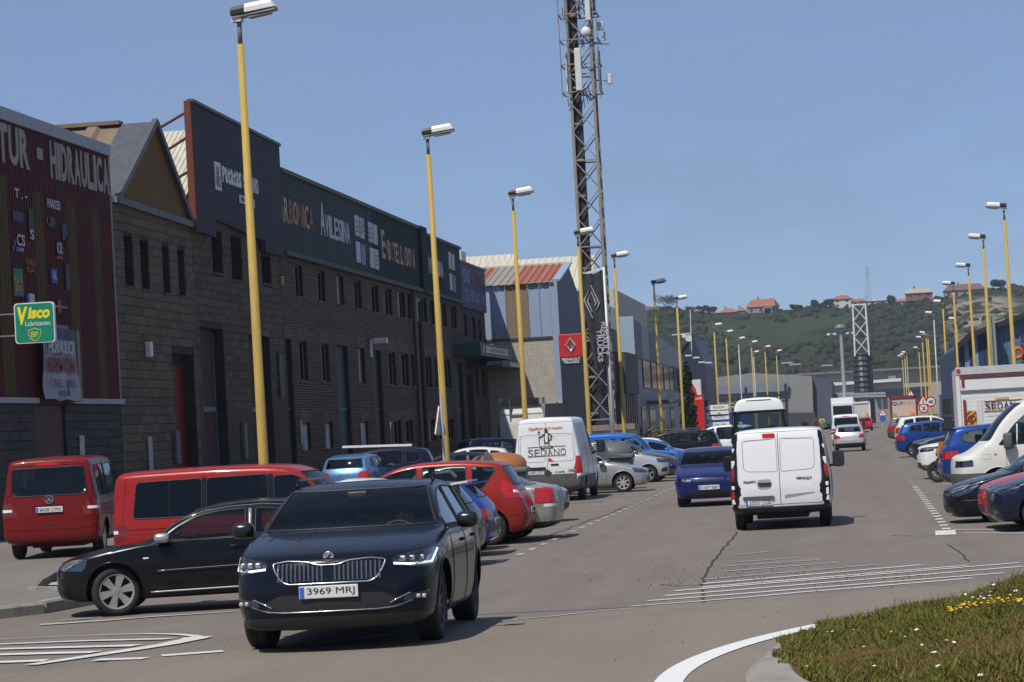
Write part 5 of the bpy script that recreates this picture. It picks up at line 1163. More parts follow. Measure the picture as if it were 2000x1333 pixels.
m = MB(); corrugated(m, 64.3, 66.9, 0, 3.45, FY+.32, .16, .02); m.build('roller_door', streaked('brown_red_door', (.085, .035, .028), (.03, .02, .018), .5, .6), rb, fix=False)
m = MB(); m.box((66.6, FY-.22, 3.6), (66.9, FY, 5.55)); m.box((64.3, FY-.22, 5.45), (66.6, FY, 5.55)); m.box((67.35, FY-.3, 3.55), (67.6, FY-.02, 5.45)); m.box((64.4, FY-.06, 5.45), (67.35, FY-.02, 5.55)); m.box((64.9, FY-.1, 6.02), (67.3, FY-.05, 6.09))
m.build('banner_frame', plain('pale_concrete_frame', (.20, .185, .165), .8), rb)
bn = empty('torn_banner', (0, 0, 0), 0, 'crumpled blue white and red banner hanging below the green lubricant sign', 'banner')
t = NT('banner_cloth'); t.set(Roughness=.6); tc = t.n('ShaderNodeTexCoord'); sx = t.n('ShaderNodeSeparateXYZ'); t.l(tc.outputs['Generated'], sx.inputs[0]); zz = sx.outputs['Z']
wv = t.noise(3.4, 3, .5, stretch=(7, 1, .35)); cc = t.ramp(zz, (0., (.30, .31, .36)), (.37, (.30, .31, .36)), (.375, (.34, .33, .37)), (.62, (.34, .33, .37)), (.625, (.035, .035, .11)), (1., (.03, .03, .09)))
red = t.math('MULTIPLY', t.ramp(wv, (.49, 0.), (.52, 1.)), t.ramp(zz, (.375, 0.), (.38, 1.), (.61, 1.), (.62, 0.))); blu = t.math('MULTIPLY', t.ramp(wv, (.47, 0.), (.5, 1.)), t.ramp(zz, (.622, 0.), (.63, 1.), (.84, 1.), (.85, 0.)))
cc = t.mix(red, cc, (.22, .045, .04)); cc = t.mix(blu, cc, (.34, .35, .42)); t.col(cc)
m = MB(); nx, nz_ = 26, 24; r = random.Random(4)
for i in range(nx+1):
 for k in range(nz_+1):
  u, v = i/nx, k/nz_; slack = (1-v)**2
  m.v.append((64.42+2.75*u, FY-.30+.05*math.sin(u*17+v*3)*(.3+slack)+.09*slack*math.sin(u*9+1)*math.sin(v*7), 3.58+1.86*v+.03*math.sin(u*11)*slack))
for i in range(nx):
 for k in range(nz_): q = i*(nz_+1)+k; m.f.append((q, q+nz_+1, q+nz_+2, q+1))
cl = m.build('cloth', t.m, bn, True, fix=False)
wall_text('HIDRAULICA', 64.6, 66.9, 4.78, 5.12, LG['w'], bn, FY-.375, bold=.03); wall_text('NEUMATICA', 64.6, 66.9, 4.30, 4.68, LG['r'], bn, FY-.375, bold=.03); wall_text('TEL. 985', 64.8, 66.7, 3.9, 4.1, LG['n'], bn, FY-.40); wall_text('ASTUR', 65.2, 66.2, 3.68, 3.82, LG['n'], bn, FY-.40)
sg = empty('lubricant_sign', (60.2, at_x(69, 631, 60.2).y, at_x(69, 631, 60.2).z), R(3), 'square green projecting sign with yellow lettering above the torn banner', 'sign')
def fr(u, v, w): return (w, -u, v)
sg.scale = (.69,)*3; gs = .70; rp = round_poly([(-gs, -gs), (gs, -gs), (gs, gs), (-gs, gs)], .13, 6)
MB().prism(rp, .22, lambda u, v, w: (w-.11, -u, v)).build('case', M_white, sg)
M_sgreen = plain('sign_green', (.004, .20, .11), .35, var=.1)
MB().prism([(u*.945, v*.945) for u, v in rp], .01, lambda u, v, w: (-.122+w, -u, v)).build('face', M_sgreen, sg)
M_sy = plain('sign_yellow', (.72, .62, .01), .5, var=.06)
F_ = lambda u, v, e=0: frame((-.126-e, -u, v), (0, -1, 0), (0, 0, 1))
lettering('V', F_(-.40, .26), M_sy, sg, fit=(.36, .62), bold=.05, shear=.15); lettering('isco', F_(.17, .34), M_sy, sg, fit=(.78, .40), bold=.045, shear=.2)
lettering('Lubricantes', F_(.12, -.02), M_white, sg, fit=(.88, .17), bold=.004)
shd = [(-.20, -.22), (-.17, -.25), (0, -.20), (.17, -.25), (.20, -.22), (.22, -.40), (.14, -.55), (0, -.64), (-.14, -.55), (-.22, -.40)]
MB().tube([(-.128, -u, v) for u, v in shd], .011, 5, True).build('shield_outline', M_sy, sg); lettering('BP', F_(0, -.40), plain('sign_olive', (.40, .42, .03), .5), sg, fit=(.27, .20), bold=.02)
m = MB();
for zz_ in (-.4, .35): m.beam((0, .6, zz_), (0, 1.75, zz_), .05)
m.build('bracket', plain('bracket_steel', (.2, .2, .2), .5, .5), sg)
# ---- tan block workshop with the mustard gable
gb = empty('gabled_block_workshop', (0, 0, 0), 0, 'tan block workshop with mustard gable, brown ribbed roof and four slit windows', 'building')
slits = [(73.40, 74.35, 6.95, 8.42), (75.15, 76.05, 6.94, 8.40), (77.63, 78.45, 6.93, 8.38), (79.46, 80.30, 6.93, 8.38)]
dr = [(78.2, 80.85, 0, 5.1)]
facade(gb, 72.2, 81.4, 0, 9.3, slits+dr, M_mortar, FY+.012, .4)
block_wall(gb, 72.2, 81.4, 0, 9.3, slits+dr, M_blk1, .86, .262, 300, FY, 1.3)
M_slit = plain('slit_shutter', (.05, .047, .044), .8, var=.3)
for o in slits:
 w = MB(); w.box((o[0]+.3, FY+.33, o[2]), (o[1], FY+.36, o[3])); s_ = w.build('slit_window', M_room, gb); q = MB(); q.box((o[0], FY+.30, o[2]), (o[0]+.28, FY+.345, o[3])); q.build('shutter', M_slit, s_)
 q = MB(); q.box((o[0]-.05, FY-.06, o[2]-.07), (o[1]+.05, FY+.3, o[2])); q.build('sill', M_slit, s_)
m = MB(); m.box((78.2, FY+.36, 0), (80.85, FY+.42, 4.75)); do = m.build('door', streaked('red_oxide_door', (.17, .020, .010), (.05, .012, .01), .5, .5), gb)
m = MB(); m.box((78.5, FY+.33, .1), (79.6, FY+.358, 2.2)); m.build('wicket', streaked('brown_wicket', (.10, .035, .028), (.04, .02, .02), .5), do); m = MB(); m.box((78.2, FY+.33, 4.75), (80.85, FY+.42, 5.1)); m.build('lintel', M_room, do)
gR, gL, gP = (81.42, 9.26), (72.75, 9.38), (77.4, 12.1)
m = MB(); pts = [gL, gR, gP]; m.prism(pts, .3, lambda u, v, w: (u, FY+.05+w, v)); m.build('gable_wall', M_mortar, gb)
M_must = streaked('mustard_sheet', (.150, .078, .010), (.05, .035, .012), .65, .6, run=(5, 5, .25)); n = 18
for i in range(n):
 xa, xb = gL[0]+.2+(gR[0]-gL[0]-.4)*i/n, gL[0]+.2+(gR[0]-gL[0]-.4)*(i+1)/n-.03
 zt_ = lambda x: (gL[1]+(gP[1]-gL[1])*(x-gL[0])/(gP[0]-gL[0]) if x < gP[0] else gR[1]+(gP[1]-gR[1])*(gR[0]-x)/(gR[0]-gP[0]))-.12
 zl = lambda x: gL[1]+(gR[1]-gL[1])*(x-gL[0])/(gR[0]-gL[0])+.12
 m = MB(); m.prism([(xa, zl(xa)), (xb, zl(xb)), (xb, max(zl(xb)+.02, zt_(xb))), (xa, max(zl(xa)+.02, zt_(xa)))], .05, lambda u, v, w: (u, FY-.02+w, v)); m.build('gable_board', M_must, gb)
M_flash = plain('slate_grey_flashing', (.075, .078, .085), .55, var=.2); M_broof = streaked('brown_roof_sheet', (.21, .155, .115), (.10, .07, .05), .5, .6, run=(1, 1, 1))
m = MB()
m.beam((gL[0]-.15, FY-.08, gL[1]-.05), (gP[0], FY-.08, gP[1]+.05), .16, .2); m.beam((gP[0], FY-.08, gP[1]+.05), (gR[0]+.05, FY-.08, gR[1]-.05), .16, .2); m.beam((gL[0], FY-.07, gL[1]), (gR[0], FY-.07, gR[1]), .16, .2); m.build('verge_trim', M_flash, gb)
sl = Vector((gP[0]-gL[0]+.3, 0, gP[1]-gL[1]+.2)); sn = Vector((-sl.z, 0, sl.x)).normalized()
m = MB(); ribbed(m, (gL[0]-.3, FY+.95, gL[1]-.18), (0, 1, 0), sl, 24, sl.length, 1.15, .10, sn); m.build('roof', M_broof, gb, fix=False)
m = MB(); m.quad((gL[0]-.3, FY-.15, gL[1]-.15), (gP[0], FY-.15, gP[1]+.05), (gP[0], FY+1.0, gP[1]+.05), (gL[0]-.3, FY+1.0, gL[1]-.15)); m.quad((gP[0], FY-.15, gP[1]+.05), (gR[0], FY-.15, gR[1]-.05), (gR[0], FY+26, gR[1]-.05), (gP[0], FY+26, gP[1]+.05)); m.build('roof_flashing', M_flash, gb, fix=False)
m = MB(); m.beam((gP[0], FY+1.0, gP[1]+.08), (gP[0], FY+26, gP[1]+.08), .5, .12); m.build('ridge_cap', M_broof, gb)
m = MB(); m.box((72.3, FY-.12, 9.28), (72.75, FY+3, 9.46)); m.build('gutter', M_white, gb)
lm = MB(); lm.rbox((75.0, FY-.22, 4.9), (75.3, FY-.03, 5.35), .04); lamp = tag(lm.build('wall_lamp', M_white), 'small white bulkhead lamp on the tan block wall', 'wall lamp')
# ---- dark block workshop behind the big plum-grey sign panel
db = empty('dark_block_workshop', (0, 0, 0), 0, 'sooty block workshop with tall ribbed doors under the plum-grey sign panel', 'building')
ddoors = [(81.85, 84.95, 0, 6.03), (88.7, 91.9, 0, 6.0)]; dwin = [(84.0, 85.45, 7.9, 9.3), (86.7, 88.25, 7.8, 9.3), (91.3, 92.8, 7.9, 8.9)]
facade(db, 81.4, 94.4, 0, 9.6, ddoors+dwin, M_mortar, FY+.012, .4)
block_wall(db, 81.4, 94.4, 0, 9.6, ddoors+dwin, M_blk2, .86, .262, 300, FY, 1.3)
M_ribdoor = streaked('plum_brown_door', (.095, .048, .045), (.04, .025, .024), .5, .55); M_bluefr = plain('blue_grey_frame', (.075, .085, .12), .5)
for a, b, z0, z1 in ddoors:
 m = MB(); corrugated(m, a, b-.35, z0, z1, FY+.35, .16, .03); d_ = m.build('door', M_ribdoor, db, fix=False)
 m = MB(); m.box((a, FY+.26, 3.30), (b-.3, FY+.33, 3.46)); m.build('door_rail', plain('pale_rail', (.13, .12, .13), .5), d_); m = MB(); m.box((b-.42, FY+.26, 0), (b-.3, FY+.42, z1-.1)); m.build('door_frame', M_bluefr, d_)
for o in dwin:
 m = MB(); m.box((o[0], FY+.36, o[2]), (o[1], FY+.4, o[3])); w_ = m.build('window', M_slit, db); m = MB(); m.box((o[0]-.05, FY-.06, o[2]-.07), (o[1]+.05, FY+.36, o[2])); m.build('sill', M_slit, w_)
M_cream = streaked('cream_fibre_cement', (.50, .47, .39), (.30, .27, .20), .45, .8, run=(1, 1, 1))
rs, re = Vector((81.3, FY+.6, 9.25)), Vector((88.3, FY+.6, 13.15)); sl = re-rs; sn = Vector((-sl.z, 0, sl.x)).normalized()
m = MB(); nrow = 9
for i in range(nrow):
 a = rs+sl*(i/nrow); ribbed(m, a+sn*.02*(1), (0, 1, 0), sl, 20, sl.length/nrow*1.02, .18, .03, sn)
m.build('roof', M_cream, db, fix=False); m = MB(); m.quad((88.3, FY+.6, 13.15), (94.4, FY+.6, 9.6), (94.4, FY+20, 9.6), (88.3, FY+20, 13.15)); m.build('far_roof_slope', M_cream, db, fix=False)
sp_ = empty('plum_sign_panel', (0, 0, 0), 0, 'tall plum-grey sheet panel lettered in white, braced by rusty stays', 'sign')
M_plum = streaked('plum_grey_sheet', (.052, .045, .058), (.028, .024, .03), .6, .5, run=(5, 5, .2)); M_rust = streaked('rust_brown_steel', (.16, .055, .035), (.06, .025, .02), .6, .7)
PYY = FY-.20
prof = [(81.45, 9.05), (84.15, 9.05), (84.15, 9.62), (91.0, 9.38), (91.0, 9.0), (94.4, 9.0), (94.4, 13.1), (81.45, 13.22)]
MB().prism(prof, .10, lambda u, v, w: (u, PYY+.05+w, v)).build('backing', M_plum, sp_)
edges = [81.45+12.95*i/16 for i in range(17)]
for i in range(16):
 a, b = edges[i], edges[i+1]-.02; cx = (a+b)/2; lo_ = 9.05 if cx < 84.15 else (9.62-.24*(cx-84.15)/6.85 if cx < 91 else 9.0); m = MB(); corrugated(m, a, b, lo_, 13.2-.12*(cx-81.45)/12.95, PYY, .2, .02); m.build('sheet', M_plum, sp_, fix=False)
m = MB(); m.box((81.28, PYY-.02, 9.0), (81.43, PYY+.20, 13.25)); m.build('edge_plate', M_rust, sp_)
m = MB(); m.beam((81.4, PYY+.02, 13.27), (94.4, PYY+.02, 13.14), .2, .1); m.build('coping', M_flash, sp_)
m = MB()
for zz_, q in ((12.9, (80.0, 11.2)), (12.1, (80.2, 10.2)), (11.0, (80.6, 9.5))): m.tube([(81.5, PYY+.2, zz_), (q[0]+.6, FY+4.2, q[1]-.6)], .05, 6)
m.build('stay', M_rust, sp_)
PX = lambda px, py: at_y(px, py, PYY-.05).x
wall_letters('Patatas SEDANO', PX(435, 360), PX(505, 382), 10.95, 11.5, [M_white], sp_, y=PYY-.05, bold=.03)
m = MB(); m.box((PX(420, 350), PYY-.06, 10.62), (PX(432, 360), PYY-.03, 11.55)); lo = m.build('logo_panel', M_white, sp_); wall_text('&', PX(421.5, 350), PX(430.5, 360), 10.72, 11.42, plain('logo_grey', (.2, .2, .21), .6), lo, PYY-.075, bold=.03)
m = MB(); m.box((PX(468, 390), PYY-.06, 10.45), (PX(497, 400), PYY-.03, 10.72)); q = m.build('phone_strip', M_white, sp_); wall_text('985 56 11 22', PX(470, 390), PX(495, 400), 10.5, 10.66, LG['n'], q, PYY-.07)
ab = MB(); ab.rbox((94.1, FY-.15, 7.95), (94.3, FY-.03, 8.28), .03); tag(ab.build('alarm_box', plain('alarm_yellow', (.55, .27, .01), .5)), 'yellow alarm box on the corner of the sooty block wall', 'alarm box')
# ---- long brick building with green sign band
br = empty('brick_building', (0, 0, 0), 0, 'long striped brick building with a dark green sign band and rows of windows', 'building')
top = [(96.85, 98.3), (101.05, 102.6), (104.9, 106.5), (108.75, 110.4), (112.5, 114.5), (115.8, 117.9), (119.1, 121.4), (122.1, 123.1), (124.9, 127.8), (128.7, 130.2), (131.8, 134.1), (135.4, 137.6)]
mid = [(96.8, 98.4), (101.05, 102.65), (108.8, 110.4), (115.95, 118.0), (119.2, 121.5), (122.3, 123.1), (126.2, 128.3), (129.2, 131), (132.1, 134.5)]
low = [(96.7, 98.3), (101.1, 102.6), (108.85, 110.3), (115.8, 118.5), (119.3, 121.8), (126.2, 128.5), (129.4, 131.5), (132.3, 134.4)]
doors = [(94.45, 95.6, 0, 6.03), (104.2, 106.6, 0, 6.0), (112.4, 114.3, 0, 6.0), (136.0, 138.6, 0, 5.9)]
ops = [(a, b, 7.68, 8.9) for a, b in top]+[(a, b, 4.48, 6.0) for a, b in mid]+[(a, b, 1.82, 2.88) for a, b in low]+doors
M_bmort = plain('brown_mortar', (.030, .018, .013), .95, var=.3)
facade(br, 94.4, 139.0, 0, 9.2, ops, M_bmort, FY+.02, .25)
def brick_mat():
 t = NT('striped_brick'); t.set(Roughness=.85); tc = t.n('ShaderNodeTexCoord'); sx = t.n('ShaderNodeSeparateXYZ'); t.l(tc.outputs['Object'], sx.inputs[0])
 up = t.ramp(t.math('MULTIPLY', sx.outputs['Z'], .1), (.25, (.135, .062, .036)), (.55, (.120, .084, .066)), (.9, (.145, .122, .112)))
 isl = t.n('ShaderNodeNewGeometry'); c = t.mix(.45, up, t.ramp(isl.outputs['Random Per Island'], (0., (.085, .058, .045)), (1., (.20, .15, .12))))
 c = t.mix(t.ramp(t.noise(1.2, 6, .6, stretch=(3, 3, .4)), (.45, 0.), (.75, .55)), c, (.05, .035, .028)); t.col(c); return t.m
M_brick = brick_mat(); m = MB(); r = random.Random(2); z = .05
lint = [(a-.15, b+.15, 8.9, 9.2) for a, b in top]+[(a-.12, b+.12, 6.0, 6.42) for a, b in mid]+[(a-.2, b+.2, 2.88, 3.3) for a, b in low]+[(a-.1, b+.1, 6.0, 6.42) for a, b, _, _ in doors]
while z < 9.1:
 segs = [(94.42, 138.98)]
 for o in ops+lint:
  if o[3] > z+.03 and o[2] < z+.04:
   ns = []
   for p, q in segs:
    if q <= o[0] or p >= o[1]: ns.append((p, q)); continue
    if p < o[0]: ns.append((p, o[0]))
    if q > o[1]: ns.append((o[1], q))
   segs = ns
 for p, q in segs:
  x = p
  while x < q-.02:
   e = min(q, x+r.choice((1.2, 1.6, 2.4, 3.2))); m.box((x+.004, FY-.022-r.uniform(0, .006), z), (e-.004, FY+.02, z+.056)); x = e
 z += .098
tag(m.build('brick_courses', M_brick, br), kind='stuff')
M_lint = plain('red_brick_lintel', (.120, .060, .038), .9, var=.25)
for a, b, z0, z1 in lint:
 m = MB(); m.box((a, FY-.03, z0), (b, FY+.02, z1)); m.build('lintel', M_lint, br)
for i, o in enumerate([(a, b, 7.68, 8.9) for a, b in top]+[(a, b, 4.48, 6.0) for a, b in mid]+[(a, b, 1.82, 2.88) for a, b in low]):
 w_ = window_part(br, o, FY, .14, M_wframe, M_wpane)
 m = MB(); m.box((o[0]-.08, FY-.07, o[2]-.12), (o[1]+.08, FY+.138, o[2])); m.build('sill', M_lint, w_)
 if i % 5 != 3: part_ = [o[0]+.08, o[0]+(o[1]-o[0])*.5+.04][i % 4 == 2]; m = MB(); m.box((part_, FY+.08, o[2]+.06), (part_+.06, FY+.128, o[3]-.06)); m.build('white_bar', M_white, w_)
M_gdoor = streaked('dark_green_door', (.045, .075, .082), (.03, .045, .045), .5, .5)
for a, b, z0, z1 in doors:
 m = MB(); m.box((a, FY+.18, 0), (b, FY+.23, z1)); d_ = m.build('door', M_gdoor, br); m = MB(); m.box((a, FY+.14, 3.35), (b, FY+.178, 3.45)); m.build('door_rail', plain('green_grey_rail', (.07, .085, .09), .5), d_)
def poster(x, z, w, h, y=FY+.10):
 m = MB(); m.box((x-w/2, y, z-h/2), (x+w/2, y+.015, z+h/2)); m.build('poster', plain('faded_poster', (.30, .29, .33), .7, var=.5, scale=6, stretch=(1, 1, .2)), br)
for a, b in low[:3]: poster((a+b)/2+.2, 2.3, .9, 1.0)
poster(96.45, 2.5, .35, .9, FY-.05); poster(108.55, 2.3, .35, 1.0, FY-.05); poster(113.3, 2.9, .5, .9, FY+.2)
tones = [streaked('teal_grey_sheet', (.040, .050, .056), (.032, .060, .058), .6, .7, run=(4, 4, .2)), streaked('bottle_green_sheet', (.007, .021, .020), (.012, .034, .030), .4, .7, run=(4, 4, .2)), streaked('sea_green_sheet', (.014, .040, .042), (.02, .05, .05), .5, .7, run=(4, 4, .2))]
spans = [(94.5, 112.9, 0), (112.9, 125.4, 1), (127.2, 132.9, 1), (132.9, 138.9, 2)]
for a, b, k in spans:
 n = max(1, int((b-a)/1.15))
 for i in range(n):
  xa, xb = a+(b-a)*i/n, a+(b-a)*(i+1)/n-.015; m = MB(); m.box((xa, FY-.17-.004*(i % 2), 9.25), (xb, FY-.06, 12.18)); m.build('sign_sheet', tones[k], br)
m = MB(); m.box((94.4, FY-.06, 9.2), (139.0, FY+.3, 12.15)); m.build('parapet', tones[1], br)
m = MB(); m.box((94.4, FY-.26, 12.17), (125.4, FY+.3, 12.32)); m.box((127.2, FY-.26, 12.0), (139.0, FY+.3, 12.14)); m.build('coping', streaked('green_grey_coping', (.10, .12, .12), (.05, .06, .06), .5), br)
m = MB(); m.box((125.4, FY-.32, 9.1), (127.2, FY-.05, 12.34)); m.build('sign_pier', tones[1], br)
m = MB(); m.box((94.4, FY-.30, 9.08), (139.0, FY-.02, 9.25)); m.build('sign_ledge', streaked('copper_ledge', (.07, .095, .085), (.06, .04, .03), .6), br)
M_lc, M_lo, M_lw = plain('cream_letter', (.34, .29, .21), .6), plain('rust_orange_letter', (.26, .075, .035), .6), plain('white_letter', (.42, .42, .47), .5)
SY = FY-.19
wall_letters('CARBONICA', 91.6+1.5, 100.0, 10.32, 11.24, [M_lc, M_lo, M_lc, M_lc, M_lo, M_lc, M_lo, M_lo, M_lc, M_lo][1:], br, y=SY, bold=.02)
wall_letters('AVILESINA', 101.4, 107.5, 10.28, 11.18, [M_lw], br, y=SY, big=.42, bold=.02)
wall_letters('EMBOTELLADORA', 115.0, 123.9, 10.15, 11.05, [M_lc, M_lo, M_lc, M_lo, M_lc], br, y=SY, big=.4, bold=.02)
wall_letters('AVILESINA', 127.5, 132.6, 10.15, 10.95, [M_lw], br, y=SY, big=.4, bold=.02)
for gx, two in ((108.65, 1), (134.6, 0)):
 for q, (ox, oz) in enumerate(((0, 10.75), (1.15, 10.72), (0, 9.62), (1.15, 9.58)) + (((3.15, 10.68), (4.3, 10.66), (3.2, 9.56), (4.32, 9.56)) if two else ())):
  m = MB(); w_ = .95 if two else .85; m.box((gx+ox, SY-.03, oz), (gx+ox+w_, SY+.01, oz+.88)); l_ = m.build('logo_tile', M_lw if q != 3 else plain('blue_grey_tile', (.16, .20, .33), .6), br)
  if two and q in (0, 1, 4, 7):
   m = MB()
   for i in range(3): m.beam((gx+ox+.15, SY-.04, oz+.2+.2*i), (gx+ox+.7, SY-.04, oz+.2+.2*i+(.18 if q == 1 else 0)), .02, .05)
   m.build('logo_print', plain('logo_slate', (.10, .11, .14), .6), l_)
m = MB(); m.box((123.2, FY-.16, 1.0), (123.9, FY-.03, 9.1)); m.build('rusty_pier', plain('brown_pier', (.075, .035, .026), .8, var=.25), br); m = MB(); m.tube([(125.0, FY-.12, .5), (125.0, FY-.12, 8.6)], .10, 8); m.build('downpipe', plain('black_pipe', (.018, .015, .014), .6), br)
eb = empty('end_bay', (0, 0, 0), 0, 'plain brown end bay with the faded blue telephone sign and two canopies', 'building')
ew = [(140.3, 141.4, 7.4, 8.6), (143.5, 144.7, 7.35, 8.55), (145.9, 146.8, 7.3, 8.5), (143.6, 144.6, 4.2, 5.6), (146.2, 147.2, 4.2, 5.6), (143.6, 144.6, 1.2, 2.6)]; ed = [(139.4, 142.6, 0, 5.3)]
facade(eb, 139.0, 148.6, 0, 9.0, ew+ed, plain('brown_render', (.060, .045, .036), .9, var=.2), FY, .35)
for o in ew: window_part(eb, o, FY, .25, M_wframe, M_wpane)
m = MB(); m.box((139.4, FY+.3, 0), (142.6, FY+.34, 5.3)); m.build('door', plain('blackened_door', (.016, .014, .013), .7), eb)
m = MB(); m.box((139.0, FY-.14, 8.95), (148.6, FY, 11.35)); sgn_ = m.build('sign_board', streaked('faded_blue_board', (.070, .090, .20), (.04, .05, .10), .5, .6, run=(4, 4, .2)), eb)
M_pale = plain('pale_blue_letter', (.22, .24, .34), .6, var=.3)
wall_text('MECANICA', 139.6, 142.6, 10.3, 11.1, M_pale, sgn_, FY-.16, bold=.03); wall_text('INDUSTRIAL', 143.0, 148.2, 10.3, 11.1, plain('brown_letter', (.12, .085, .08), .6), sgn_, FY-.16, bold=.03); wall_text('TEL 985 560 342', 140.0, 148.0, 9.35, 9.95, M_pale, sgn_, FY-.16, bold=.02)
m = MB(); m.box((138.9, FY-.2, 11.33), (148.7, FY+.1, 11.46)); m.build('coping', M_flash, eb)
m = MB(); m.box((94.4, FY+.5, 0), (148.6, 46, 9.1)); m.build('core', plain('building_side', (.06, .05, .045), .9), eb)
M_cgreen = plain('canopy_green', (.012, .050, .048), .5)
m = MB(); m.box((135.6, FY-1.5, 6.15), (148.2, FY, 6.25)); m.prism([(135.6, 6.25), (148.2, 6.25), (148.2, 6.75), (135.6, 6.85)], .12, lambda u, v, w: (u, FY-1.5+w, v)); m.box((135.6, FY-1.38, 6.25), (135.75, FY, 6.8)); cn = m.build('canopy', M_cgreen, eb)
m = MB(); m.box((136.4, FY-1.53, 6.33), (146.2, FY-1.51, 6.68)); pn = m.build('canopy_sign', plain('canopy_white', (.45, .45, .43), .5, var=.15), cn); wall_text('SERVICIOS', 139, 145.4, 6.42, 6.6, plain('canopy_grey_print', (.20, .21, .21), .6), pn, FY-1.545)
m = MB(); m.lathe([(.001, 0), (.2, 0), (.2, .02), (.001, .02)], 16, 'y', (137.1, FY-1.56, 6.5)); m.build('canopy_emblem', plain('emblem_maroon', (.12, .04, .05), .6), cn)
m = MB(); m.box((140.5, FY-1.9, 5.62), (149.6, FY, 5.72)); m.box((140.5, FY-1.95, 5.62), (149.6, FY-1.88, 5.95)); cn2 = m.build('canopy', plain('bronze_canopy', (.05, .042, .035), .6), eb); m = MB(); m.box((143.6, FY-1.985, 5.68), (148.8, FY-1.955, 5.9)); m.build('canopy_sign', plain('canopy_cream', (.42, .40, .34), .5), cn2)
def wall_box(x, z, w, h, c, label, cat, name, d=.12):
 m = MB(); m.rbox((x-w/2, FY-.04-d, z-h/2), (x+w/2, FY-.033, z+h/2), .015); tag(m.build(name, plain(name+'_finish_%d' % int(x*10), c, .6, var=.35, scale=8)), label, cat)
wall_box(68.15, 1.9, .42, 1.5, (.40, .37, .36), 'tall white notice with red print on the grey block base', 'notice', 'paper_notice', .03)
wall_box(75.0, 1.6, .42, 1.9, (.33, .33, .36), 'tall white notice with blue print below the bulkhead lamp', 'notice', 'paper_notice', .03)
wall_box(77.9, 2.2, .5, 1.0, (.09, .09, .095), 'grey meter cabinet left of the red oxide door', 'meter box', 'meter_box'); wall_box(86.9, 2.3, .4, 1.2, (.12, .115, .11), 'pale meter cabinet between the two ribbed plum doors', 'meter box', 'meter_box')
wall_box(93.2, 4.6, .6, 1.6, (.05, .045, .04), 'sooty vent grille beside the first green door', 'vent', 'vent_grille', .08)
cam_ = empty('security_camera', (111.6, FY-.1, 6.15), 0, 'white security camera over the third tall green door', 'security camera'); m = MB(); m.box((-.12, -.02, -.5), (.12, .06, .25)); m.build('bracket', M_white, cam_); m = MB(); m.rbox((-.3, -.75, .05), (.05, -.1, .3), .05); m.build('housing', M_white, cam_)
# ------------------------------------------------------------------ the workshop with the white brick wall, totem, tower, offices
def part(name, mat, par, *boxes, **k):
 m = MB(); [m.box(a, b) for a, b in boxes]; return m.build(name, mat, par, **k)
RY, RX = 16.7, 149.25                                   # its near street corner
wb = empty('white_brick_workshop', (0, 0, 0), 0, 'pale brick workshop with light blue upper sheeting and a rusty red ribbed roof', 'building')
M_wbrick = streaked('white_painted_brick', (.47, .43, .37), (.24, .19, .15), .45, .9, .0, 2.2, (2, 2, 1))
M_bsheet = streaked('pale_blue_sheet', (.27, .34, .46), (.20, .22, .25), .5, .5, run=(3, 3, .25)); M_dblue = streaked('shaded_blue_sheet', (.065, .085, .13), (.05, .06, .09), .4, .5)  # second blue is darker: the street gable's shade put into its colour
part('core', plain('white_workshop_core', (.2, .18, .16), .9), wb, ((RX+.05, RY+.05, 0), (RX+15, RY+14, 7.4)))
m = MB(); r = random.Random(6); z = .05
while z < 7.35:
 y = RY+.02-(.2 if int(z*10) % 2 else 0)
 while y < 26.5:
  e = y+r.choice((.9, 1.3, 1.8)); m.box((RX-.035-r.uniform(0, .012), y, z), (RX+.05, e-.012, z+.105)); y = e
 z += .122
tag(m.build('brick_courses', M_wbrick, wb), kind='stuff')
n = 15
for i in range(n):
 a, b = RY+.1+9.8*i/n, RY+.1+9.8*(i+1)/n; mt = M_bsheet if i not in (2, 3) else streaked('brown_patch_sheet', (.22, .17, .115), (.14, .12, .10), .5, .6)
 m = MB(); m.box((RX-.09, a+.012, 7.4), (RX+.02, b-.012, 10.55)); m.beam((RX-.115, a+.02, 7.4), (RX-.115, a+.02, 10.55), .05, .06); m.build('cladding_sheet', mt, wb)
part('sheet_foot_shade', plain('shadow_strip', (.04, .045, .05), .7), wb, ((RX-.12, RY, 7.3), (RX+.03, 26.4, 7.42)))  # dark strip painted as the shadow below the blue sheets
ridge_x, ridge_z = RX+7.0, 11.95
for i in range(12):
 a, b = RY-.1+9.9*i/12, RY-.1+9.9*(i+1)/12-.02; sl = Vector((ridge_x-RX+.3, 0, ridge_z-10.45))
 mt = streaked('rust_red_roof_sheet', (.30, .105, .072), (.20, .10, .07), .5, .6) if i in (0, 1, 2, 5, 6) else streaked('grey_roof_sheet', (.27, .25, .22), (.2, .16, .13), .5, .6)
 m = MB(); ribbed(m, (RX-.3, a, 10.5), (0, 1, 0), sl, b-a, sl.length, .42, .06, (-.25, 0, 1)); m.build('roof_sheet', mt, wb, fix=False)
m = MB(); m.box((ridge_x-.25, RY-.2, ridge_z), (ridge_x+.25, 26.5, ridge_z+.12)); m.build('ridge_cap', M_cream, wb)
m = MB(); m.prism([(RX-.12, 0), (RX-.12, 10.6), (ridge_x, ridge_z+.02), (RX+11.5, 10.6), (RX+14.6, 7.5), (RX+14.6, 0)], .25, lambda u, v, w: (u, RY-.25+w, v)); m.build('gable_cladding', M_dblue, wb)
m = MB(); m.box((RX-.16, RY-.32, 3.6), (RX+.10, RY+.08, 10.6)); m.build('corner_flashing', M_bsheet, wb); m = MB(); m.beam((RX-.15, RY-.30, 10.6), (ridge_x, RY-.30, ridge_z+.06), .45, .12); m.build('verge', M_bsheet, wb)
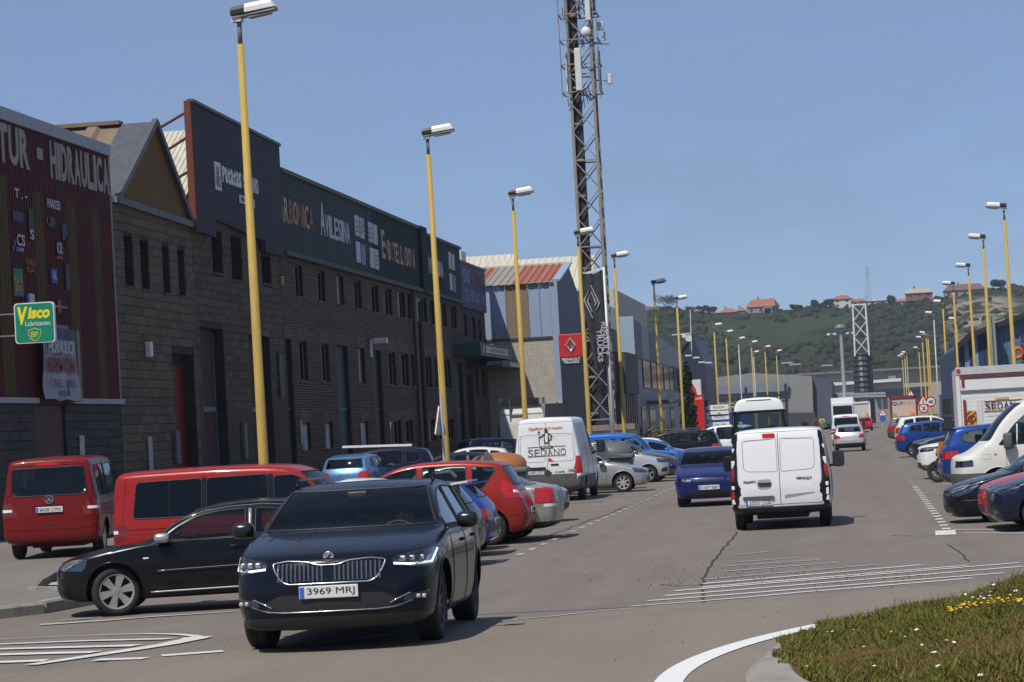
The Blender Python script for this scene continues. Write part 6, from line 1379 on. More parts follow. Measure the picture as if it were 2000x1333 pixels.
m = MB(); m.tube([(RX-.18, RY-.15, 0), (RX-.18, RY-.15, 3.6)], .14, 8); m.build('downpipe', plain('cream_pipe', (.50, .47, .40), .6), wb)
bb = empty('cream_hall', (0, 0, 0), 0, 'large cream hall whose roofs rise behind the rusty red roof', 'building')
for (x, ya, yb, za, zb) in ((205, 26.5, 44, 13.0, 16.4), (198, 19.3, 28, 12.6, 15.4)):
 m = MB(); [ribbed(m, (x+i*2.2, ya, za+(zb-za)*i/3), (0, 1, 0), (2.2, 0, (zb-za)/3+.12), yb-ya, 2.5, .5, .06, (-1, 0, 1.2)) for i in range(3)]; m.build('roof', M_cream, bb, fix=False)
part('wall', plain('cream_render', (.42, .40, .34), .8), bb, ((206, 26.6, 0), (235, 43.8, 13.1)), ((199, 17.5, 0), (230, 26.4, 12.5))); part('parapet', M_cream, bb, ((203.5, 29.8, 14.6), (206, 41, 16.5))); part('eave', plain('taupe_eave', (.2, .18, .15), .8), bb, ((203.6, 29.8, 13.6), (204, 41, 14.6)))
db2 = empty('slate_workshop', (0, 0, 0), 0, 'slate-grey workshop with a red edge strip behind the brand totem', 'building')
part('wall', plain('slate_render', (.10, .115, .15), .7), db2, ((172, 16.9, 0), (194, 28, 10.2))); part('edge_strip', plain('brick_red_strip', (.22, .05, .04), .6), db2, ((171.6, 16.75, 7.2), (172.3, 17.3, 10.5)))
for i in range(4): part('window', plain('slate_window', (.02, .022, .03), .2), db2, ((174+4.6*i, 16.84, 3.4), (177.6+4.6*i, 16.92, 7.0)))
tt = empty('brand_totem', (130, 13.75, 0), R(2), 'navy totem with a red square, silver diamond emblem and the words RENAULT TRUCKS', 'sign')
M_navy = plain('totem_navy', (.022, .026, .040), .4, var=.1); M_tred = plain('totem_red', (.50, .022, .018), .4, var=.05)
m = MB(); m.rbox((-.25, -.56, 0), (.25, .56, 5.27), .02); m.build('pillar', M_navy, tt); m = MB(); m.rbox((-.29, -.58, 5.62), (.29, .58, 6.78), .03); m.build('red_face', M_tred, tt); m = MB(); m.rbox((-.27, -.57, 5.27), (.27, .57, 5.615), .01); m.build('name_band', M_navy, tt)
for s_, (c1, c2) in enumerate((((.50, .51, .54), (.30, .31, .34)),)):
 o_ = [(0, .42), (.31, 0), (0, -.42), (-.31, 0)]; i_ = [(0, .20), (.13, 0), (0, -.20), (-.13, 0)]
 for q in range(4):
  a, b, c, d = o_[q], o_[(q+1) % 4], i_[(q+1) % 4], i_[q]; mm = MB(); ft = lambda p, x: (x, -p[0], 6.20+p[1])
  mid = lambda p, q_: ((p[0]+q_[0])/2, (p[1]+q_[1])/2)
  mm.add([ft(a, -.30), ft(b, -.30), ft(mid(b, c), -.37), ft(mid(a, d), -.37), ft(c, -.30), ft(d, -.30)], [(0, 1, 2, 3), (3, 2, 4, 5)]); mm.build('emblem', plain('emblem_silver_%d' % (q % 2), c1 if q in (0, 3) else (.36, .37, .40), .3, .6), tt)
T_ = lambda z: frame((-.29, 0, z), (0, -1, 0), (0, 0, 1))
lettering('RENAULT', T_(5.52), M_white, tt, fit=(.92, .135), bold=.03); lettering('TRUCKS', T_(5.37), M_white, tt, fit=(.80, .135), bold=.03)
sb = empty('dark_sign_board', (128.5, 14.6, 0), R(12), 'small charcoal board standing left of the navy totem', 'sign'); part('panel', plain('charcoal_board', (.03, .03, .034), .5), sb, ((-.08, -.45, 1.6), (.08, .45, 3.35))); part('post', M_flash, sb, ((-.05, -.3, 0), (.05, -.2, 1.6)), ((-.05, .2, 0), (.05, .3, 1.6)))
wl = empty('forecourt_wall', (0, 0, 0), 0, 'low whitewashed wall with capped piers under the mast', 'wall')
M_wash = streaked('whitewash', (.52, .50, .45), (.25, .22, .18), .6, .9)
for i in range(9):
 a = at_x(1150+14*i, 858, 118); pass
for i in range(12): y = 15.0-.62*i; part('panel', M_wash, wl, ((117.9, y-.5, 0), (118.1, y, .95))); part('pier', plain('grey_pier', (.22, .21, .2), .8), wl, ((117.84, y-.60, 0), (118.16, y-.515, 1.15)))
part('cap', plain('wall_cap', (.30, .28, .25), .9), wl, ((117.8, 7.7, 1.16), (118.2, 15.1, 1.22)))
cb = empty('mast_plinth', (0, 0, 0), 0, 'weathered concrete plinth carrying the lattice mast', 'plinth'); part('block', M_wash, cb, ((137.6, 11.6, 0), (142.4, 15.4, 1.85))); part('cap', streaked('plinth_cap', (.24, .21, .17), (.10, .09, .08), .6, .9), cb, ((137.4, 11.4, 1.85), (142.6, 15.6, 2.15)))
tw = empty('telecom_mast', (140, 13.35, 2.15), 0, 'tall lattice telecom mast with white panel antennas and a round dish', 'mast')
M_galv = streaked('weathered_galvanised', (.30, .275, .235), (.14, .11, .085), .6, .55, .3, 3, (2, 2, .6)); M_lat = plain('dark_lattice_steel', (.085, .085, .095), .5, .4); M_ant = plain('antenna_white', (.58, .58, .56), .45, var=.08); M_cable = plain('black_cables', (.018, .017, .018), .7)
hw, Hm = .64, 25.5
for sx_ in (1, -1):
 for sy_ in (1, -1): m = MB(); m.beam((sx_*hw, sy_*hw, 0), (sx_*hw*.94, sy_*hw*.94, Hm), .15, .15); m.build('leg', M_galv, tw)
bay = 1.55; k = 0; z = .3
while z < Hm-.5:
 for ax in (0, 1):
  for s_ in (1, -1):
   f0 = lambda u, zz_: (s_*hw, u*hw, zz_) if ax == 0 else (u*hw, s_*hw, zz_)
   for a, b in ((-1, 1), (1, -1)): m = MB(); m.beam(f0(a, z), f0(b, z+bay), .055); m.build('brace', M_lat if (ax == 1 or s_ > 0) else M_galv, tw)
   if k % 3 == 0: m = MB(); m.beam(f0(-1, z), f0(1, z), .07); m.build('crossbar', M_galv, tw)
 z += bay; k += 1
m = MB(); m.box((-.42, .08, 0), (-.36, .55, Hm-1)); m.build('cable_tray', M_cable, tw); m = MB(); r = random.Random(8)
for i in range(7): m.tube([(-.35, .10+.07*i, zz_) for zz_ in np.linspace(.2, Hm-1.5+.2*i, 6)], .030, 5)
tag(m.build('cable_run', M_cable, tw), kind='stuff'); z = .6
while z < Hm-3: m = MB(); m.box((-.62, .15, z), (-.52, .52, z+.1)); m.build('cable_bracket', M_galv, tw); z += 1.95
def ant(px0, px1, py0, py1, x=139.2, mat=None, dep=.14, name='panel_antenna', rz=0):
 a, b = at_x(px0, py0, x), at_x(px1, py1, x); w, h = abs(a.y-b.y), abs(a.z-b.z); o = MB().rbox((-dep/2, -w/2, -h/2), (dep/2, w/2, h/2), .03).build(name, mat or M_ant, tw)
 o.location = (x-140, (a.y+b.y)/2-13.35, (a.z+b.z)/2-2.15); o.rotation_euler = (0, 0, rz); return o
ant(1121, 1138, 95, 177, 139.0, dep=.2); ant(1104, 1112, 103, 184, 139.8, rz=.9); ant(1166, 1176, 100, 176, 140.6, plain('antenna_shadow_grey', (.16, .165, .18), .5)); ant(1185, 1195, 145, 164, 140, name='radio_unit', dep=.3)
for z_ in (18.6, 20.6): m = MB(); m.beam((0, -.6, z_), (0, -1.55, z_-.1), .07); m.build('outrigger', M_galv, tw)
ant(1155, 1163, -30, 30, 140.2, M_lat, name='panel_antenna'); ant(1127, 1134, -30, 20, 140.6); ant(1140, 1154, -30, 40, 139.0, dep=.2); ant(1100, 1107, -30, 48, 139.8, rz=.9); ant(1166, 1179, 44, 59, 140, name='radio_unit', dep=.3); ant(1176, 1183, 63, 79, 140, name='radio_unit', dep=.3)
c = at_x(1144, 62, 139.1); m = MB(); m.lathe([(.001, 0), (.27, 0), (.28, .06), (.2, .2), (.001, .22)], 24, 'x', (139.1-140, c.y-13.35, c.z-2.15)); m.build('dish', M_ant, tw, True)
for py in (30, 80, 128, 182):
 c = at_x(1148, py, 140); zz_ = c.z-2.15; m = MB()
 m.beam((-.9, -1.0, zz_), (-.9, 1.05, zz_), .06); m.beam((.9, -1.0, zz_), (.9, 1.05, zz_), .06); m.beam((-.9, -1.0, zz_), (.9, -1.0, zz_), .06); m.beam((-.9, 1.05, zz_), (.9, 1.05, zz_), .06); m.beam((-.9, .0, zz_), (.9, 0, zz_), .06); m.build('platform_ring', M_galv, tw)
for (ya, za, yb, zb) in ((1.05, 17.7, 1.05, 24.8), (-1.0, 17.5, -1.0, 24), (.62, 17.8, .62, 24.5)): m = MB(); m.tube([(-.85, ya, za), (-.85, yb, zb)], .03, 6); m.build('mounting_pipe', M_galv, tw)
m = MB(); r = random.Random(12)
for i in range(26):
 y, z = r.uniform(-.9, .95), r.choice((17.6, 21.0, 22.4, 24.0))+r.uniform(-.3, .3); m.tube([(-.7+r.uniform(-.2, .2), y, z), (-.6, y+r.uniform(-.2, .2), z-r.uniform(.2, .5)), (-.4, y*.5, z+r.uniform(.1, .6))], .022, 4)
tag(m.build('loose_cables', M_cable, tw), kind='stuff')
def flag(x, pole_px, label, dark, dx):
 b = at_x(pole_px[0], pole_px[1], x); f = empty('banner_flag', (x, b.y, 0), 0, label, 'flag', 'dealer flags beside the mast')
 m = MB(); m.tube([(0, 0, 0), (0, 0, 9.3)], [.07, .05], 10); m.build('pole', M_white, f, True)
 t = plain('flag_black', (.028, .03, .04), .8, var=.3, scale=3) if dark else plain('flag_grey', (.20, .20, .24), .8, var=.25, scale=3)
 m = MB(); nu, nv = 16, 40; rr = random.Random(int(x))
 for i in range(nu+1):
  for k in range(nv+1):
   u, v = i/nu, k/nv; w = 1.12*(1-.45*v**1.4)
   m.v.append((dx*u+.10*math.sin(u*6+v*5)*(.3+v)+.04*math.sin(u*19+v*2), w*u, 9.25-.25*u*(1 if dark else .6)-4.35*v*(1 if dark else .82)-.12*math.sin(u*4)))
 for i in range(nu):
  for k in range(nv): q = i*(nv+1)+k; m.f.append((q, q+nv+1, q+nv+2, q+1))
 m.build('cloth', t, f, True, fix=False); m = MB(); m.beam((0, 0, 9.28), (dx, 1.14, 9.02), .05); m.build('top_bar', M_white, f)
 mt = M_lw if dark else M_cable; yc = .62
 for s_ in ((.42, 1.0), (.24, .62)):
  p = [(-.09-abs(dx)*.4, yc+s_[0]*a*.8, 7.75+s_[1]*b*.75) for a, b in ((0, 1), (1, .12), (0, -1), (-1, -.12))]; m = MB(); m.tube(p, .035, 5, True); m.build('diamond_print', mt, f)
 if dark:
  for tx, zc in (('TRUCKS', 5.75), ('RENAULT', 6.05)): lettering(tx, frame((-.16, .36 if tx == 'TRUCKS' else .12, zc), (0, 0, -1), (0, -1, 0)), mt, f, fit=(1.5, .24), bold=.02)
flag(118, (1196, 822), 'black flag with a white diamond and upside-down TRUCKS lettering', True, -.05); flag(117, (1197, 822), 'grey flag with a black diamond tucked behind the black one', False, .35)
bpy.data.objects['banner_flag.001'].location = (119, at_x(1186, 700, 119).y, 0)
ob = empty('panel_office', (0, 0, 0), 0, 'long office faced with dark and light grey panels and a strip of windows', 'building')
OX, OY = 196, 16.0; pl = plain('light_grey_panel', (.22, .23, .27), .5, var=.1); pd = plain('charcoal_panel', (.05, .053, .063), .5, var=.1); gw = plain('office_glass', (.016, .018, .024), .08)
m = MB(); m.box((OX, OY+.05, 0), (252, OY+16, 8.9)); m.build('core', pl, ob)
edges = [196, 203.5, 210.5, 219, 227, 240, 252]; tones_ = [pd, pl, pd, pl, pl, pl]; zt_ = lambda x: 10.0-.0237*(x-196)
for i in range(6): m = MB(); m.prism([(edges[i]+.06, 7.1), (edges[i+1]-.06, 7.1), (edges[i+1]-.06, zt_(edges[i+1])), (edges[i]+.06, zt_(edges[i]))], .12, lambda u, v, w: (u, OY-.06+w, v)); m.build('upper_panel', tones_[i], ob)
for i, (a, b) in enumerate(((203.5, 210), (212, 217), (218, 224.5), (226, 232), (233, 238), (239, 243.5), (245, 250.5))): m = MB(); m.box((a, OY-.05, 4.9), (b, OY+.03, 7.0)); m.build('window', gw, ob)
for i in range(7): part('lower_panel', pl if i % 2 else plain('mid_grey_panel', (.17, .18, .21), .5), ob, ((196+8*i+.05, OY-.04, .1), (204+8*i-.05, OY+.03, 4.8)))
for a, b in ((199, 203), (207, 213), (221, 224), (231, 236)): m = MB(); m.box((a, OY-.10, 0), (b, OY-.05, 3.4)); m.build('doorway', gw, ob)
part('end_face', plain('pale_blue_face', (.30, .38, .46), .5, var=.08), ob, ((OX-.2, OY-.1, 7.0), (OX-.02, OY+1.0, 10.2))); part('canopy', M_flash, ob, ((205, OY-2.2, 3.6), (215, OY-.1, 3.85)))
lb = empty('louvred_annex', (0, 0, 0), 0, 'dark boarded annex with pale louvres standing before the panel office', 'building')
part('upper_storey', plain('dark_boarding', (.055, .055, .062), .7, var=.3, scale=4, stretch=(1, 1, 6)), lb, ((183, 15.6, 4.3), (194, 22, 7.2))); part('lower_storey', plain('smoky_glazing', (.07, .08, .085), .25, var=.4), lb, ((183.5, 15.9, 0), (194, 22, 4.3)))
for i in range(16): part('louvre', plain('pale_louvre', (.33, .40, .48), .5), lb, ((182.85, 16.3, 4.4+.17*i), (183, 17.9, 4.49+.17*i)))
for i in range(6): part('mullion', M_flash, lb, ((183.5+1.8*i, 15.84, 0), (183.7+1.8*i, 15.9, 4.3)))
part('tower', M_wbrick, lb, ((186, 17.0, 7.2), (190, 18.6, 9.0))); part('tower_cap', M_white, lb, ((185.6, 16.7, 9.0), (190.4, 18.9, 10.6)))
gd = empty('navy_gable_showroom', (0, 0, 0), 0, 'navy showroom with a steep dark gable behind the cypress', 'building')
p = [at_x(px, py, 262) for px, py in ((1333, 690), (1353, 655), (1378, 715), (1383, 800))]
m = MB(); m.prism([(p[0].y, 0), (p[0].y, p[0].z), (p[1].y, p[1].z), (p[2].y, p[2].z), (p[3].y, 0)], 22, lambda u, v, w: (262+w, u, v)); m.build('wall', plain('navy_cladding', (.024, .030, .055), .5, var=.15), gd)
m = MB(); m.quad((261.8, p[0].y+.2, p[0].z), (261.8, p[1].y, p[1].z+.15), (285, p[1].y, p[1].z+.15), (285, p[0].y+.2, p[0].z)); m.build('roof', plain('grey_membrane', (.2, .2, .21), .7), gd, fix=False)
for px, py in ((1345, 695), (1360, 699), (1371, 708), (1384, 709)): a = at_x(px, py, 259); part('spot_lamp', M_white, gd, ((258.6, a.y-.32, a.z-.06), (259.3, a.y+.32, a.z+.07)))
m = MB(); a, b = at_x(1348, 605, 255), at_x(1351, 690, 255); m.tube([(255, a.y, a.z), (255, b.y, b.z)], .05, 5); a2, b2 = at_x(1312, 655, 255), at_x(1348, 652, 255); m.tube([(255, a2.y, a2.z), (255, b2.y, b2.z)], .05, 5); m.build('aerial', M_ant, gd)
for px, py, rr_ in ((1345, 661, .34), (1336, 656, .22)): a = at_x(px, py, 254); m = MB(); m.lathe([(.001, 0), (rr_, 0), (rr_*.8, .1), (.001, .15)], 16, 'x', (254, a.y, a.z)); m.build('dish', M_ant, gd)
a = at_x(1361, 790, 205); rp_ = empty('red_brand_pillar', (205, a.y, 0), R(-6), 'red pillar sign with a white curved head beside the cypress', 'sign')
z0, z1, z2 = at_x(1361, 838, 205).z, at_x(1361, 772, 205).z, at_x(1358, 742, 205).z
part('pillar', M_tred, rp_, ((-.2, -.55, 0), (.2, .5, z1))); part('head', M_white, rp_, ((-.16, -.42, z1), (.16, .48, z2))); m = MB(); m.prism([(-.1, z1), (.5, z1), (.5, z2-.25), (.2, z2-.3), (0, z2-.7)], .06, lambda u, v, w: (-.22+w, u, v)); m.build('red_curve', M_tred, rp_); lettering('udi', frame((-.21, -.2, z1-.25), (0, -1, 0), (0, 0, 1)), M_white, rp_, fit=(.5, .22), bold=.02)
# ---- greenery
M_leafd = None
def leaf_mat(name, c1, c2, c3):
 t = NT(name); t.set(Roughness=.65); t.b.inputs['Specular IOR Level'].default_value = .25; gi = t.n('ShaderNodeNewGeometry')
 t.col(t.ramp(gi.outputs['Random Per Island'], (0., c1), (.55, c2), (1., c3))); return t.m
LF_dark = leaf_mat('cypress_sprays', (.012, .022, .010), (.020, .036, .014), (.035, .055, .02)); LF_mix = leaf_mat('shrub_leaves', (.035, .05, .012), (.06, .075, .015), (.12, .085, .02)); LF_gr = leaf_mat('hedge_leaves', (.02, .04, .012), (.035, .06, .018), (.05, .08, .025)); LF_bare = leaf_mat('bare_twigs', (.07, .055, .045), (.09, .075, .06), (.11, .09, .075))
def leaves(name, mat, par, pts_r, n, size, seed, **k):
 r = np.random.default_rng(seed); V = []; F = []
 for (c, rad), cnt in zip(pts_r, [n]*len(pts_r)):
  d = r.normal(size=(cnt, 3)); d /= np.linalg.norm(d, axis=1)[:, None]; q = r.uniform(.45, 1.03, cnt)[:, None]*d*np.array(rad)+np.array(c)
  a = r.normal(size=(cnt, 3)); a /= np.linalg.norm(a, axis=1)[:, None]; b = np.cross(a, r.normal(size=(cnt, 3))); b /= np.linalg.norm(b, axis=1)[:, None]; s = size*r.uniform(.5, 1.3, cnt)[:, None]
  base = sum(len(x) for x in V); V.append(np.stack([q-a*s, q+b*s*.6, q+a*s, q-b*s*.6], 1).reshape(-1, 3)); i = base+4*np.arange(cnt); F.append(np.stack([i, i+1, i+2, i+3], 1))
 me = bpy.data.meshes.new(name); me.from_pydata(np.vstack(V).tolist(), [], np.vstack(F).tolist()); return link(name, me, mat, par)
def on(px, py, x): a = at_x(px, py, x); return a
a = on(1346, 840, 175); cy = empty('cypress_tree', (175, a.y, 0), 0, 'tall dark cone-shaped cypress before the navy gable', 'tree'); m = MB(); m.tube([(0, 0, 0), (0, 0, 4.5)], [.16, .04], 6); m.build('trunk', plain('bark', (.06, .045, .035), .9), cy)
leaves('crown', LF_dark, cy, [((RNG.uniform(-.12, .12), RNG.uniform(-.12, .12), .5+i*.46), (.80*(1-i/13)**.7, .80*(1-i/13)**.7, .55)) for i in range(12)], 420, .10, 3)
def bush(px, py, x, w, h, mat, label, seed, name='shrub', cat='shrub', grp=None):
 a = on(px, py, x); b = empty(name, (x, a.y, 0), 0, label, cat, grp); m = MB(); m.tube([(0, 0, 0), (0, 0, h*.6)], [.08, .03], 5); m.build('stem', plain('bark', (.06, .045, .035), .9), b)
 r = random.Random(seed); leaves('crown', mat, b, [((r.uniform(-.3, .3)*w, r.uniform(-.45, .45)*w, h*r.uniform(.35, .75)), (w*.33, w*.33, h*.33)) for _ in range(7)], 220, .09*max(1, w/2), seed); return b
bush(1312, 838, 160, 2.0, 1.8, LF_mix, 'rust-tinged leafy shrub at the foot of the seventh yellow lamp', 4); bush(1330, 838, 168, 1.6, 1.5, LF_mix, 'small yellow-green shrub just left of the cypress', 5); bush(1385, 838, 180, 2.6, 1.6, LF_gr, 'clipped green hedge right of the red pillar sign', 6)
ag = empty('agave_plant', (142, on(1252, 838, 142).y, 0), 0, 'spiky agave in front of the boarded annex', 'plant'); r = random.Random(3)
for i in range(13): an = r.uniform(0, 6.28); l = r.uniform(.6, 1.1); m = MB(); m.tube([(0, 0, .9), (math.cos(an)*l*.5, math.sin(an)*l*.5, 1.0+l*.8), (math.cos(an)*l, math.sin(an)*l, 1.0+l*1.1)], [.07, .06, .005], 4); m.build('leaf', plain('agave_green', (.07, .10, .07), .6), ag)
m = MB(); m.box((-.4, -.4, 0), (.4, .4, .95)); m.build('planter', M_wash, ag)
# ---- far sheds across the end of the road
def quadwall(par, name, x, pts, dep, mat):
 q = [at_x(px, py, x) for px, py in pts]; m = MB(); m.prism([(v.y, max(0, v.z)) for v in q], dep, lambda u, v, w: (x+w, u, v)); return m.build(name, mat, par)
gs_ = empty('grey_shed', (0, 0, 0), 0, 'wide pale grey shed with a shallow ridge closing the left of the road', 'building')
M_gsh = streaked('pale_grey_sheet', (.24, .24, .225), (.16, .15, .14), .5, .6, run=(1, 1, .1)); M_gdk = plain('blue_grey_side', (.075, .085, .115), .6, var=.15)
quadwall(gs_, 'wall', 330, [(1372, 835), (1372, 741), (1468, 729), (1586, 735), (1590, 840)], 25, M_gsh); quadwall(gs_, 'side_wall', 331, [(1590.5, 835), (1586.5, 735.5), (1624, 743), (1627, 832)], 60, M_gdk)
quadwall(gs_, 'blue_band', 329.4, [(1378, 772), (1378, 757), (1540, 748), (1538, 764)], .3, plain('blue_grey_band', (.15, .19, .25), .6)); quadwall(gs_, 'dark_plinth', 329.2, [(1372, 836), (1372, 802), (1445, 797), (1446, 836)], .4, plain('mid_grey_wall', (.12, .125, .135), .7)); quadwall(gs_, 'white_strip', 328.9, [(1376, 801), (1376, 797), (1444, 790), (1444, 794)], .3, M_white)
quadwall(gs_, 'shed_base', 329.1, [(1445, 838), (1445, 808), (1592, 806), (1592, 838)], .3, plain('dark_fence_base', (.05, .05, .055), .8))
gt = empty('pipe_gantry', (0, 0, 0), 0, 'black truss gantry running in front of the pale grey shed', 'gantry')
A0, A1, B0, B1 = (at_x(*q) for q in ((1376, 785, 300), (1540, 770, 300), (1376, 797, 300), (1540, 783, 300)))
M_truss = plain('black_truss', (.018, .018, .02), .6)
for a_, b_ in ((A0, A1), (B0, B1)): m = MB(); m.beam(a_, b_, .22); m.build('chord', M_truss, gt)
for i in range(10):
 u, v = i/10, (i+1)/10; m = MB(); m.beam(A0.lerp(A1, u), B0.lerp(B1, v), .12); m.build('strut', M_truss, gt); m = MB(); m.beam(A0.lerp(A1, u), B0.lerp(B1, u), .12); m.build('strut', M_truss, gt)
for u in (.02, .5, .97): q = A0.lerp(A1, u); m = MB(); m.beam((q.x, q.y, 0), (q.x, q.y, q.z+1.2), .3); m.build('post', M_truss, gt)
pr = empty('pipe_rack', (0, 0, 0), 0, 'grey pipe rack crossing the end of the road by the dark stack', 'pipe rack'); a_, b_ = at_x(1577, 780, 360), at_x(1730, 775, 360)
M_pipe = plain('weathered_pipe', (.17, .17, .175), .6, var=.3)
for i in range(4): m = MB(); m.tube([a_+Vector((i*.5, 0, .35*(i % 2))), b_+Vector((i*.5, 0, .35*(i % 2)))], .28, 8); m.build('pipe', M_pipe, pr)
for u in (.02, .18, .35, .55, .75, .95): q = a_.lerp(b_, u); m = MB(); m.beam((q.x, q.y, 0), (q.x, q.y, q.z), .25); m.build('post', M_pipe, pr)
lw = empty('long_beige_works', (0, 0, 0), 0, 'very long beige works wall with a white band below the hillside', 'building')
quadwall(lw, 'wall', 640, [(1560, 832), (1540, 734), (1620, 731), (1855, 713), (1875, 832)], 40, plain('beige_works_wall', (.34, .31, .265), .85, var=.2, scale=.05)); quadwall(lw, 'roof_edge', 638, [(1538, 735), (1538, 731.5), (1856, 713), (1856, 717)], 45, plain('grey_roof_edge', (.16, .16, .165), .8)); quadwall(lw, 'white_band', 638.6, [(1622, 754), (1622, 748), (1760, 739), (1760, 745)], .8, M_white)
quadwall(lw, 'grey_bay', 638.8, [(1735, 742), (1733, 722), (1748, 721), (1750, 741)], .8, plain('grey_bay', (.24, .24, .24), .8)); quadwall(lw, 'dark_base', 637, [(1590, 834), (1590, 812), (1730, 812), (1875, 808), (1875, 834)], 1.5, plain('dark_hedge_wall', (.035, .038, .042), .9))
bl_ = empty('blue_roofed_sheds', (0, 0, 0), 0, 'low sheds with dark blue roofs behind the stack', 'building'); M_droof = plain('dusty_blue_roof', (.06, .13, .26), .5); M_ndroof = plain('navy_roof', (.02, .03, .08), .5)
quadwall(bl_, 'wall', 520, [(1625, 832), (1625, 768), (1812, 758), (1815, 832)], 12, plain('grey_green_wall', (.24, .25, .23), .8, var=.15)); quadwall(bl_, 'roof', 518, [(1706, 767), (1704, 762), (1818, 754), (1818, 761)], 14, M_ndroof); quadwall(bl_, 'blue_bay', 517, [(1627, 832), (1627, 776), (1643, 774), (1643, 832)], 2, M_droof); quadwall(bl_, 'blue_bay', 516, [(1600, 800), (1600, 793), (1645, 789), (1645, 798)], 2, M_droof)
ch = empty('steel_stack', (420, -2.1, 0), 0, 'dark banded cylindrical steel stack with a white lattice head', 'stack')
M_stk = plain('stack_steel', (.045, .047, .058), .5, .3, var=.25, scale=1.2); m = MB(); m.lathe([(1.52, 0), (1.40, 11.2), (.9, 11.3)], 20); m.build('shaft', M_stk, ch, True)
for i in range(13): m = MB(); m.lathe([(1.56-.009*i, .7+.85*i), (1.63-.009*i, .72+.85*i), (1.63-.009*i, .86+.85*i), (1.56-.009*i, .88+.85*i)], 20); m.build('band', M_truss, ch)
for i in range(10): an = 2*math.pi*i/10; m = MB(); m.tube([(1.6*math.cos(an), 1.6*math.sin(an), 0), (1.5*math.cos(an), 1.5*math.sin(an), 11.3)], .05, 5); m.build('rail', M_truss, ch)
for sx_ in (1, -1):
 for sy_ in (1, -1): m = MB(); m.tube([(sx_*1.12, sy_*1.12, 10.8), (sx_*1.0, sy_*1.0, 19)], .15, 6); m.build('lattice_leg', M_white, ch)
for z in (11.2, 13.8, 16.4):
 for f0 in (lambda u, zz_: (-1.06, u*1.06, zz_), lambda u, zz_: (1.06, u*1.06, zz_), lambda u, zz_: (u*1.06, -1.06, zz_)):
  for a, b in ((1, -1), (-1, 1)): m = MB(); m.tube([f0(a, z), f0(b, z+2.6)], .07, 5); m.build('lattice_brace', M_white, ch)
m = MB(); m.box((-1.1, -1.1, 18.9), (1.1, 1.1, 19.1)); m.build('head_frame', M_white, ch)
# ---- right side: blue shed and its neighbours
bs = empty('blue_shed', (0, 0, 0), 0, 'blue ribbed shed with a rising dark roof edge behind the box lorry', 'building')
SX = 172; pe = [at_x(px, py, SX) for px, py in ((1872, 830), (1866, 682), (1893, 656), (2000, 617), (2060, 600), (2070, 830))]
m = MB(); m.prism([(v.y, max(0, v.z)) for v in pe], 30, lambda u, v, w: (SX+w, u, v)); m.build('core', plain('blue_shed_core', (.025, .05, .11), .6), bs)
y0, y1 = pe[1].y, pe[4].y; zr = lambda y: float(np.interp(-y, [-v.y for v in pe[1:5]], [v.z for v in pe[1:5]]))
n = 22
for i in range(n):
 a, b = y0+(y1-y0)*i/n, y0+(y1-y0)*(i+1)/n; c = (a+b)/2; key = 'navy' if i < 7 and i not in (2, 4) else ('pale' if i in (2, 4, 8) else 'mid'); mt = dict(navy=plain('deep_blue_sheet', (.022, .045, .115), .5, var=.2), pale=plain('light_blue_sheet', (.20, .30, .42), .5, var=.2), mid=plain('worn_blue_sheet', (.085, .15, .25), .5, var=.2))[key]
 m = MB(); m.prism([(a, 0), (b+.03, 0), (b+.03, zr(b)-.15), (a, zr(a)-.15)], .08, lambda u, v, w: (SX-.08+w, u, v)); m.beam((SX-.1, a, 0), (SX-.1, a, zr(a)-.15), .07); m.build('sheet', mt, bs)
for p_, q_ in zip(pe[1:4], pe[2:5]): m = MB(); m.beam((SX-.3, p_.y, p_.z), (SX-.3, q_.y, q_.z), .8, .35); m.build('roof_edge', M_truss, bs)
part('green_band', plain('green_sheet', (.05, .13, .09), .6), bs, ((SX-.16, pe[3].y-1.5, 3.4), (SX-.10, pe[3].y+2.3, 4.4)))
gsd = empty('green_sheet_annex', (0, 0, 0), 0, 'grey-green ribbed annex wall left of the blue shed', 'building'); m = MB(); a, b = at_x(1845, 720, 200), at_x(1868, 668, 178)
for i in range(14):
 u, v = i/14, (i+1)/14; x0_, x1_ = 214-44*u, 214-44*v; y_ = -8.85-.02*i; z_ = 6.6+.10*i; m = MB(); m.box((x1_+.1, y_-.3, 0), (x0_, y_, z_)); m.beam((x1_, y_, 0), (x1_, y_, z_), .12); m.build('sheet', streaked('grey_green_sheet', (.24, .27, .24), (.15, .15, .13), .5, .6), gsd)
dk = empty('dark_ribbed_store', (0, 0, 0), 0, 'dark ribbed store with an orange lifebuoy at the right edge', 'building'); a = at_x(1985, 640, 120)
for i in range(13): part('board', plain('dark_ribbed_board', (.05, .042, .042), .6, var=.2), dk, ((120, a.y-6, .4*i), (121+.02*(i % 2), a.y-.02*i, .4*i+.34)))
c = at_x(1988, 690, 119.5); m = MB(); m.tube([(119.7, c.y+.22*math.cos(k_*.52), c.z+.22*math.sin(k_*.52)) for k_ in range(12)], .09, 6, True); tag(m.build('lifebuoy', plain('orange_ring', (.5, .09, .02), .5), None, True), 'orange ring hung on the dark ribbed store', 'lifebuoy')
bf = empty('blue_site_fence', (0, 0, 0), 0, 'blue panel fence beyond the parked cars on the far right', 'fence')
for i in range(16): x = 150+6*i; m = MB(); m.box((x, -8.2, 0), (x+5.9, -8.1, 3.2)); m.build('fence_panel', plain('fence_blue', (.03, .07, .22), .5, var=.2), bf)
part('crosspiece', plain('white_hoarding', (.5, .52, .55), .6), bf, ((186, -8.05, .6), (204, -7.95, 2.1)))
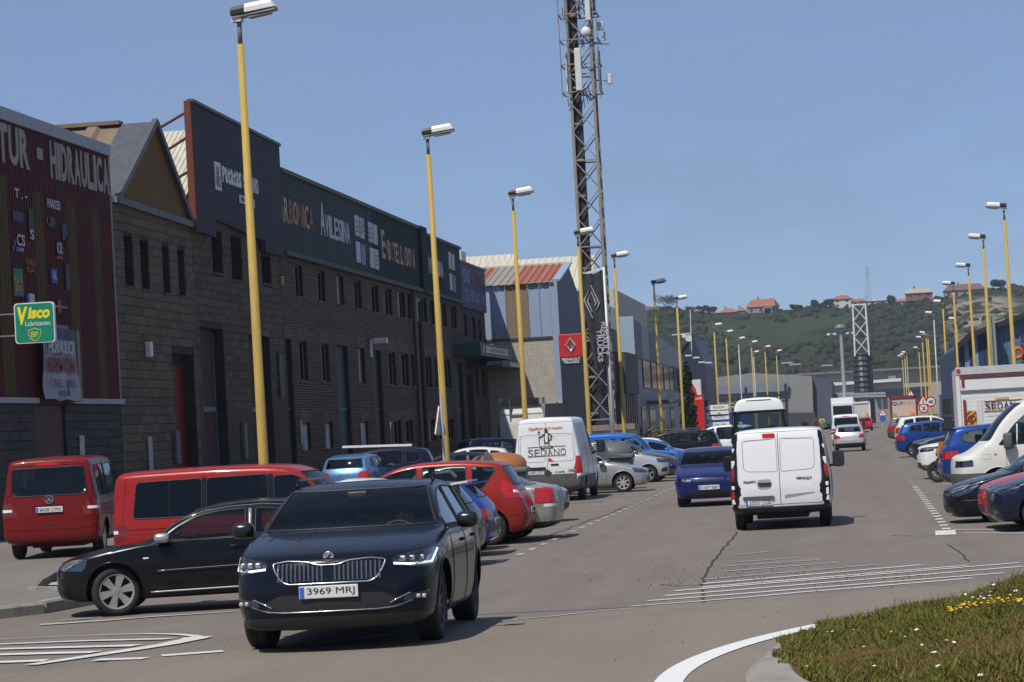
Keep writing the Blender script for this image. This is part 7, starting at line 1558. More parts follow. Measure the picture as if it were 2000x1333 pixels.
# ------------------------------------------------------------------ the hill and what stands on it
HX = 1080
crest_px = [(900, 640), (1150, 618), (1200, 612), (1300, 604), (1400, 612), (1480, 609), (1560, 604), (1600, 600), (1700, 597), (1760, 593), (1850, 580), (1920, 571), (2000, 561), (2200, 545), (2500, 560)]
_cy = [at_x(px, py, HX) for px, py in crest_px]; _cyy = np.array([-v.y for v in _cy]); _czz = np.array([v.z for v in _cy])
def crest(y): return float(np.interp(-y, _cyy, _czz))
def hill():
 from mathutils import noise as mn
 m = MB(); ys = np.linspace(-330, 330, 180); us = np.concatenate([np.linspace(0, 1, 60), np.linspace(1.05, 2.2, 12)])
 for u in us:
  for y in ys:
   x = 720+(HX-720)*u; n1 = mn.noise(Vector((x*.012, y*.012, 0)))*.5+mn.noise(Vector((x*.04, y*.04, 3)))*.3+mn.noise(Vector((x*.12, y*.12, 7)))*.2
   prof = u**1.15 if u <= 1 else 1; gully = mn.noise(Vector((y*.02, u*1.5, 11)))*.10
   z = crest(y)*min(1.02, prof+gully*math.sin(math.pi*min(1, u)))+n1*7*math.sin(math.pi*min(1, u))**.7-(.02*(u-1)*40 if u > 1 else 0)
   cl = math.exp(-((y+51)/13)**2)*max(0, 1-abs(u-.86)/.13); z += cl*4.
   m.v.append((x, y, max(z, -1) if u > 0 else -2))
 w = len(ys)
 for i in range(len(us)-1):
  for k in range(w-1): q = i*w+k; m.f.append((q, q+w, q+w+1, q+1))
 t = NT('hillside'); t.set(Roughness=.95); t.b.inputs['Specular IOR Level'].default_value = .1
 A, B, C = t.noise(.018, 5, .6), t.noise(.06, 6, .65), t.noise(.35, 5, .7)
 c = t.ramp(B, (.3, (.020, .028, .012)), (.48, (.034, .042, .016)), (.6, (.044, .038, .021)), (.75, (.055, .062, .021)))
 c = t.mix(t.ramp(A, (.52, 0.), (.62, .8)), c, (.040, .068, .022)); c = t.mix(t.ramp(C, (.38, .6), (.6, 0.)), c, (.016, .022, .010))
 tc = t.n('ShaderNodeTexCoord'); sx = t.n('ShaderNodeSeparateXYZ'); t.l(tc.outputs['Object'], sx.inputs[0])
 d = t.math('ABSOLUTE', t.math('ADD', sx.outputs['Y'], 51.)); cl = t.math('MULTIPLY', t.ramp(t.math('MULTIPLY', d, .02), (.15, 1.), (.38, 0.)), t.ramp(t.math('MULTIPLY', sx.outputs['Z'], .02), (.30, 0.), (.42, 1.), (.84, 1.), (.9, 0.)))
 c = t.mix(t.math('MULTIPLY', cl, t.ramp(t.noise(.09, 6, .7), (.44, 0.), (.54, 1.))), c, (.24, .20, .15)); t.col(c)
 tag(m.build('hill', t.m, None, True), kind='structure')
 r = np.random.default_rng(4); bm = bmesh.new(); bmesh.ops.create_icosphere(bm, subdivisions=1, radius=1); bv = np.array([v.co[:] for v in bm.verts]); bfc = np.array([[v.index for v in f.verts] for f in bm.faces]); bm.free()
 V, F = [], []; cnt = 0; tries = 0; vv = np.array(m.v); nu = len(us)
 while cnt < 3600 and tries < 20000:
  tries += 1; i, k = int(r.integers(1, 60)), int(r.integers(0, w)); p = vv[i*w+k]+r.uniform(-3, 3, 3)*np.array([1, 1, 0]); ang = math.degrees(math.atan2(p[1], p[0]))
  if ang > 9.5 or ang < -5.5: continue
  n1 = mn.noise(Vector((p[0]*.02, p[1]*.02, 21)))+.5*mn.noise(Vector((p[0]*.07, p[1]*.07, 5)))
  if n1 < -.12 or (abs(p[1]+51) < 13 and 18 < p[2] < 46 and r.uniform() < .75): continue
  s = r.uniform(.9, 2.1)*(1+.7*max(0, n1)); b = bv*np.array([s, s, s*.75])*r.uniform(.7, 1.3, (len(bv), 1)); V.append(b+p); F.append(bfc+len(bv)*cnt); cnt += 1
 me = bpy.data.meshes.new('hillside_scrub'); me.from_pydata(np.vstack(V).tolist(), [], np.vstack(F).tolist())
 t = NT('scrub_leaves'); t.set(Roughness=.9); t.b.inputs['Specular IOR Level'].default_value = .1; gi = t.n('ShaderNodeNewGeometry'); nz = t.noise(.03, 5, .6)
 c = t.ramp(gi.outputs['Random Per Island'], (0., (.016, .024, .010)), (.5, (.024, .034, .013)), (1., (.036, .042, .016))); c = t.mix(t.ramp(nz, (.50, 0.), (.62, .65)), c, (.044, .033, .023)); t.col(c)
 tag(link('hillside_scrub', me, t.m, None, True), kind='stuff', label='dense scrub covering the hillside below the houses')
hill()
M_tile = plain('orange_roof_tile', (.29, .105, .055), .8, var=.3, scale=1.5); M_tile2 = plain('brown_roof_tile', (.15, .085, .06), .8, var=.3, scale=1.5); M_pinkt = plain('weathered_pink_tile', (.30, .12, .08), .8, var=.3, scale=1.5); M_hw = plain('white_render', (.55, .53, .50), .85, var=.1); M_hg = plain('grey_render', (.24, .23, .23), .85, var=.15); M_hb = plain('brick_render', (.22, .10, .075), .85, var=.2); M_hwin = plain('far_window', (.03, .033, .04), .4)
def house(px0, px1, py_base, py_eave, py_ridge, label, wall, roof, hip=.3, storeys=1, x=HX-6, extra=None, name='house', turn=0.):
 a, b = at_x(px0, py_base, x), at_x(px1, py_base, x); e, rg = at_x((px0+px1)/2, py_eave, x).z, at_x((px0+px1)/2, py_ridge, x).z; w = abs(a.y-b.y); base = min(a.z, b.z)-2.5; h = empty(name, (x, (a.y+b.y)/2, base), turn, label, 'house'); e -= base; rg -= base; d = max(7, w*.6)
 part('wall', wall, h, ((-0, -w/2, 0), (d, w/2, e)))
 o_ = .5; q = hip*w; m = MB(); m.add([(-o_, -w/2-o_, e-.1), (-o_, w/2+o_, e-.1), (d+o_, w/2+o_, e-.1), (d+o_, -w/2-o_, e-.1), (d/2, -w/2+q, rg), (d/2, w/2-q, rg)], [(0, 1, 5, 4), (2, 3, 4, 5), (1, 2, 5), (3, 0, 4), (0, 3, 2, 1)]); ro = m.build('roof', roof, h)
 part('chimney', wall, ro, ((d/2-.4, w*.12, rg-1.0), (d/2+.4, w*.12+.8, rg+.9)))
 fl = (e-2.5)/storeys
 for s_ in range(storeys):
  n = max(2, int(w/3.2))
  for i in range(n): y = -w/2+w*(i+.5)/n; z = 2.5+fl*s_+fl*.3; part('window', M_hwin, h, ((-.08, y-.5, z), (-.01, y+.5, z+fl*.42)))
 if extra: extra(h, w, d, e)
 return h
def porch(h, w, d, e): part('porch', M_hg, h, ((-3, -w/2, e-1.0), (0, -w/2+w*.35, e-.5))); part('porch_post', M_hg, h, ((-2.8, -w/2+.2, 0), (-2.4, -w/2+.6, e-1))); part('porch_post', M_hg, h, ((-2.8, -w/2+w*.3, 0), (-2.4, -w/2+w*.3+.4, e-1)))
house(1458, 1514, 611, 599, 584, 'grey house with a bright orange pitched roof, third from left on the ridge', M_hg, M_tile, .08, 1, extra=porch, turn=R(-14))
house(1405, 1440, 612, 610, 602, 'low pinkish tiled roof peeping over the ridge left of the orange-roofed house', M_hg, M_pinkt, .3); house(1440, 1456, 611, 607, 600, 'small red tiled roof touching the orange-roofed house', M_hg, M_pinkt, .25)
house(1627, 1664, 600, 584, 576, 'square white two-storey house with an orange hipped roof', M_hw, M_tile, .3, 2); house(1664, 1690, 599, 589, 583, 'low house with an orange roof right of the white two-storey house', M_hw, M_tile, .15)
house(1694, 1735, 597, 587, 585.5, 'long low white house beside the thin pylon', M_hw, M_hw, .02); house(1744, 1800, 598, 588, 583, 'low terrace with red tiles below the brick chalet', M_hw, M_pinkt, .05)
house(1770, 1822, 590, 572, 562, 'brick chalet with a pale low gable roof on the ridge', M_hb, plain('pale_roof', (.34, .30, .26), .8), .12, 2); house(1845, 1925, 580, 566, 554, 'wide house with a dark brown roof, rightmost on the ridge', plain('stone_render', (.28, .23, .19), .85, var=.2), M_tile2, .12, 1)
fw = at_x(1330, 606, HX-3); m = MB(); a, b = at_x(1262, 606, HX-3), at_x(1400, 612, HX-3); m.prism([(a.y, a.z-2), (a.y, a.z+1.6), (b.y, b.z+.4), (b.y, b.z-2)], .6, lambda u, v, w: (HX-3+w, u, v)); tag(m.build('field_wall', plain('field_stone', (.2, .17, .13), .9, var=.3)), 'long low stone wall along the left part of the ridge', 'wall')
def htree(px, py, w, h, mat, label, seed, n=260, sz=.5):
 a = at_x(px, py, HX-8); b = empty('tree', (HX-8, a.y, a.z-1.5), 0, label, 'tree'); m = MB(); r = random.Random(seed)
 m.tube([(0, 0, 0), (0, 0, h*.7)], [.3, .1], 5); [m.tube([(0, 0, h*.3), (r.uniform(-.3, .3)*w, r.uniform(-.4, .4)*w, h*r.uniform(.6, .95))], [.14, .03], 4) for _ in range(7)]; m.build('trunk', plain('bark', (.06, .045, .035), .9), b)
 leaves('crown', mat, b, [((r.uniform(-.2, .2)*w, r.uniform(-.33, .33)*w, h*r.uniform(.55, .85)+1), (w*.26, w*.26, h*.22)) for _ in range(8)], n, sz, seed)
htree(1305, 604, 11, 6.5, LF_bare, 'larger bare grey tree on the ridge above the field wall', 1, 150, .28); htree(1350, 610, 5, 3, LF_bare, 'smaller bare tree right of the larger bare one', 2, 80, .25)
for i, (px, w, h, lb_) in enumerate(((1372, 5, 3.4, 'small round green tree left of the pink tiled roof'), (1388, 5.5, 3, 'round green tree touching the small round one on the ridge'), (1556, 5, 2.6, 'dark green bush on the ridge half way to the white house'), (1593, 4, 3.6, 'dark bushy tree on the ridge crest left of the white house'), (1620, 4, 4, 'dark tree against the left wall of the white house'), (1740, 4, 4, 'dark tree between the low white house and the brick chalet'), (1953, 7, 5, 'big round dark tree right of the brown-roofed house'))): htree(px, float(np.interp(px, [p[0] for p in crest_px], [p[1] for p in crest_px]))+1, w, h, LF_gr, lb_, 10+i, 160, .42)
py_ = empty('lattice_pylon', (HX-4, at_x(1698, 598, HX-4).y, at_x(1698, 598, HX-4).z-1), 0, 'thin grey lattice pylon rising from the ridge', 'pylon'); M_py = plain('pylon_steel', (.22, .24, .28), .6)
for sx_ in (1, -1):
 for sy_ in (1, -1): m = MB(); m.beam((sx_*.9, sy_*.9, 0), (sx_*.35, sy_*.35, 17), .16); m.build('leg', M_py, py_)
for i in range(9): m = MB(); f0 = .9-.06*i; m.beam((-f0, -f0, 1.9*i), (-f0+.06, f0-.06, 1.9*i+1.9), .1); m.beam((-f0, f0, 1.9*i), (-f0+.06, -f0+.06, 1.9*i+1.9), .1); m.build('brace', M_py, py_)
m = MB(); m.beam((0, -1.6, 14.2), (0, 1.6, 14.2), .16); m.build('cross_arm', M_py, py_)
a = at_x(1692, 596, HX-12); m = MB(); m.tube([(HX-12, a.y, a.z-1), (HX-12, a.y+.4, a.z+9.5)], [.14, .05], 5); tag(m.build('aerial_mast', M_py), 'thin whip aerial beside the lattice pylon', 'aerial')
# ------------------------------------------------------------------ street lamps
M_yel = streaked('yellow_pole_paint', (.47, .33, .085), (.22, .15, .06), .75, .55, .0, 2.5, (3, 3, .5), fine=.3); M_gpole = plain('grey_pole_paint', (.33, .34, .36), .5, .2); M_ptop = plain('pole_top_grey', (.16, .155, .15), .6)
M_hood = plain('lamp_hood_white', (.66, .65, .62), .45, var=.12, scale=8); M_hblk = plain('lamp_hood_black', (.012, .012, .013), .5); M_hunder = plain('lamp_tray_grey', (.22, .21, .195), .6, var=.2); M_bowl = plain('lamp_bowl', (.20, .20, .19), .25, var=.3)
def make_lamp(pole_m, r0=.098):
 o = empty('street_lamp'); m = MB(); m.tube([(0, 0, 0), (0, 0, .6), (0, 0, 9.45)], [r0, r0, .062], 14); m.build('pole', pole_m, o, True)
 m = MB(); m.box((-.115, -.05, .5), (-.085, .05, .95)); m.build('access_door', M_ptop, o); m = MB(); m.box((-.17, -.17, 0), (.17, .17, .03)); m.build('base_plate', M_ptop, o)
 m = MB(); m.tube([(0, 0, 9.44), (0, 0, 9.92)], .042, 10); m.build('pole_top', M_ptop, o, True)
 t = .12; P_ = lambda u, z: (u, z+u*t)                 # the head leans upward along its own +x
 def hood(u0, u1, z0, z1, w0, w1, nose=0.):
  m = MB(); ps = [(-w0, z0), (w0, z0), (w0, z0+(z1-z0)*.55), (w0*.72, z1), (-w0*.72, z1), (-w0, z0+(z1-z0)*.55)]
  a = [(u0, y, z+u0*t) for y, z in ps]; b = [(u1-nose*max(0, (z-z0)/(z1-z0)), y*w1/w0, z0+(z-z0)*(1 if not nose else .92)+u1*t) for y, z in ps]
  m.add(a+b, [(0, 1, 2, 3, 4, 5)[::-1], (6, 7, 8, 9, 10, 11)]+[(i, (i+1) % 6, 6+(i+1) % 6, 6+i) for i in range(6)]); return m
 hood(-.12, .145, 9.985, 10.14, .145, .15).build('hood_rear', M_hblk, o); hood(.15, .72, 9.99, 10.15, .15, .11, .10).build('hood', M_hood, o)
 hood(-.10, .72, 9.93, 9.985, .135, .10).build('tray', M_hunder, o); hood(.20, .62, 9.885, 9.93, .11, .08).build('bowl', M_bowl, o); m = MB(); m.box((-.115, -.1, 9.86), (.06, .1, 9.93)); m.build('gear_box', M_hood, o); return o
lampY = make_lamp(M_yel); lampG = make_lamp(M_gpole, .075); kidsY = {};
for c in COL.objects:
 if c.parent: kidsY.setdefault(c.parent.name, []).append(c)
used = set()
ordn = ['nearest', 'second', 'third', 'fourth', 'fifth', 'sixth', 'seventh', 'eighth', 'ninth', 'tenth', 'eleventh', 'twelfth', 'thirteenth', 'fourteenth']
def place_lamp(px, py, side, grey, label, zt=9.93):
 src = lampG if grey else lampY; o = src if src.name not in used else copy_tree(src, kidsY); used.add(src.name)
 r = ray(px, py); k = (zt-HC)/r.z; o.location = (r.x*k, r.y*k, gz(r.x*k, 0)); o.rotation_euler = (R(RNG.uniform(-.35, .35)), R(RNG.uniform(-.35, .35)), R(-93+RNG.uniform(-4, 4)) if side == 'L' else R(90+RNG.uniform(-4, 4))); tag(o, label, 'street lamp', 'street lamps along the left kerb' if side == 'L' else 'street lamps along the right kerb')
LL = [(470, 35, 0), (838, 267, 0), (1002, 384, 0), (1130, 459, 0), (1200, 504, 0), (1277, 555, 0), (1321, 586, 0), (1394, 638, 0), (1418, 651, 0), (1442, 664, 1), (1467, 671, 0), (1471, 690, 1), (1494, 680, 0), (1516, 688, 0)]
desc = ['beside the red side-on van', 'beside the back of the triangular sign', 'in front of the white lorry cab', 'left of the lattice mast', 'right of the two flags', 'before the panel office, left one', 'just left of the cypress', 'right of the navy gable, carrying arrow boards', 'standing over the blue lettered board', 'the tall grey one among yellow ones', 'short-looking one left of the minibus roof', 'far thin grey one behind a yellow one', 'above the middle of the minibus roof', 'above the right end of the minibus roof']
for i, ((px, py, g), d) in enumerate(zip(LL, desc)): place_lamp(px, py, 'L', g, ('grey' if g else 'yellow')+' lamp post, '+ordn[i]+' in the left row, '+d)
RL = [(1963, 407, 0), (1918, 467, 0), (1893, 522, 0), (1861, 557, 0), (1841, 592, 0), (1822, 614, 1), (1867, 625, 0), (1808, 652, 0), (1802, 661, 0), (1812, 655, 0), (1795, 681, 0), (1770, 690, 0), (1762, 697, 0), (1766, 694, 1)]
desc = ['at the right edge above the box lorry', 'against the blue shed roof', 'crossing the blue shed wall', 'at the left end of the blue shed', 'left of the green-grey annex', 'the tall grey one', 'thin one behind the fourth, by the annex', 'beside the round speed sign', 'above the warning triangle', 'touching the one at the speed sign', 'leftmost of the close yellow cluster', 'small one above the long works wall', 'smallest yellow one by the works wall', 'tiny grey one by the works wall']
for i, ((px, py, g), d) in enumerate(zip(RL, desc)): place_lamp(px, py, 'R', g, ('grey' if g else 'yellow')+' lamp post, '+ordn[i]+' in the right row, '+d)
def thin_mast(px, py_top, x, label, mat, name='mast', r=.09, cat='mast', grp=None):
 a = at_x(px, py_top, x); o = empty(name, (x, a.y, 0), 0, label, cat, grp); m = MB(); m.tube([(0, 0, 0), (0, 0, a.z)], [r, r*.7], 6); m.build('pole', mat, o); return o, a.z
for px, py, l in ((1533, 710, 'left thin grey lamp mast before the pale shed'), (1549, 713, 'right thin grey lamp mast before the pale shed'), (1611, 715, 'thin dark mast left of the floodlight mast')):
 o, z = thin_mast(px, py, 345, l, M_gdk, r=.1); m = MB(); m.box((-.2, -1.0, z-.05), (.2, .5, z+.15)); m.build('head', M_gpole, o)
o, z = thin_mast(1642, 645, 300, 'tall pale floodlight mast with round cluster head, centre of the far road', M_gpole, 'floodlight_mast', .26, 'floodlight mast')
m = MB(); m.lathe([(.001, z+.7), (.55, z+.6), (.7, z+.25), (.001, z+.2)], 14); m.build('crown_ring', M_ptop, o); m = MB(); m.beam((0, -1.5, z-.3), (0, 1.5, z-.3), .12); m.build('cross_arm', M_ptop, o)
for i, y in enumerate((-1.4, -.7, .7, 1.4)): m = MB(); m.lathe([(.001, z-.55), (.22, z-.5), (.22, z-.35), (.001, z-.3)], 8, 'z', (0, y, 0)); m.build('floodlight', M_hood, o)
# ------------------------------------------------------------------ every vehicle in its place
def place(name, sp, ref, px, py, head, label, cat='car', group=None, dz=0., pos=None, scale=1.):
 g = on_ground(px, py) if pos is None else Vector((pos[0], pos[1], gz(*pos))); h = R(head); c, s = math.cos(h), math.sin(h)
 x, y = g.x-scale*(ref[0]*c-ref[1]*s), g.y-scale*(ref[0]*s+ref[1]*c); a = sp['wb']/2
 zf, zr = gz(x+a*c, y+a*s), gz(x-a*c, y-a*s)
 o = make_car(name, sp, (x, y, (zf+zr)/2+.006+dz), h, label, cat, group, scale); o.rotation_euler = (0, -math.atan2(zf-zr, 2*a), h); return o
ref_f = lambda sp, side: (sp['wb']/2+sp['fo'], side*sp['W']/2)       # front corner, side +1 left
ref_r = lambda sp, side: (sp['wb']/2+sp['fo']-sp['L'], side*sp['W']/2)
GL, GR = 'cars parked nose or tail to the left kerb', 'cars parked nose or tail to the right kerb'
def emblem_bars(root, pts, mat, name='emblem', r=.008): m = MB(); [m.tube(p, r, 5) for p in pts]; m.build(name, mat, root)
sk = place('estate_car', type_estate_dark(P['superb']), (1.42, 0), 680, 1259, 182.3, 'dark blue estate car driving towards the camera with lit daytime lamps', 'car')
spk = {'_': 0}
def grille_bars():
 sp = type_estate_dark(P['superb']); sh = loft(sp); b = sh.bvh()
 for i in range(24):
  y = -.445+.89*i/23
  if abs(y) < .02: continue
  top_ = .768 if abs(y) > .14 else .742; pts = trace(b, 'F', [(y, .61), (y, top_)], .05, False)
  if len(pts) > 1: m = MB(); m.tube([p+Vector((.004, 0, 0)) for p in pts], .0088, 4); m.build('grille_bar', M_('dchrome'), sk)
 h = hit_at(b, 'F', 0, .815); m = MB(); m.lathe([(.001, 0), (.043, 0), (.048, .008), (.040, .012), (.001, .008)], 22, 'x', (h.x-.002, 0, .815)); m.build('emblem', M_('chrome'), sk); m = MB(); m.tube([(h.x+.014, -.02, .80), (h.x+.014, .005, .818), (h.x+.014, .022, .835)], .008, 5); m.build('emblem_wing', M_('black'), sk)
 for s_ in (1, -1):
  m = MB(); m.tube([(-.1-t, s_*.66, z) for t, z in ((0, 1.43), (.12, 1.50), (1.5, 1.515), (2.0, 1.46))], .016, 6); m.build('roof_rail', P['superb'], sk, True)
  for q in range(3): h = hit_at(b, 'F', s_*(.64+.075*q), .765); m = MB(); m.rbox((h.x-.03, s_*(.64+.075*q)-.026, .742), (h.x+.003, s_*(.64+.075*q)+.026, .79), .012); m.build('lamp_unit', M_('reflector'), sk)
  h = hit_at(b, 'F', s_*.74, .44); m = MB(); [m.rbox((h.x-.02, s_*(.66+.05*q)-.018, .415), (h.x+.008, s_*(.66+.05*q)+.018, .45), .008) for q in range(4)]; m.build('fog_cell', M_('reflector'), sk)
 m = MB(); m.rbox((.30, -.10, 1.30), (.42, .10, 1.37), .02); m.build('mirror_pod', M_('black'), sk)
grille_bars()
def skin(name, joints, edges, radii, mat, par, sub=1):
 me = bpy.data.meshes.new(name); me.from_pydata(joints, edges, []); o = bpy.data.objects.new(name, me); COL.objects.link(o); md = o.modifiers.new('skin', 'SKIN'); md.use_smooth_shade = True
 for i, r in enumerate(radii): me.skin_vertices[0].data[i].radius = (r, r) if not isinstance(r, tuple) else r
 me.skin_vertices[0].data[0].use_root = True
 if sub: s = o.modifiers.new('sub', 'SUBSURF'); s.levels = s.render_levels = sub
 dg = bpy.context.evaluated_depsgraph_get(); m2 = bpy.data.meshes.new_from_object(o.evaluated_get(dg)); m2.materials.clear(); bpy.data.objects.remove(o); bpy.data.meshes.remove(me); return link(name, m2, mat, par)
M_skin = plain('skin', (.36, .20, .14), .6, var=.05); M_shirt = plain('dark_shirt', (.02, .022, .03), .9); M_hair = plain('dark_hair', (.02, .015, .012), .8)
def driver(car, x, y, z):
 d = empty('driver', (0, 0, 0), 0, 'driver in a dark top holding the wheel of the dark blue estate', 'person'); d.matrix_world = Matrix.Translation(car.location) @ car.rotation_euler.to_matrix().to_4x4() @ Matrix.Translation((x, y, z))
 J = [(0, 0, 0), (-.05, 0, .25), (-.08, 0, .45), (-.07, 0, .56), (-.05, .19, .44), (.10, .25, .22), (.36, .17, .26), (-.05, -.19, .44), (.10, -.25, .22), (.36, -.15, .24), (.3, .1, -.05), (.3, -.1, -.05)]
 skin('body', J, [(0, 1), (1, 2), (2, 3), (2, 4), (4, 5), (5, 6), (2, 7), (7, 8), (8, 9), (0, 10), (0, 11)], [.16, .15, .12, .055, .07, .05, .038, .07, .05, .038, .09, .09], M_shirt, d)
 skin('head', [(-.04, 0, .58), (-.03, 0, .66), (-.025, 0, .76)], [(0, 1), (1, 2)], [.055, .085, .08], M_skin, d, 2); m = MB(); m.lathe([(.001, .86), (.06, .85), (.096, .78), (.098, .70), (.08, .66)], 14, 'z', (-.045, 0, 0)); m.build('hair', M_hair, d, True)
 m = MB(); m.box((.055, -.012, .67), (.085, .012, .71)); m.build('nose', M_skin, d)
 for s_, yy in ((1, .17), (-1, -.15)):
  skin('forearm', [(.10, s_*.255, .225), (.24, s_*.21, .245), (.36, yy, .265)], [(0, 1), (1, 2)], [.05, .045, .036], M_skin, d)
  for q in range(5): m = MB(); m.tube([(.36, yy+s_*(.02-.015*q), .262+.004*q), (.42, yy+s_*(.02-.018*q), .285), (.43, yy+s_*(.02-.018*q), .25-.004*q)], [.011, .010, .008], 6); m.build('finger', M_skin, d, True)
driver(sk, .02, .37, .44)
place('compact_car', type_hatch3_black(P['a3']), (1.255, .86), 226, 1205, 100, 'black three-door compact with six-spoke silver wheel facing left', 'car', GL)
va = place('passenger_van', type_van_t(P['t5'], '8438 CMV'), (-1.5, -.86), 203, 1082, 7.8, 'dark red passenger van seen from behind, plate 8438 CMV', 'van'); M_chr = M_('chrome')
def round_badge(root, x, y, z, r, letter=None):
 m = MB(); m.tube([(x, y+r*math.cos(k*.35), z+r*math.sin(k*.35)) for k in range(18)], r*.13, 5, True); o = m.build('emblem', M_chr, root)
 if letter:
  for dz_, ch in ((.32, 'V'), (-.30, 'W')): lettering(ch, frame((x, y, z+dz_*r), (0, -1, 0), (0, 0, 1)), M_chr, o, fit=(r*(1.0 if ch == 'V' else 1.3), r*.62), bold=.01, depth=.01)
round_badge(va, -2.50, 0, 1.145, .082, 'VW')
m = MB(); m.box((-2.475, .30-1.02, 1.27), (-2.468, .30-.98, 1.31)); m.build('sticker', M_('white'), va)
vb = place('passenger_van', type_van_t(P['t5b'], '4421 BXS'), (-2.39, -.95), 229, 1134, -90, 'bright red passenger van parked side-on behind the black compact', 'van', GL, dz=-.15)
sp = type_hatch(P['navy'], 3.75, 1.66, 1.43, 2.45, three=True, spoiler=1, tail=.2, gb=1.0); c1 = place('hatchback', sp, ref_r(sp, 1), 934, 1109, 90, 'dark navy hatchback with a white roof spoiler, tail to the road', 'car', GL)
def spoiler(root, sp, mat, w=.52, d=.26, h=.05, z=None):
 L, xf = sp['L'], sp['wb']/2+sp['fo']; t = L-.40; zz_ = z or float(pchip(sp['zt'], [t])[0])+.03; x = xf-t; m = MB(); ps = [(x+.10, zz_-.03), (x-d, zz_+.02), (x-d, zz_+.02+h*.5), (x+.02, zz_+h*.4)]; m.prism(ps, 2*w, lambda u, v, q: (u, q-w, v)); m.build('spoiler', mat, root)
spoiler(c1, sp, P['offwhite'], .56)
sp = type_hatch(P['saxo'], 3.72, 1.60, 1.37, 2.385, three=True, blackbumper=True, plate='4815 CBG', glassz=1.0, tail_s=[(3.50, .62), (3.50, .82), (3.80, .82), (3.80, .62)], tail_b=[(.48, .62), (.48, .82), (.78, .82), (.78, .62)]); c2 = place('hatchback', sp, ref_r(sp, 1), 962, 1088, 90, 'bright blue three-door hatchback with a grey bumper and rear spoiler', 'car', GL); spoiler(c2, sp, P['saxo'], .50, .22)
sp = type_hatch(P['offwhite'], 3.8, 1.66, 1.42, 2.45); place('hatchback', sp, ref_f(sp, -1), 958, 1077, -90, 'white car nose out, squeezed between the blue hatchback and the brick-red people carrier', 'car', GL)
c3 = place('people_carrier', type_scenic(P['scenic']), (-1.345, .83), 958, 1066, 90, 'brick-red people carrier, tail to the road, sloping tail lamps', 'car', GL)
emblem_bars(c3, [[(-2.12, .0, .88), (-2.10, .05, .95), (-2.075, .0, 1.02), (-2.10, -.05, .95), (-2.12, 0, .88)]], M_chr)
place('saloon_car', type_saloon(P['gsilver']), (-1.36, .85), 995, 1059, 90, 'greenish silver saloon with tall red tail lamps, tail to the road', 'car', GL)
sp = type_hatch(P['silver'], 3.9, 1.68, 1.43, 2.5); place('hatchback', sp, ref_f(sp, -1), 1106, 1020, -90, 'silver hatchback nose out just behind the greenish silver saloon', 'car', GL)
ms = place('delivery_van', type_van_master(P['white']), (-1.725, -.90), 1141, 976, 0, 'tall white SEDANO delivery van seen from behind', 'van', GL)
BX = -2.86
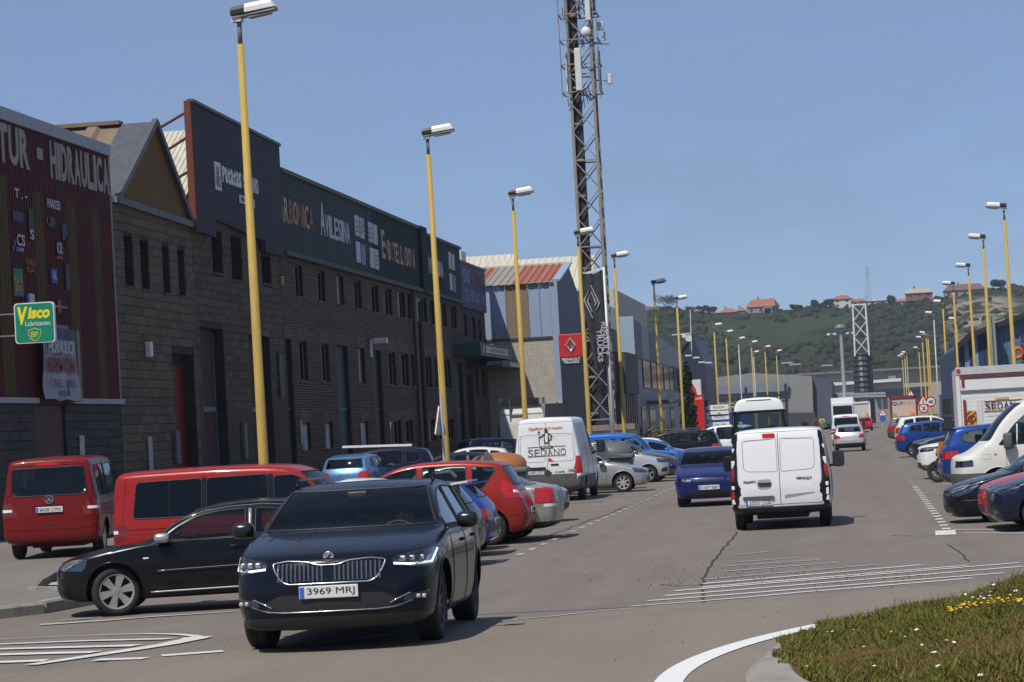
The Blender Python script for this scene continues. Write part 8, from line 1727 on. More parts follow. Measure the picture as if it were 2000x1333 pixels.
def van_print(root):
 xb = lambda z: -(5.4-3.45/2-.85)-.012+.075*max(0, (z-1.0)/1.46)
 FR = lambda y, z, e=.006: frame((hit(y, z)-e, y, z), (0, -1, 0), (0, 0, 1))
 b = Shell.bvh(loft(type_van_master(P['white'])))
 def hit(y, z): h = hit_at(b, 'B', y, z); return h.x if h else xb(z)
 ink = plain('grey_brown_print', (.16, .14, .13), .6); brown = plain('dark_brown_print', (.045, .022, .015), .6); org = plain('orange_print_van', (.55, .16, .06), .6); pale = plain('pale_orange_rays', (.70, .50, .36), .6); grn = plain('green_print_van', (.06, .16, .05), .6)
 lettering('Orgullosos de lo nuestro.', FR(0, 2.13), org, root, fit=(1.0, .13), shear=.25);
 for i, ch in enumerate('SEDANO'): lettering(ch, FR(.47-.19*i, 1.44), ink, root, name='letter', fit=(.155, .21))
 def bar(y0, y1, z0, z1, mat, nm='print_bar'): m = MB(); x = hit((y0+y1)/2, (z0+z1)/2); m.box((x-.010, y0, z0), (x-.004, y1, z1)); return m.build(nm, mat, root)
 bar(-.56, .56, 1.335, 1.350, ink); bar(-.56, -.20, 1.60, 1.615, ink); bar(.20, .56, 1.60, 1.615, ink); bd = bar(-.19, .19, 1.555, 1.625, brown); lettering('PATATAS', FR(0, 1.59, .014), M_('white'), bd, fit=(.27, .042), bold=.01)
 for i in range(19):
  an = R(8+164*i/18); m = MB(); x = hit(0, 1.75)-.004; m.add([(x, .16*math.cos(an), 1.64+.12*math.sin(an)), (x, .44*math.cos(an-.018), 1.64+.32*math.sin(an)), (x, .44*math.cos(an+.018), 1.64+.32*math.sin(an))], [(0, 1, 2)]); m.build('ray', pale, root)
 x = hit(0, 1.85)-.010; f3 = lambda p: [(x, -a, c) for a, c in p]
 m = MB(); P2 = lambda pts: m.add([(x, -a, c) for a, c in pts], [tuple(range(len(pts)))])
 P2([(-.07, 1.635), (.0, 1.635), (.01, 1.80), (.02, 1.635), (.10, 1.635), (.09, 1.85), (.08, 2.0), (.02, 2.03), (-.04, 2.0), (-.05, 1.85)]); m.build('farmer_print', brown, root); m = MB(); P2([(-.03, 1.99), (.05, 1.99), (.05, 2.07), (-.03, 2.07)]); P2([(-.09, 2.06), (.11, 2.08), (.05, 2.09), (.04, 2.125), (-.03, 2.12), (-.03, 2.085)]); m.build('farmer_hat_print', brown, root)
 m = MB(); m.tube(f3([(.07, 1.99), (.17, 1.92), (.14, 1.80), (.08, 1.80)]), .016, 4); m.tube(f3([(-.04, 1.98), (-.11, 1.92), (-.20, 1.88)]), .016, 4); m.tube(f3([(-.205, 1.64), (-.20, 2.03)]), .009, 4); m.build('farmer_limb_print', brown, root); bar(.165, .235, 2.02, 2.06, brown); m = MB(); x -= .003; P2([(-.025, 1.74), (.045, 1.74), (.05, 1.98), (.02, 2.0), (-.02, 1.98)]); m.build('apron_print', M_('white'), root)
 h = hit(-.10, 1.2); m = MB(); m.add([(h-.008, -.03, 1.17), (h-.008, -.20, 1.17), (h-.008, -.10, 1.265), (h-.008, -.04, 1.265)], [(0, 1, 2, 3)]); m.build('red_flash', plain('red_flash', (.40, .04, .03), .5), root)
 m = MB(); h = hit(0, .85)-.008; m.add([(h, .13, .84), (h, 0, .96), (h, -.13, .84), (h, 0, .74)], [(0, 1, 2, 3)]); m.build('diamond_print', brown, root)
 lettering('La perla', FR(-.35, .86), ink, root, fit=(.28, .09), shear=.35); lettering('patata', FR(-.72, .85), grn, root, fit=(.26, .06)); bar(-.84, -.60, .885, .925, org)
van_print(ms)
sp = type_hatch(P['silver'], 4.19, 1.70, 1.41, 2.54, rim='cap', hood=.70, handles=[(2.1, .80)]); place('hatchback', sp, (1.27, -.80), 1218, 962, -90, 'silver hatchback nose to the road with silver wheel covers, beside the white delivery van', 'car', GL)
sp = type_hatch(P['ltsilver'], 4.3, 1.80, 1.46, 2.6, hood=.80, tail=.3, cut=[('fog_recess', 'S', [(.12, .36), (.10, .52), (.30, .48), (.34, .36)], 'black', dict(rad=.02, out=.004))], rim='five', rimm='alloy'); c4 = place('hatchback', sp, (1.3, -.86), 1267, 943, -90, 'pale silver hatchback with roof bars, nose to the road behind the dark dome container', 'car', GL)
m = MB(); [m.beam((x, -.7, 1.53), (x, .7, 1.53), .05) for x in (.1,)]; m.build('roof_bar', M_('black'), c4); m = MB(); m.beam((-.9, -.7, 1.53), (-.9, .7, 1.53), .05); m.build('roof_bar', M_('black'), c4)
def row(fn, s, y, head, name, label, grp, cat='car', side=None, rear=False, **k):
 sp = fn; r0 = (ref_r if rear else ref_f)(sp, 0); return place(name, sp, r0, 0, 0, head, label, cat, grp, pos=(s, y), **k)
row(type_hatch(P['grey'], 4.3, 1.8, 1.58, 2.65, hood=.85, full=False), 94.5, 6.35, -90, 'hatchback', 'dark grey car nose to the road with pale headlamps, left of the two blue cars', GL)
def type_small_van(col, **k): return panel_van(col, 4.2, 1.75, 1.83, 2.65, .85, .31, .95, (.95, 1.10), 1.65, [('headlight', 'S', [(.10, .72), (.12, .86), (.46, .92), (.42, .76)], 'lens', dict(rad=.03, out=.004, under='reflector')), ('headlight', 'F', [(.45, .72), (.46, .88), (.8, .92), (.8, .76)], 'lens', dict(rad=.03, mirror=True, out=.004, under='reflector')), ('taillight', 'B', [(.68, 1.2), (.8, 1.2), (.82, .7), (.70, .7)], 'red', dict(mirror=True, out=.004))],
  wins=[[(1.2, 1.1), (2.1, 1.1), (2.1, 1.60), (1.62, 1.60)], [(2.25, 1.1), (3.1, 1.1), (3.1, 1.60), (2.25, 1.60)], [(3.2, 1.1), (3.95, 1.1), (3.9, 1.58), (3.2, 1.58)]], gaps=[('S', [(2.18, .4), (2.18, 1.7)])], strips=[], mirror=(1.35, .9, 1.08, .2, .24), mirrorm='black', rim='steel', rimm='steel', plates=[], full=False, tum=[(0, .3), (1.65, .22), (4.2, .18)], **k)
row(type_small_van(P['bblue']), 99, 6.6, -90, 'small_van', 'azure blue small van nose to the road, roof above the row', GL, 'van')
row(type_hatch(P['bblue'], 4.05, 1.7, 1.50, 2.55, hood=.78, full=False), 104, 5.9, -90, 'hatchback', 'azure blue hatchback nose to the road right of the azure small van', GL)
row(type_hatch(P['white'], 4.0, 1.7, 1.52, 2.5, full=False), 110, 6.3, -90, 'hatchback', 'white car nose to the road behind the azure hatchback', GL); row(type_hatch(P['red'], 4.0, 1.7, 1.30, 2.5, hood=.68, full=False), 116, 5.2, -90, 'hatchback', 'red car of which only the bonnet shows before the black four-by-four', GL)
sp = type_suv(P['black'], 4.64, 1.8, 1.72, 2.67, hood=.98, plates=[]); su = place('four_by_four', sp, ref_r(sp, 1), 1413, 914, 90, 'black four-by-four with roof rails, tail to the road, left of the blue oncoming car', 'car', GL)
for s_ in (1, -1): m = MB(); m.tube([(.6, s_*.66, 1.70), (.4, s_*.66, 1.78), (-1.3, s_*.66, 1.78), (-1.5, s_*.66, 1.70)], .022, 5); m.build('roof_rail', M_('black'), su)
row(type_suv(P['white'], 4.4, 1.85, 1.80, 2.65, full=False), 131, 4.7, 86, 'four_by_four', 'white four-by-four between the black one and the minibus', GL, rear=True)
place('hatchback', type_hatch(P['seat'], 3.93, 1.742, 1.44, 2.51, fplate='5187 BBF', hood=.76, lampu='reflector', handles=[], head_f=[(.43, .62), (.43, .70), (.77, .72), (.78, .62)], grille=[(-.40, .70), (.40, .70), (.38, .62), (-.38, .62)], head_s=[(.14, .62), (.15, .70), (.30, .72), (.30, .62)]), (1.255, -.74), 1331, 991, 181, 'royal blue hatchback driving towards the camera, plate 5187 BBF', 'car')
sb_ = COL.objects['hatchback.006'] if 'hatchback.006' in COL.objects else None
tr = place('panel_van', type_van_white(P['white']), (-1.55, 0), 1531, 1031, 0, 'white TRAFIC panel van driving away with red lamps down both sides', 'van', scale=.975)
def trafic_print():
 b = loft(type_van_white(P['white'])).bvh()
 def at(y, z): return hit_at(b, 'B', y, z).x
 lettering('TRAFIC', frame((at(.58, .94)-.008, .58, .94), (0, -1, 0), (0, 0, 1)), M_('ink'), tr, fit=(.25, .05), bold=.02); lettering('RENAULT', frame((at(-.47, .97)-.008, -.47, .97), (0, -1, 0), (0, 0, 1)), M_('ink'), tr, fit=(.29, .052), bold=.02)
 for s_ in (1, -1):
  for z0, z1, mt in ((1.52, 1.60, 'clear'), (1.21, 1.36, 'clear'), (.96, 1.20, 'red'), (.80, .88, 'clear'), (.63, .77, 'red'), (.52, .62, 'clear')):
   if s_ < 0 and mt == 'red' and z0 < .8: mt = 'clear'
   zc = (z0+z1)/2; y = s_*min(.895, .838+.06*(1.93-zc)); h = at(y, zc); m = MB(); m.rbox((h-.010, y-(.028 if zc > 1.3 else .036), z0), (h+.02, y+(.028 if zc > 1.3 else .036), z1), .012); m.build('lamp_unit', M_(mt), tr)
  y = s_*.63; h = at(y, .36); m = MB(); m.box((h-.045, y-.07, .345), (h-.028, y+.07, .385)); m.build('reflector', M_('red'), tr)
trafic_print()
mb_ = place('minibus', type_minibus(P['white']), (-1.83, 0), 1491, 938, 1.5, 'white minibus with a high roof ahead of the panel van', 'minibus')
go = place('hatchback', type_hatch(P['ltsilver'], 4.15, 1.735, 1.44, 2.51, plate='7719 BTZ', glassz=1.0, tail=.35, blackbumper=False, tail_b=[(.52, .70), (.52, .92), (.80, .92), (.80, .70)], cut=[('bumper', 'B', [(-.9, .45), (.9, .45), (.9, .2), (-.9, .2)], 'black', dict(rad=.02, out=.006))]), (-1.25, 0), 1661, 882, 0, 'pale silver hatchback driving away down the street, red square lamps', 'car')
place('van', type_van_t(P['white'], '0000'), (-1.5, 0), 1655, 871, 0, 'white passenger van directly ahead of the pale silver hatchback', 'van')
place('hatchback', type_hatch(P['red'], 3.9, 1.7, 1.45, 2.5, full=False, cabin=False), (-1.2, 0), 1690, 842, 0, 'small red car driving beside the far white lorry trailer', 'car')
sp = type_hatch(P['navy'], 4.2, 1.77, 1.42, 2.58, hood=.72, tail=.2, lampu='lampblack', low=.16, handles=[]); place('hatchback', sp, ref_f(sp, 1), 1940, 1043, 92, 'black-blue car nose to the road at the right edge, slim bright headlamp', 'car', GR)
sp = type_hatch(P['red'], 4.0, 1.72, 1.45, 2.5, hood=.74); place('hatchback', sp, ref_f(sp, 1), 1922, 1037, 92, 'red car nose to the road, squeezed behind the black-blue one', 'car', GR)
sp = type_hatch(P['black'], 4.62, 1.78, 1.46, 2.75, fo=.98, hood=.74, head_s=[(.08, .60), (.16, .66), (.55, .80), (.62, .79), (.45, .66), (.2, .575)], head_f=[(.40, .58), (.42, .66), (.8, .8), (.8, .62)], strips=[('side_moulding', 'S', [(.25, .50), (.75, .505)], .012, 'black')]); place('saloon_hatch', sp, ref_f(sp, 1), 1852, 1026, 92, 'low black car with long pale almond headlamp, nose to the road', 'car', GR, dz=-.09)
sp = type_hatch(P['dgrey'], 3.6, 1.66, 1.50, 2.4, hood=.80, mirrorm='black'); row(sp, 53.3, -2.75, 92, 'hatchback', 'charcoal small car with a black door mirror behind the low black car', GR)
sp = type_van_jumper(P['offwhite']); place('delivery_van', sp, ref_f(sp, 1), 1868, 983, 92, 'white delivery van nose to the road with a square headlamp, right row', 'van', GR)
sp = type_suv(P['blue'], 4.48, 1.85, 1.66, 2.67, hood=1.0, tail_s=[(4.20, .86), (4.02, 1.03), (4.5, 1.04), (4.5, .84)], tail_b=[(.55, .86), (.50, 1.03), (.9, 1.04), (.9, .86)], glassz=1.16); tu = place('four_by_four', sp, ref_r(sp, -1), 1842, 968, -88, 'metallic blue crossover, tail to the road with a roof spoiler', 'car', GR); spoiler(tu, sp, P['navy'], .62, .30, .06, 1.55)
sp = type_suv(P['white'], 4.14, 1.77, 1.58, 2.53, hood=.98, head_s=[(.10, .82), (.16, .93), (.62, .97), (.5, .84)], full=False); place('crossover', sp, ref_f(sp, 1), 1797, 938, 92, 'white crossover nose to the road with an amber corner lamp', 'car', GR)
sp = type_suv(P['dgrey'], 4.4, 1.84, 1.66, 2.64, full=False); place('four_by_four', sp, ref_f(sp, 1), 1786, 915, 92, 'charcoal four-by-four nose to the road beside the blue hatchback', 'car', GR)
sp = type_hatch(P['blue'], 4.2, 1.73, 1.51, 2.61, hood=.82, tail=.45, glassz=1.05); place('hatchback', sp, (-1.3, -.78), 1787, 893, -89, 'metallic blue five-door hatchback, tail to the road, red lamp at its corner', 'car', GR)
for s, y, col, lb_, rear, fn in ((126, -2.3, 'black', 'black car nose to the road just beyond the blue five-door hatchback', 0, type_hatch), (134, -2.3, 'blue', 'dark blue car, tail to the road, beyond the black nose-out car', 1, type_hatch), (150, -2.3, 'offwhite', 'white estate with roof rails in the far right row', 1, type_suv), (166, -2.1, 'grey', 'grey box-shaped car, last of the far right row', 1, type_suv)): row(fn(P[col], full=False), s, y, -90 if rear else 90, 'hatchback' if fn is type_hatch else 'estate_car', lb_, GR, rear=bool(rear))
row(type_small_van(P['white']), 112, -5.9, 100, 'small_van', 'white small van left of the box lorry mirrors', GR, 'van'); row(type_hatch(P['white'], 4.1, 1.72, 1.5, 2.5, full=False), 69, -4.2, 90, 'hatchback', 'white car with its windscreen showing between the box lorry and the white delivery van', GR)
row(type_hatch(P['ltsilver'], 4.0, 1.7, 1.48, 2.5, full=False), 92, -5.3, 90, 'hatchback', 'pale silver car in front of the box lorry mirror', GR)
sp = type_hatch(P['lblue'], 3.85, 1.667, 1.52, 2.46, tail=.6, hood=.84, glassz=1.06, tail_b=[(.50, .80), (.44, .93), (.55, 1.0), (.78, 1.0), (.8, .82)], plate='3305 DLK'); cc_ = place('hatchback', sp, (-1.23, 0), 683, 986, -4, 'light blue rounded hatchback seen from behind, near the brick wall', 'car', 'cars parked by the buildings')
m = MB(); [m.tube([(-2.0+.012*q, .09, .81+.06*q), (-2.0+.012*q, 0, .87+.06*q), (-2.0+.012*q, -.09, .81+.06*q)], .013, 5) for q in (0,)]; m.build('emblem', M_chr, cc_); m = MB(); m.tube([(-1.99, .09, .87), (-1.99, 0, .93), (-1.99, -.09, .87)], .013, 5); m.build('emblem', M_chr, cc_)
sp = type_suv(P['navy'], 4.3, 1.82, 1.66, 2.67, cladding=False); du = place('four_by_four', sp, ref_r(sp, 1), 858, 977, 96, 'dark navy four-by-four with a silver roof rack, right of the light blue hatchback', 'car', 'cars parked by the buildings')
for s_ in (.62, -.62): m = MB(); m.beam((-1.3, s_, 1.71), (.9, s_, 1.75), .07); m.build('roof_rack', M_('white') if s_ > 0 else M_('black'), du)
row(type_hatch(P['navy'], 4.35, 1.8, 1.47, 2.63, full=True), 84, 15.2, 95, 'hatchback', 'navy hatchback facing the buildings behind the triangular sign', 'cars parked by the buildings')
row(type_hatch(P['offwhite'], 4.1, 1.74, 1.47, 2.5, full=False), 97, 16.6, 95, 'hatchback', 'white hatchback by the buildings, left of the brown dome container', 'cars parked by the buildings'); row(type_suv(P['navy'], 4.5, 1.85, 1.75, 2.7, full=False), 104, 11.7, -60, 'four_by_four', 'dark blue four-by-four showing left of the SEDANO van', 'cars parked by the buildings')
HAZE = .00016
# ------------------------------------------------------------------ lorries, containers, signs, cyclists, haze
def lorry_wheels(o, xs_, ys_, r=.5, w=.3):
 for x in xs_:
  for y in ys_: tm, rm, dm = wheel_meshes(r, w, 'steel'); q = link('wheel', tm, M_('rubber'), o, True); q.location = (x, y, r); q.rotation_euler = (0, 0, 0 if y > 0 else math.pi); link('rim', rm, M_('grey'), q)
yl = at_x(1871, 800, 72).y; bxl = empty('box_lorry', (72, yl-1.26, 0), R(-1), 'white box lorry seen from behind, SEDANO on its roller shutter', 'lorry')
M_lw_ = streaked('lorry_white', (.66, .66, .64), (.42, .40, .36), .35, .5, run=(4, 4, .4)); M_maroon = plain('maroon_edge', (.20, .025, .02), .5)
part('box', M_lw_, bxl, ((.06, -1.25, .95), (5.6, 1.25, 3.13)))
part('frame', M_lw_, bxl, ((0, -1.27, .9), (.14, -1.17, 3.15)), ); part('frame', M_lw_, bxl, ((0, 1.17, .9), (.14, 1.27, 3.15))); part('roof_beam', plain('grey_beam', (.45, .45, .46), .5), bxl, ((-.02, -1.27, 2.965), (.14, 1.27, 3.17)))
part('top_edge', M_maroon, bxl, ((-.035, -1.05, 2.88), (.02, 1.12, 2.93))); part('side_edge', M_maroon, bxl, ((-.035, 1.05, 2.64), (.02, 1.12, 2.879))); part('side_edge', M_maroon, bxl, ((-.035, 1.04, 1.42), (.02, 1.11, 2.28)))
for i in range(15): z = .95+.105*i; part('shutter_slat', M_lw_, bxl, ((.015, -1.16, z), (.055, 1.16, z+.100)))
part('header', M_lw_, bxl, ((.0, -1.16, 2.54), (.055, 1.16, 2.83))); part('header_shade', plain('shadow_rail', (.18, .18, .18), .6), bxl, ((-.03, -1.16, 2.50), (.01, 1.16, 2.535)))  # grey strip draws the shadow line under the header
t = NT('hazard_plate'); t.set(Roughness=.4); w = t.n('ShaderNodeTexWave'); w.wave_type = 'BANDS'; w.bands_direction = 'DIAGONAL'; w.inputs['Scale'].default_value = 3.4; t.l(t.coord(None, (0, 0, 0)), w.inputs['Vector']); t.col(t.ramp(w.outputs['Fac'], (.48, (.60, .30, .02)), (.52, (.30, .05, .02))))
hz = part('hazard_plate', t.m, bxl, ((-.03, .78, 1.60), (.01, 1.03, 1.97))); m = MB(); m.tube([(-.035, .905+.10*math.cos(k*.4), 1.75+.10*math.sin(k*.4)) for k in range(16)], .014, 4, True); m.build('ring_print', M_maroon, hz); lettering('Z', frame((-.04, .905, 1.75), (0, -1, 0), (0, 0, 1)), M_maroon, hz, fit=(.10, .12), bold=.03)
BF = lambda y, z: frame((-.012, y, z), (0, -1, 0), (0, 0, 1)); olt = plain('orange_tab', (.62, .30, .03), .5)
for i, ch in enumerate('SEDANO'): lettering(ch, BF(.46-.168*i, 2.08), M_('ink'), bxl, name='letter', fit=(.14, .19))
part('orange_tab', olt, bxl, ((-.012, -.12, 2.235), (.01, .24, 2.295))); part('orange_rule', olt, bxl, ((-.01, -.48, 2.215), (.01, .56, 2.225))); part('orange_rule', olt, bxl, ((-.01, -.48, 1.94), (.01, .56, 1.95))); lettering('PATATAS', frame((-.018, .06, 2.265), (0, -1, 0), (0, 0, 1)), M_('white'), bxl, fit=(.26, .035)); lettering('Desde 1965 con los mejores productos', BF(.05, 1.84), plain('grey_print', (.35, .35, .35), .6), bxl, fit=(.8, .03)); part('seam', plain('pale_seam', (.55, .55, .54), .5), bxl, ((-.005, .60, .95), (.012, .74, 2.26)))
part('cab', P['white'], bxl, ((5.75, -1.1, .6), (7.4, 1.1, 2.6))); part('chassis', M_('black'), bxl, ((.1, -.8, .6), (7.2, .8, .94))); part('lamp', M_('red'), bxl, ((-.04, 1.14, 3.02), (-.02, 1.24, 3.12)))
for s_ in (1, -1):
 q = empty('m'); bpy.data.objects.remove(q); mm = part('mirror', M_('black'), bxl, ((6.9, min(s_*1.3, s_*1.55), 1.9), (7.02, max(s_*1.3, s_*1.55), 2.35))); part('mirror_lower', M_('black'), mm, ((6.9, min(s_*1.3, s_*1.55), 1.2), (7.02, max(s_*1.3, s_*1.55), 1.82))); part('mirror_arm', M_('black'), mm, ((6.93, min(s_*1.1, s_*1.32), 2.3), (6.99, max(s_*1.1, s_*1.32), 2.36)))
lorry_wheels(bxl, (1.6, 6.4), (.95, -.95), .45)
y = at_x(1018, 820, 134).y; tu_ = empty('lorry_cab', (134, y, 0), R(-4), 'white lorry tractor with a dark roof deflector parked against the pale brick wall', 'lorry')
m = MB(); m.rbox((0, -1.2, 1.05), (2.2, 1.2, 2.95), .10); m.build('cab', P['offwhite'], tu_, True); m = MB(); m.add([(.05, -1.15, 2.95), (.05, 1.15, 2.95), (2.1, 1.1, 2.95), (2.1, -1.1, 2.95), (.25, -1.0, 3.5), (.25, 1.0, 3.5), (1.6, .9, 3.45), (1.6, -.9, 3.45)], [(0, 1, 5, 4), (1, 2, 6, 5), (2, 3, 7, 6), (3, 0, 4, 7), (4, 5, 6, 7)]); m.build('high_roof', P['offwhite'], tu_)
m = MB(); m.box((-.02, -1.0, 3.5), (.5, 1.0, 3.74)); m.build('deflector', M_('black'), tu_); part('deflector_side', plain('taupe_deflector', (.30, .28, .24), .6), tu_, ((-.06, 1.0, 3.42), (.6, 1.18, 3.78))); part('deflector_side', plain('taupe_deflector', (.30, .28, .24), .6), tu_, ((-.06, -1.18, 3.42), (.6, -1.0, 3.78)))
part('seam', M_('shade'), tu_, ((-.012, -1.16, 2.93), (.0, 1.16, 2.97))); part('vent', M_('grey'), tu_, ((-.02, -.1, 2.78), (.0, .55, 2.92))); part('panel', P['offwhite'], tu_, ((-.03, -.9, 1.3), (.0, .75, 2.5))); part('chassis', M_('black'), tu_, ((-3.4, -.45, .6), (1.8, .45, 1.0)))
for s_ in (1, -1):
 m = MB(); n = 10; [m.box((-2.2+.62*math.cos(a)-.09, s_*.95-.32, .52+.62*math.sin(a)-.05), (-2.2+.62*math.cos(a)+.09, s_*.95+.32, .52+.62*math.sin(a)+.05)) for a in np.linspace(.1, 3.04, n)]; tag(m.build('mudguard', M_('black'), tu_), kind='stuff'); part('mirror', M_('black'), tu_, ((1.7, min(s_*1.35, s_*1.6), 1.7), (1.85, max(s_*1.35, s_*1.6), 2.4)))
m = MB(); m.tube([(.02, .55, 2.6), (-.05, .55, 3.75)], .05, 6); m.build('stack_pipe', M_('grey'), tu_); lorry_wheels(tu_, (-2.2, 1.1), (.95, -.95), .5)
def trailer(px0, px1, py_top, py_bot, mat, label, lettering_=None, frame_m=None, name='lorry_trailer'):
 b = on_ground((px0+px1)/2, py_bot); a0, a1 = at_x(px0, py_bot-20, b.x), at_x(px1, py_bot-20, b.x); zt_ = at_x(px0, py_top, b.x).z; w = abs(a0.y-a1.y); o = empty(name, (b.x, (a0.y+a1.y)/2, 0), 0, label, 'lorry')
 part('box', mat, o, ((0, -w/2, 1.1), (11, w/2, zt_))); part('tail_bar', M_('black'), o, ((-.1, -w/2, .5), (.1, w/2, .75)))
 for s_ in (1, -1): part('corner_post', frame_m or M_('white'), o, ((-.1, min(s_*w/2, s_*(w/2-.14)), 1.05), (.02, max(s_*w/2, s_*(w/2-.14)), zt_))); part('tail_lamp', M_('red'), o, ((-.14, min(s_*(w/2-.5), s_*(w/2-.1)), .78), (-.08, max(s_*(w/2-.5), s_*(w/2-.1)), .95))); part('marker_plate', M_('amber'), o, ((-.14, min(s_*(w/2-.55), s_*(w/2-.25)), 1.15), (-.11, max(s_*(w/2-.55), s_*(w/2-.25)), 1.75)))
 part('top_rail', frame_m or M_('white'), o, ((-.1, -w/2, zt_-.12), (.02, w/2, zt_+.06))); lorry_wheels(o, (1.5, 2.8, 9.5), (w/2-.3, -w/2+.3)); return o, w, zt_
trailer(1666, 1701, 787, 838, plain('cream_tilt', (.52, .50, .45), .7), 'plain cream lorry trailer far down the street')
q, w, zt_ = trailer(1740, 1794, 776, 850, plain('pale_trailer', (.48, .47, .44), .6, var=.05), 'grey QLP lorry trailer with maroon edges in the far right row', frame_m=M_maroon)
lettering('QLP', frame((-.03, w*.22, zt_-.55), (0, -1, 0), (0, 0, 1)), M_maroon, q, fit=(.85, .32)); lettering('cargo', frame((-.03, -w*.15, zt_-.58), (0, -1, 0), (0, 0, 1)), plain('grey_print', (.35, .35, .35), .6), q, fit=(1.0, .28)); m = MB(); m.lathe([(.001, 0), (.8, 0)], 20, 'x', (-.02, -w*.22, 1.95)); m.build('peach_print', plain('peach_print', (.60, .42, .34), .6), q, fix=False)
b = on_ground(1648, 842); o = empty('lorry_cab', (b.x, b.y, 0), 0, 'white lorry with a dark screen coming up the far street', 'lorry'); m = MB(); m.rbox((0, -1.2, .6), (2.2, 1.2, 3.2), .12); m.build('cab', P['white'], o); part('screen', M_('gloss'), o, ((-.03, -1.05, 1.7), (.0, 1.05, 2.8))); part('grille', M_('grey'), o, ((-.03, -.9, .7), (.0, .9, 1.3))); part('body', P['white'], o, ((2.4, -1.25, .9), (9, 1.25, 3.7))); lorry_wheels(o, (1, 7), (.95, -.95))
def dome_bin(x, y, lidm, label, rz=0., w=1.55):
 o = empty('dome_container', (x, y, 0), rz, label, 'waste container'); g = plain('container_grey', (.10, .105, .11), .5, var=.2)
 m = MB(); m.rbox((-.62, -w/2, .05), (.62, w/2, 1.05), .10); m.build('tub', plain('container_tub', (.13, .13, .125), .5, var=.2), o, True); m = MB(); m.rbox((-.68, -w/2-.05, 1.0), (.68, w/2+.05, 1.16), .05); m.build('rim', g, o, True)
 m = MB(); nu, nv = 18, 14
 for i in range(nu+1):
  for k in range(nv+1):
   u, v = math.pi*i/nu, math.pi*k/nv; cy_ = math.cos(v); m.v.append((.62*math.cos(u)*math.sin(v)**.6, (w/2)*cy_, 1.12+.46*math.sin(u)**.8*math.sin(v)**.55))
 for i in range(nu):
  for k in range(nv): a = i*(nv+1)+k; m.f.append((a, a+nv+1, a+nv+2, a+1))
 m.build('lid', lidm, o, True); m = MB(); pts = [(.64*math.cos(u), w*.18, 1.12+.465*max(0, math.sin(u))**.8) for u in np.linspace(0, math.pi, 14)]; m.tube(pts, .05, 6); m.build('lid_band', g, o, True)
 m = MB(); m.prism([(-w/2-.04, 1.05), (w*.5, 1.05), (w*.5, 1.16), (w*.30, 1.20), (w*.18, 1.55), (w*.08, 1.55), (-w*.02, 1.2)], .04, lambda u, v, q: (-.72+q, u, v)); m.build('side_arm', g, o); return o
b = at_x(972, 900, 69); dome_bin(69, b.y, plain('ochre_lid', (.30, .115, .030), .4, var=.15), 'waste container with an ochre brown domed lid beside the delivery van', R(4)); b = at_x(1193, 900, 86); dome_bin(86, b.y, plain('charcoal_lid', (.10, .105, .11), .45, var=.15), 'waste container with a charcoal domed lid behind the silver hatchback', R(2), 1.45); b = at_x(1232, 852, 121); dome_bin(121, b.y, plain('green_lid', (.03, .16, .06), .45), 'waste container with a green lid behind the azure van', 0, 1.6)
M_sback = plain('sign_back_grey', (.42, .42, .41), .5, .2); M_sred = plain('sign_red', (.50, .02, .02), .4, var=0); M_post = plain('sign_post_white', (.45, .45, .44), .5); M_sblue = plain('sign_blue', (.02, .10, .42), .4, var=0)
def tri(s_): return [(-s_/2, -s_*.29), (s_/2, -s_*.29), (0, s_*.58)]
def sign_post(px, py, x, label, rz=0.): a = at_x(px, py, x); o = empty('road_sign', (x, a.y, 0), rz, label, 'road sign'); return o, a.z
o, z = sign_post(864, 830, 66, 'triangular warning sign seen from behind next to the second yellow lamp', R(80)); m = MB(); m.tube([(0, 0, 0), (0, 0, z+.75)], .035, 8); m.build('post', M_post, o)
pl_ = MB().prism(round_poly(tri(.86), .05), .02, lambda u, v, w_: (.05+w_, u, z+v)).build('plate', M_sback, o); MB().prism(round_poly(tri(.90), .05), .012, lambda u, v, w_: (.072+w_, u, z+v)).build('face_rim', M_sred, pl_)
def warn(px, py, x, s_, label, kind='tri', more=None):
 o, z = sign_post(px, py, x, label); m = MB(); m.tube([(.03, 0, 0), (.03, 0, z)], .05, 6); m.build('post', M_post, o)
 if kind == 'tri': MB().prism(round_poly(tri(s_), s_*.05), .03, lambda u, v, w_: (-.03+w_, u, z+v)).build('plate', M_sred, o); MB().prism(round_poly(tri(s_*.68), s_*.03), .01, lambda u, v, w_: (-.045+w_, u, z+v*1.0)).build('field', M_('white'), o); part('symbol', M_('ink'), o, ((-.055, -s_*.04, z-s_*.12), (-.046, s_*.04, z+s_*.2)))
 else:
  c = [(s_/2*math.cos(k*.2618), s_/2*math.sin(k*.2618)) for k in range(24)]; MB().prism(c, .03, lambda u, v, w_: (-.03+w_, u, z+v)).build('plate', M_sred if kind == 'lim' else M_sblue, o)
  if kind == 'lim': MB().prism([(u*.74, v*.74) for u, v in c], .01, lambda u, v, w_: (-.045+w_, u, z+v)).build('field', M_('white'), o); lettering(more or '40', frame((-.052, 0, z), (0, -1, 0), (0, 0, 1)), M_('ink'), o, fit=(s_*.46, s_*.36), bold=.03)
 return o, z
warn(1803, 785, 196, .95, 'upper red warning triangle left of the speed limit sign'); o, z = warn(1818, 785, 196, .78, 'round red speed limit sign right of the warning triangle', 'lim', '40'); warn(1804, 798, 195, .72, 'round red-ringed sign just under the warning triangle', 'lim', '2'); warn(1724, 808, 330, 1.15, 'red warning triangle beside the far lorry, left of the QLP trailer'); warn(1724, 818, 329, .8, 'round blue sign under the far warning triangle', 'blue'); warn(1779, 771, 215, .7, 'small red triangle on a yellow board above the QLP trailer')
y = at_x(1402, 800, 206).y
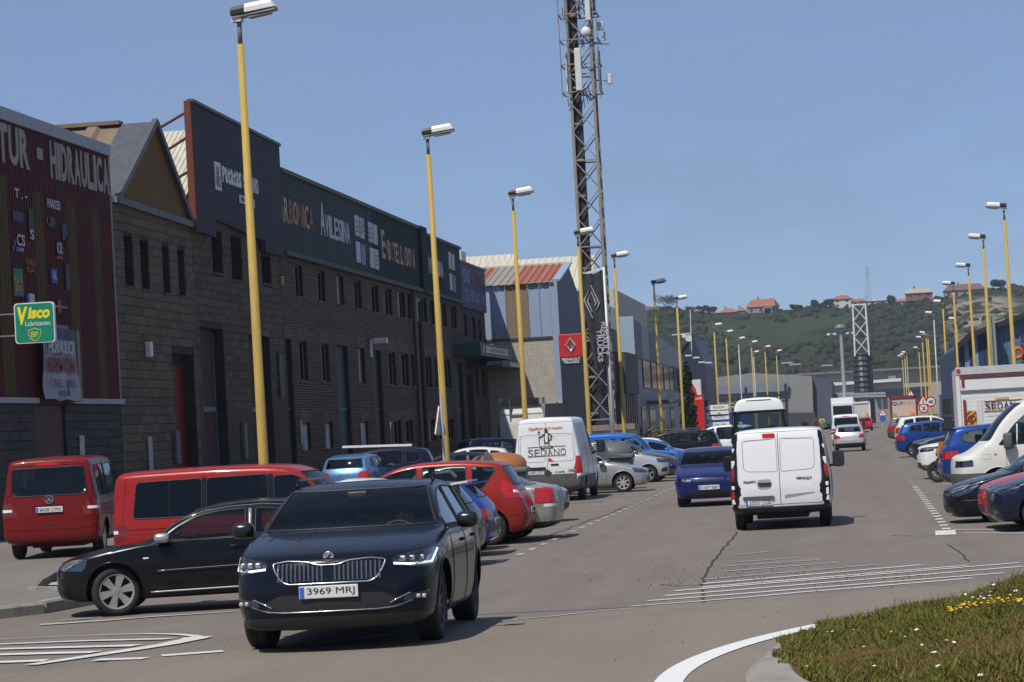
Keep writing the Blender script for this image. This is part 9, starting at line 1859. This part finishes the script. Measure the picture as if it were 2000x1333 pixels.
for i, (py, tx) in enumerate(((796, 'POLIGONO'), (808, 'A'), (815, 'CENTRO'), (830, 'TALLER'))):
 z = at_x(1402, py, 206).z; o = empty('arrow_board', (206, y, z), 0, ('topmost', 'second', 'third', 'lowest')[i]+' white arrow board on the lamp post right of the navy gable', 'direction sign', 'white arrow boards on the lamp post'); MB().prism([(-.85, -.2), (.65, -.2), (.98, 0), (.65, .2), (-.85, .2)], .05, lambda u, v, w_: (w_, u, v)).build('board', M_('white'), o); lettering(tx, frame((-.01, -.1, 0), (0, -1, 0), (0, 0, 1)), M_('ink'), o, fit=(.9 if len(tx) > 1 else .3, .16))
a = at_x(1428, 822, 214); o = empty('blue_hoarding', (214, a.y, 0), 0, 'blue hoarding with large white letters left of the minibus', 'sign'); part('board', plain('hoarding_blue', (.02, .05, .25), .5), o, ((0, -1.5, .3), (.1, 1.7, a.z+.7))); lettering('ISC', frame((-.02, .1, a.z-.5), (0, -1, 0), (0, 0, 1)), M_('white'), o, fit=(2.0, .8), bold=.03)
o = empty('mesh_barrier', (124, at_x(980, 860, 124).y, 0), 0, 'white wire mesh barrier left of the SEDANO van', 'barrier')
for i in range(3): m = MB(); m.tube([(0, -.9+.9*i, 0), (0, -.9+.9*i, 1.65)], .05, 6); m.build('post', M_white, o)
for i in range(15): m = MB(); m.tube([(0, -.9+.12*i, .15), (0, -.9+.12*i, 1.6)], .010, 4); m.build('wire', M_white, o)
for i in range(8): m = MB(); m.tube([(0, -.9, .15+.2*i), (0, .9, .15+.2*i)], .012, 4); m.build('wire', M_white, o)
g = on_ground(1812, 944); mo = empty('motorcycle', (g.x, g.y-1.0, 0), R(78), 'black and orange motorcycle nose to the road left of the blue crossover', 'motorcycle')
for x in (.70, -.70): tm, rm, dm = wheel_meshes(.31, .13, 'multi'); w_ = link('wheel', tm, M_('rubber'), mo, True); w_.location = (x, 0, .31); link('rim', rm, M_('steel'), w_)
m = MB(); m.rbox((-.35, -.16, .35), (.35, .16, .70), .06); m.build('engine', M_('grey'), mo, True); m = MB(); m.add([(.75, 0, .75), (.45, .24, .62), (.45, -.24, .62), (.40, .20, 1.12), (.40, -.20, 1.12), (.62, 0, 1.16)], [(0, 1, 3, 5), (0, 5, 4, 2), (1, 2, 4, 3), (3, 4, 5), (0, 2, 1)]); m.build('fairing', plain('orange_fairing', (.42, .12, .015), .3, var=.15), mo)
m = MB(); m.rbox((-.2, -.17, .78), (.35, .17, 1.02), .07); m.build('tank', plain('orange_fairing', (.42, .12, .015), .3, var=.15), mo, True); m = MB(); m.rbox((-.85, -.14, .78), (-.15, .14, .90), .05); m.build('saddle', M_('black'), mo, True); m = MB(); m.tube([(.35, -.40, 1.08), (.42, -.15, 1.05), (.42, .15, 1.05), (.35, .40, 1.08)], .018, 6); m.build('handlebar', M_('black'), mo)
for s_ in (.1, -.1): m = MB(); m.tube([(.70, s_, .31), (.45, s_, 1.05)], .028, 6); m.build('fork', M_('chrome'), mo); m = MB(); m.rbox((.33, s_*4-.06, 1.15), (.37, s_*4+.06, 1.25), .02); m.build('mirror', M_('black'), mo)
m = MB(); m.rbox((.70, -.08, .80), (.78, .08, .95), .03); m.build('headlight', M_('clear'), mo)
def cyclist(px, py, top, label):
 g = on_ground(px, py); o = empty('person', (g.x, g.y, 0), R(180), label, 'person', 'cyclists at the far end of the road'); m = plain(top[0], top[1], .8)
 J = [(-.12, 0, .98), (.05, 0, 1.25), (.18, 0, 1.47), (.24, 0, 1.55), (.20, .2, 1.42), (.38, .24, 1.2), (.52, .2, 1.06), (.20, -.2, 1.42), (.38, -.24, 1.2), (.52, -.2, 1.06), (.12, .1, .82), (.02, .1, .45), (.05, .1, .32), (.22, -.1, .95), (.16, -.1, .62), (.12, -.1, .5)]
 skin('body', J, [(0, 1), (1, 2), (2, 3), (2, 4), (4, 5), (5, 6), (2, 7), (7, 8), (8, 9), (0, 10), (10, 11), (11, 12), (0, 13), (13, 14), (14, 15)], [.16, .17, .13, .06, .08, .055, .04, .08, .055, .04, .10, .07, .05, .10, .07, .05], m, o); skin('head', [(.26, 0, 1.58), (.29, 0, 1.66), (.28, 0, 1.75)], [(0, 1), (1, 2)], [.06, .10, .09], M_skin, o); q = MB(); q.lathe([(.001, 1.88), (.09, 1.85), (.13, 1.77), (.12, 1.74)], 12, 'z', (.28, 0, 0)); q.build('helmet', M_('black'), o, True)
 b_ = empty('bicycle', (g.x, g.y, 0), R(180), 'bicycle ridden by the '+label.split(' in ')[0]+' in '+label.split(' in ')[1].split(' riding')[0], 'bicycle')
 for x in (.52, -.52): q = MB(); q.tube([(x+.33*math.cos(k*.5236), 0, .34+.33*math.sin(k*.5236)) for k in range(12)], .02, 5, True); q.build('wheel', M_('rubber'), b_)
 for p_, q_ in (((-.52, 0, .34), (-.15, 0, .9)), ((-.15, 0, .9), (.42, 0, .95)), ((.42, 0, .95), (.52, 0, .34)), ((-.05, 0, .34), (.40, 0, .9)), ((-.15, 0, .9), (-.05, 0, .34)), ((-.52, 0, .34), (-.05, 0, .34))): q = MB(); q.tube([p_, q_], .022, 5); q.build('frame_tube', M_('black'), b_)
 q = MB(); q.tube([(.5, -.22, 1.02), (.42, 0, .98), (.5, .22, 1.02)], .018, 5); q.build('handlebar', M_('black'), b_); q = MB(); q.rbox((-.27, -.06, .90), (-.03, .06, .95), .02); q.build('saddle', M_('black'), b_)
cyclist(1596, 847, ('maroon_top', (.16, .05, .07)), 'cyclist in a dark red top riding towards the camera'); cyclist(1607, 846, ('lime_vest', (.42, .52, .08)), 'cyclist in a lime yellow vest riding towards the camera')
m = MB(); m.box((-30, -700, -6), (1500, 700, 90)); hzb = m.build('haze', None); t = bpy.data.materials.new('haze_air'); t.use_nodes = True; nt = t.node_tree; nt.nodes.clear(); out = nt.nodes.new('ShaderNodeOutputMaterial'); pv = nt.nodes.new('ShaderNodeVolumePrincipled'); pv.inputs['Color'].default_value = (.72, .82, 1, 1); pv.inputs['Density'].default_value = HAZE; pv.inputs['Anisotropy'].default_value = .2; nt.links.new(pv.outputs[0], out.inputs['Volume']); hzb.data.materials.append(t); tag(hzb, kind='stuff', label='thin bluish air between the camera and the hill')
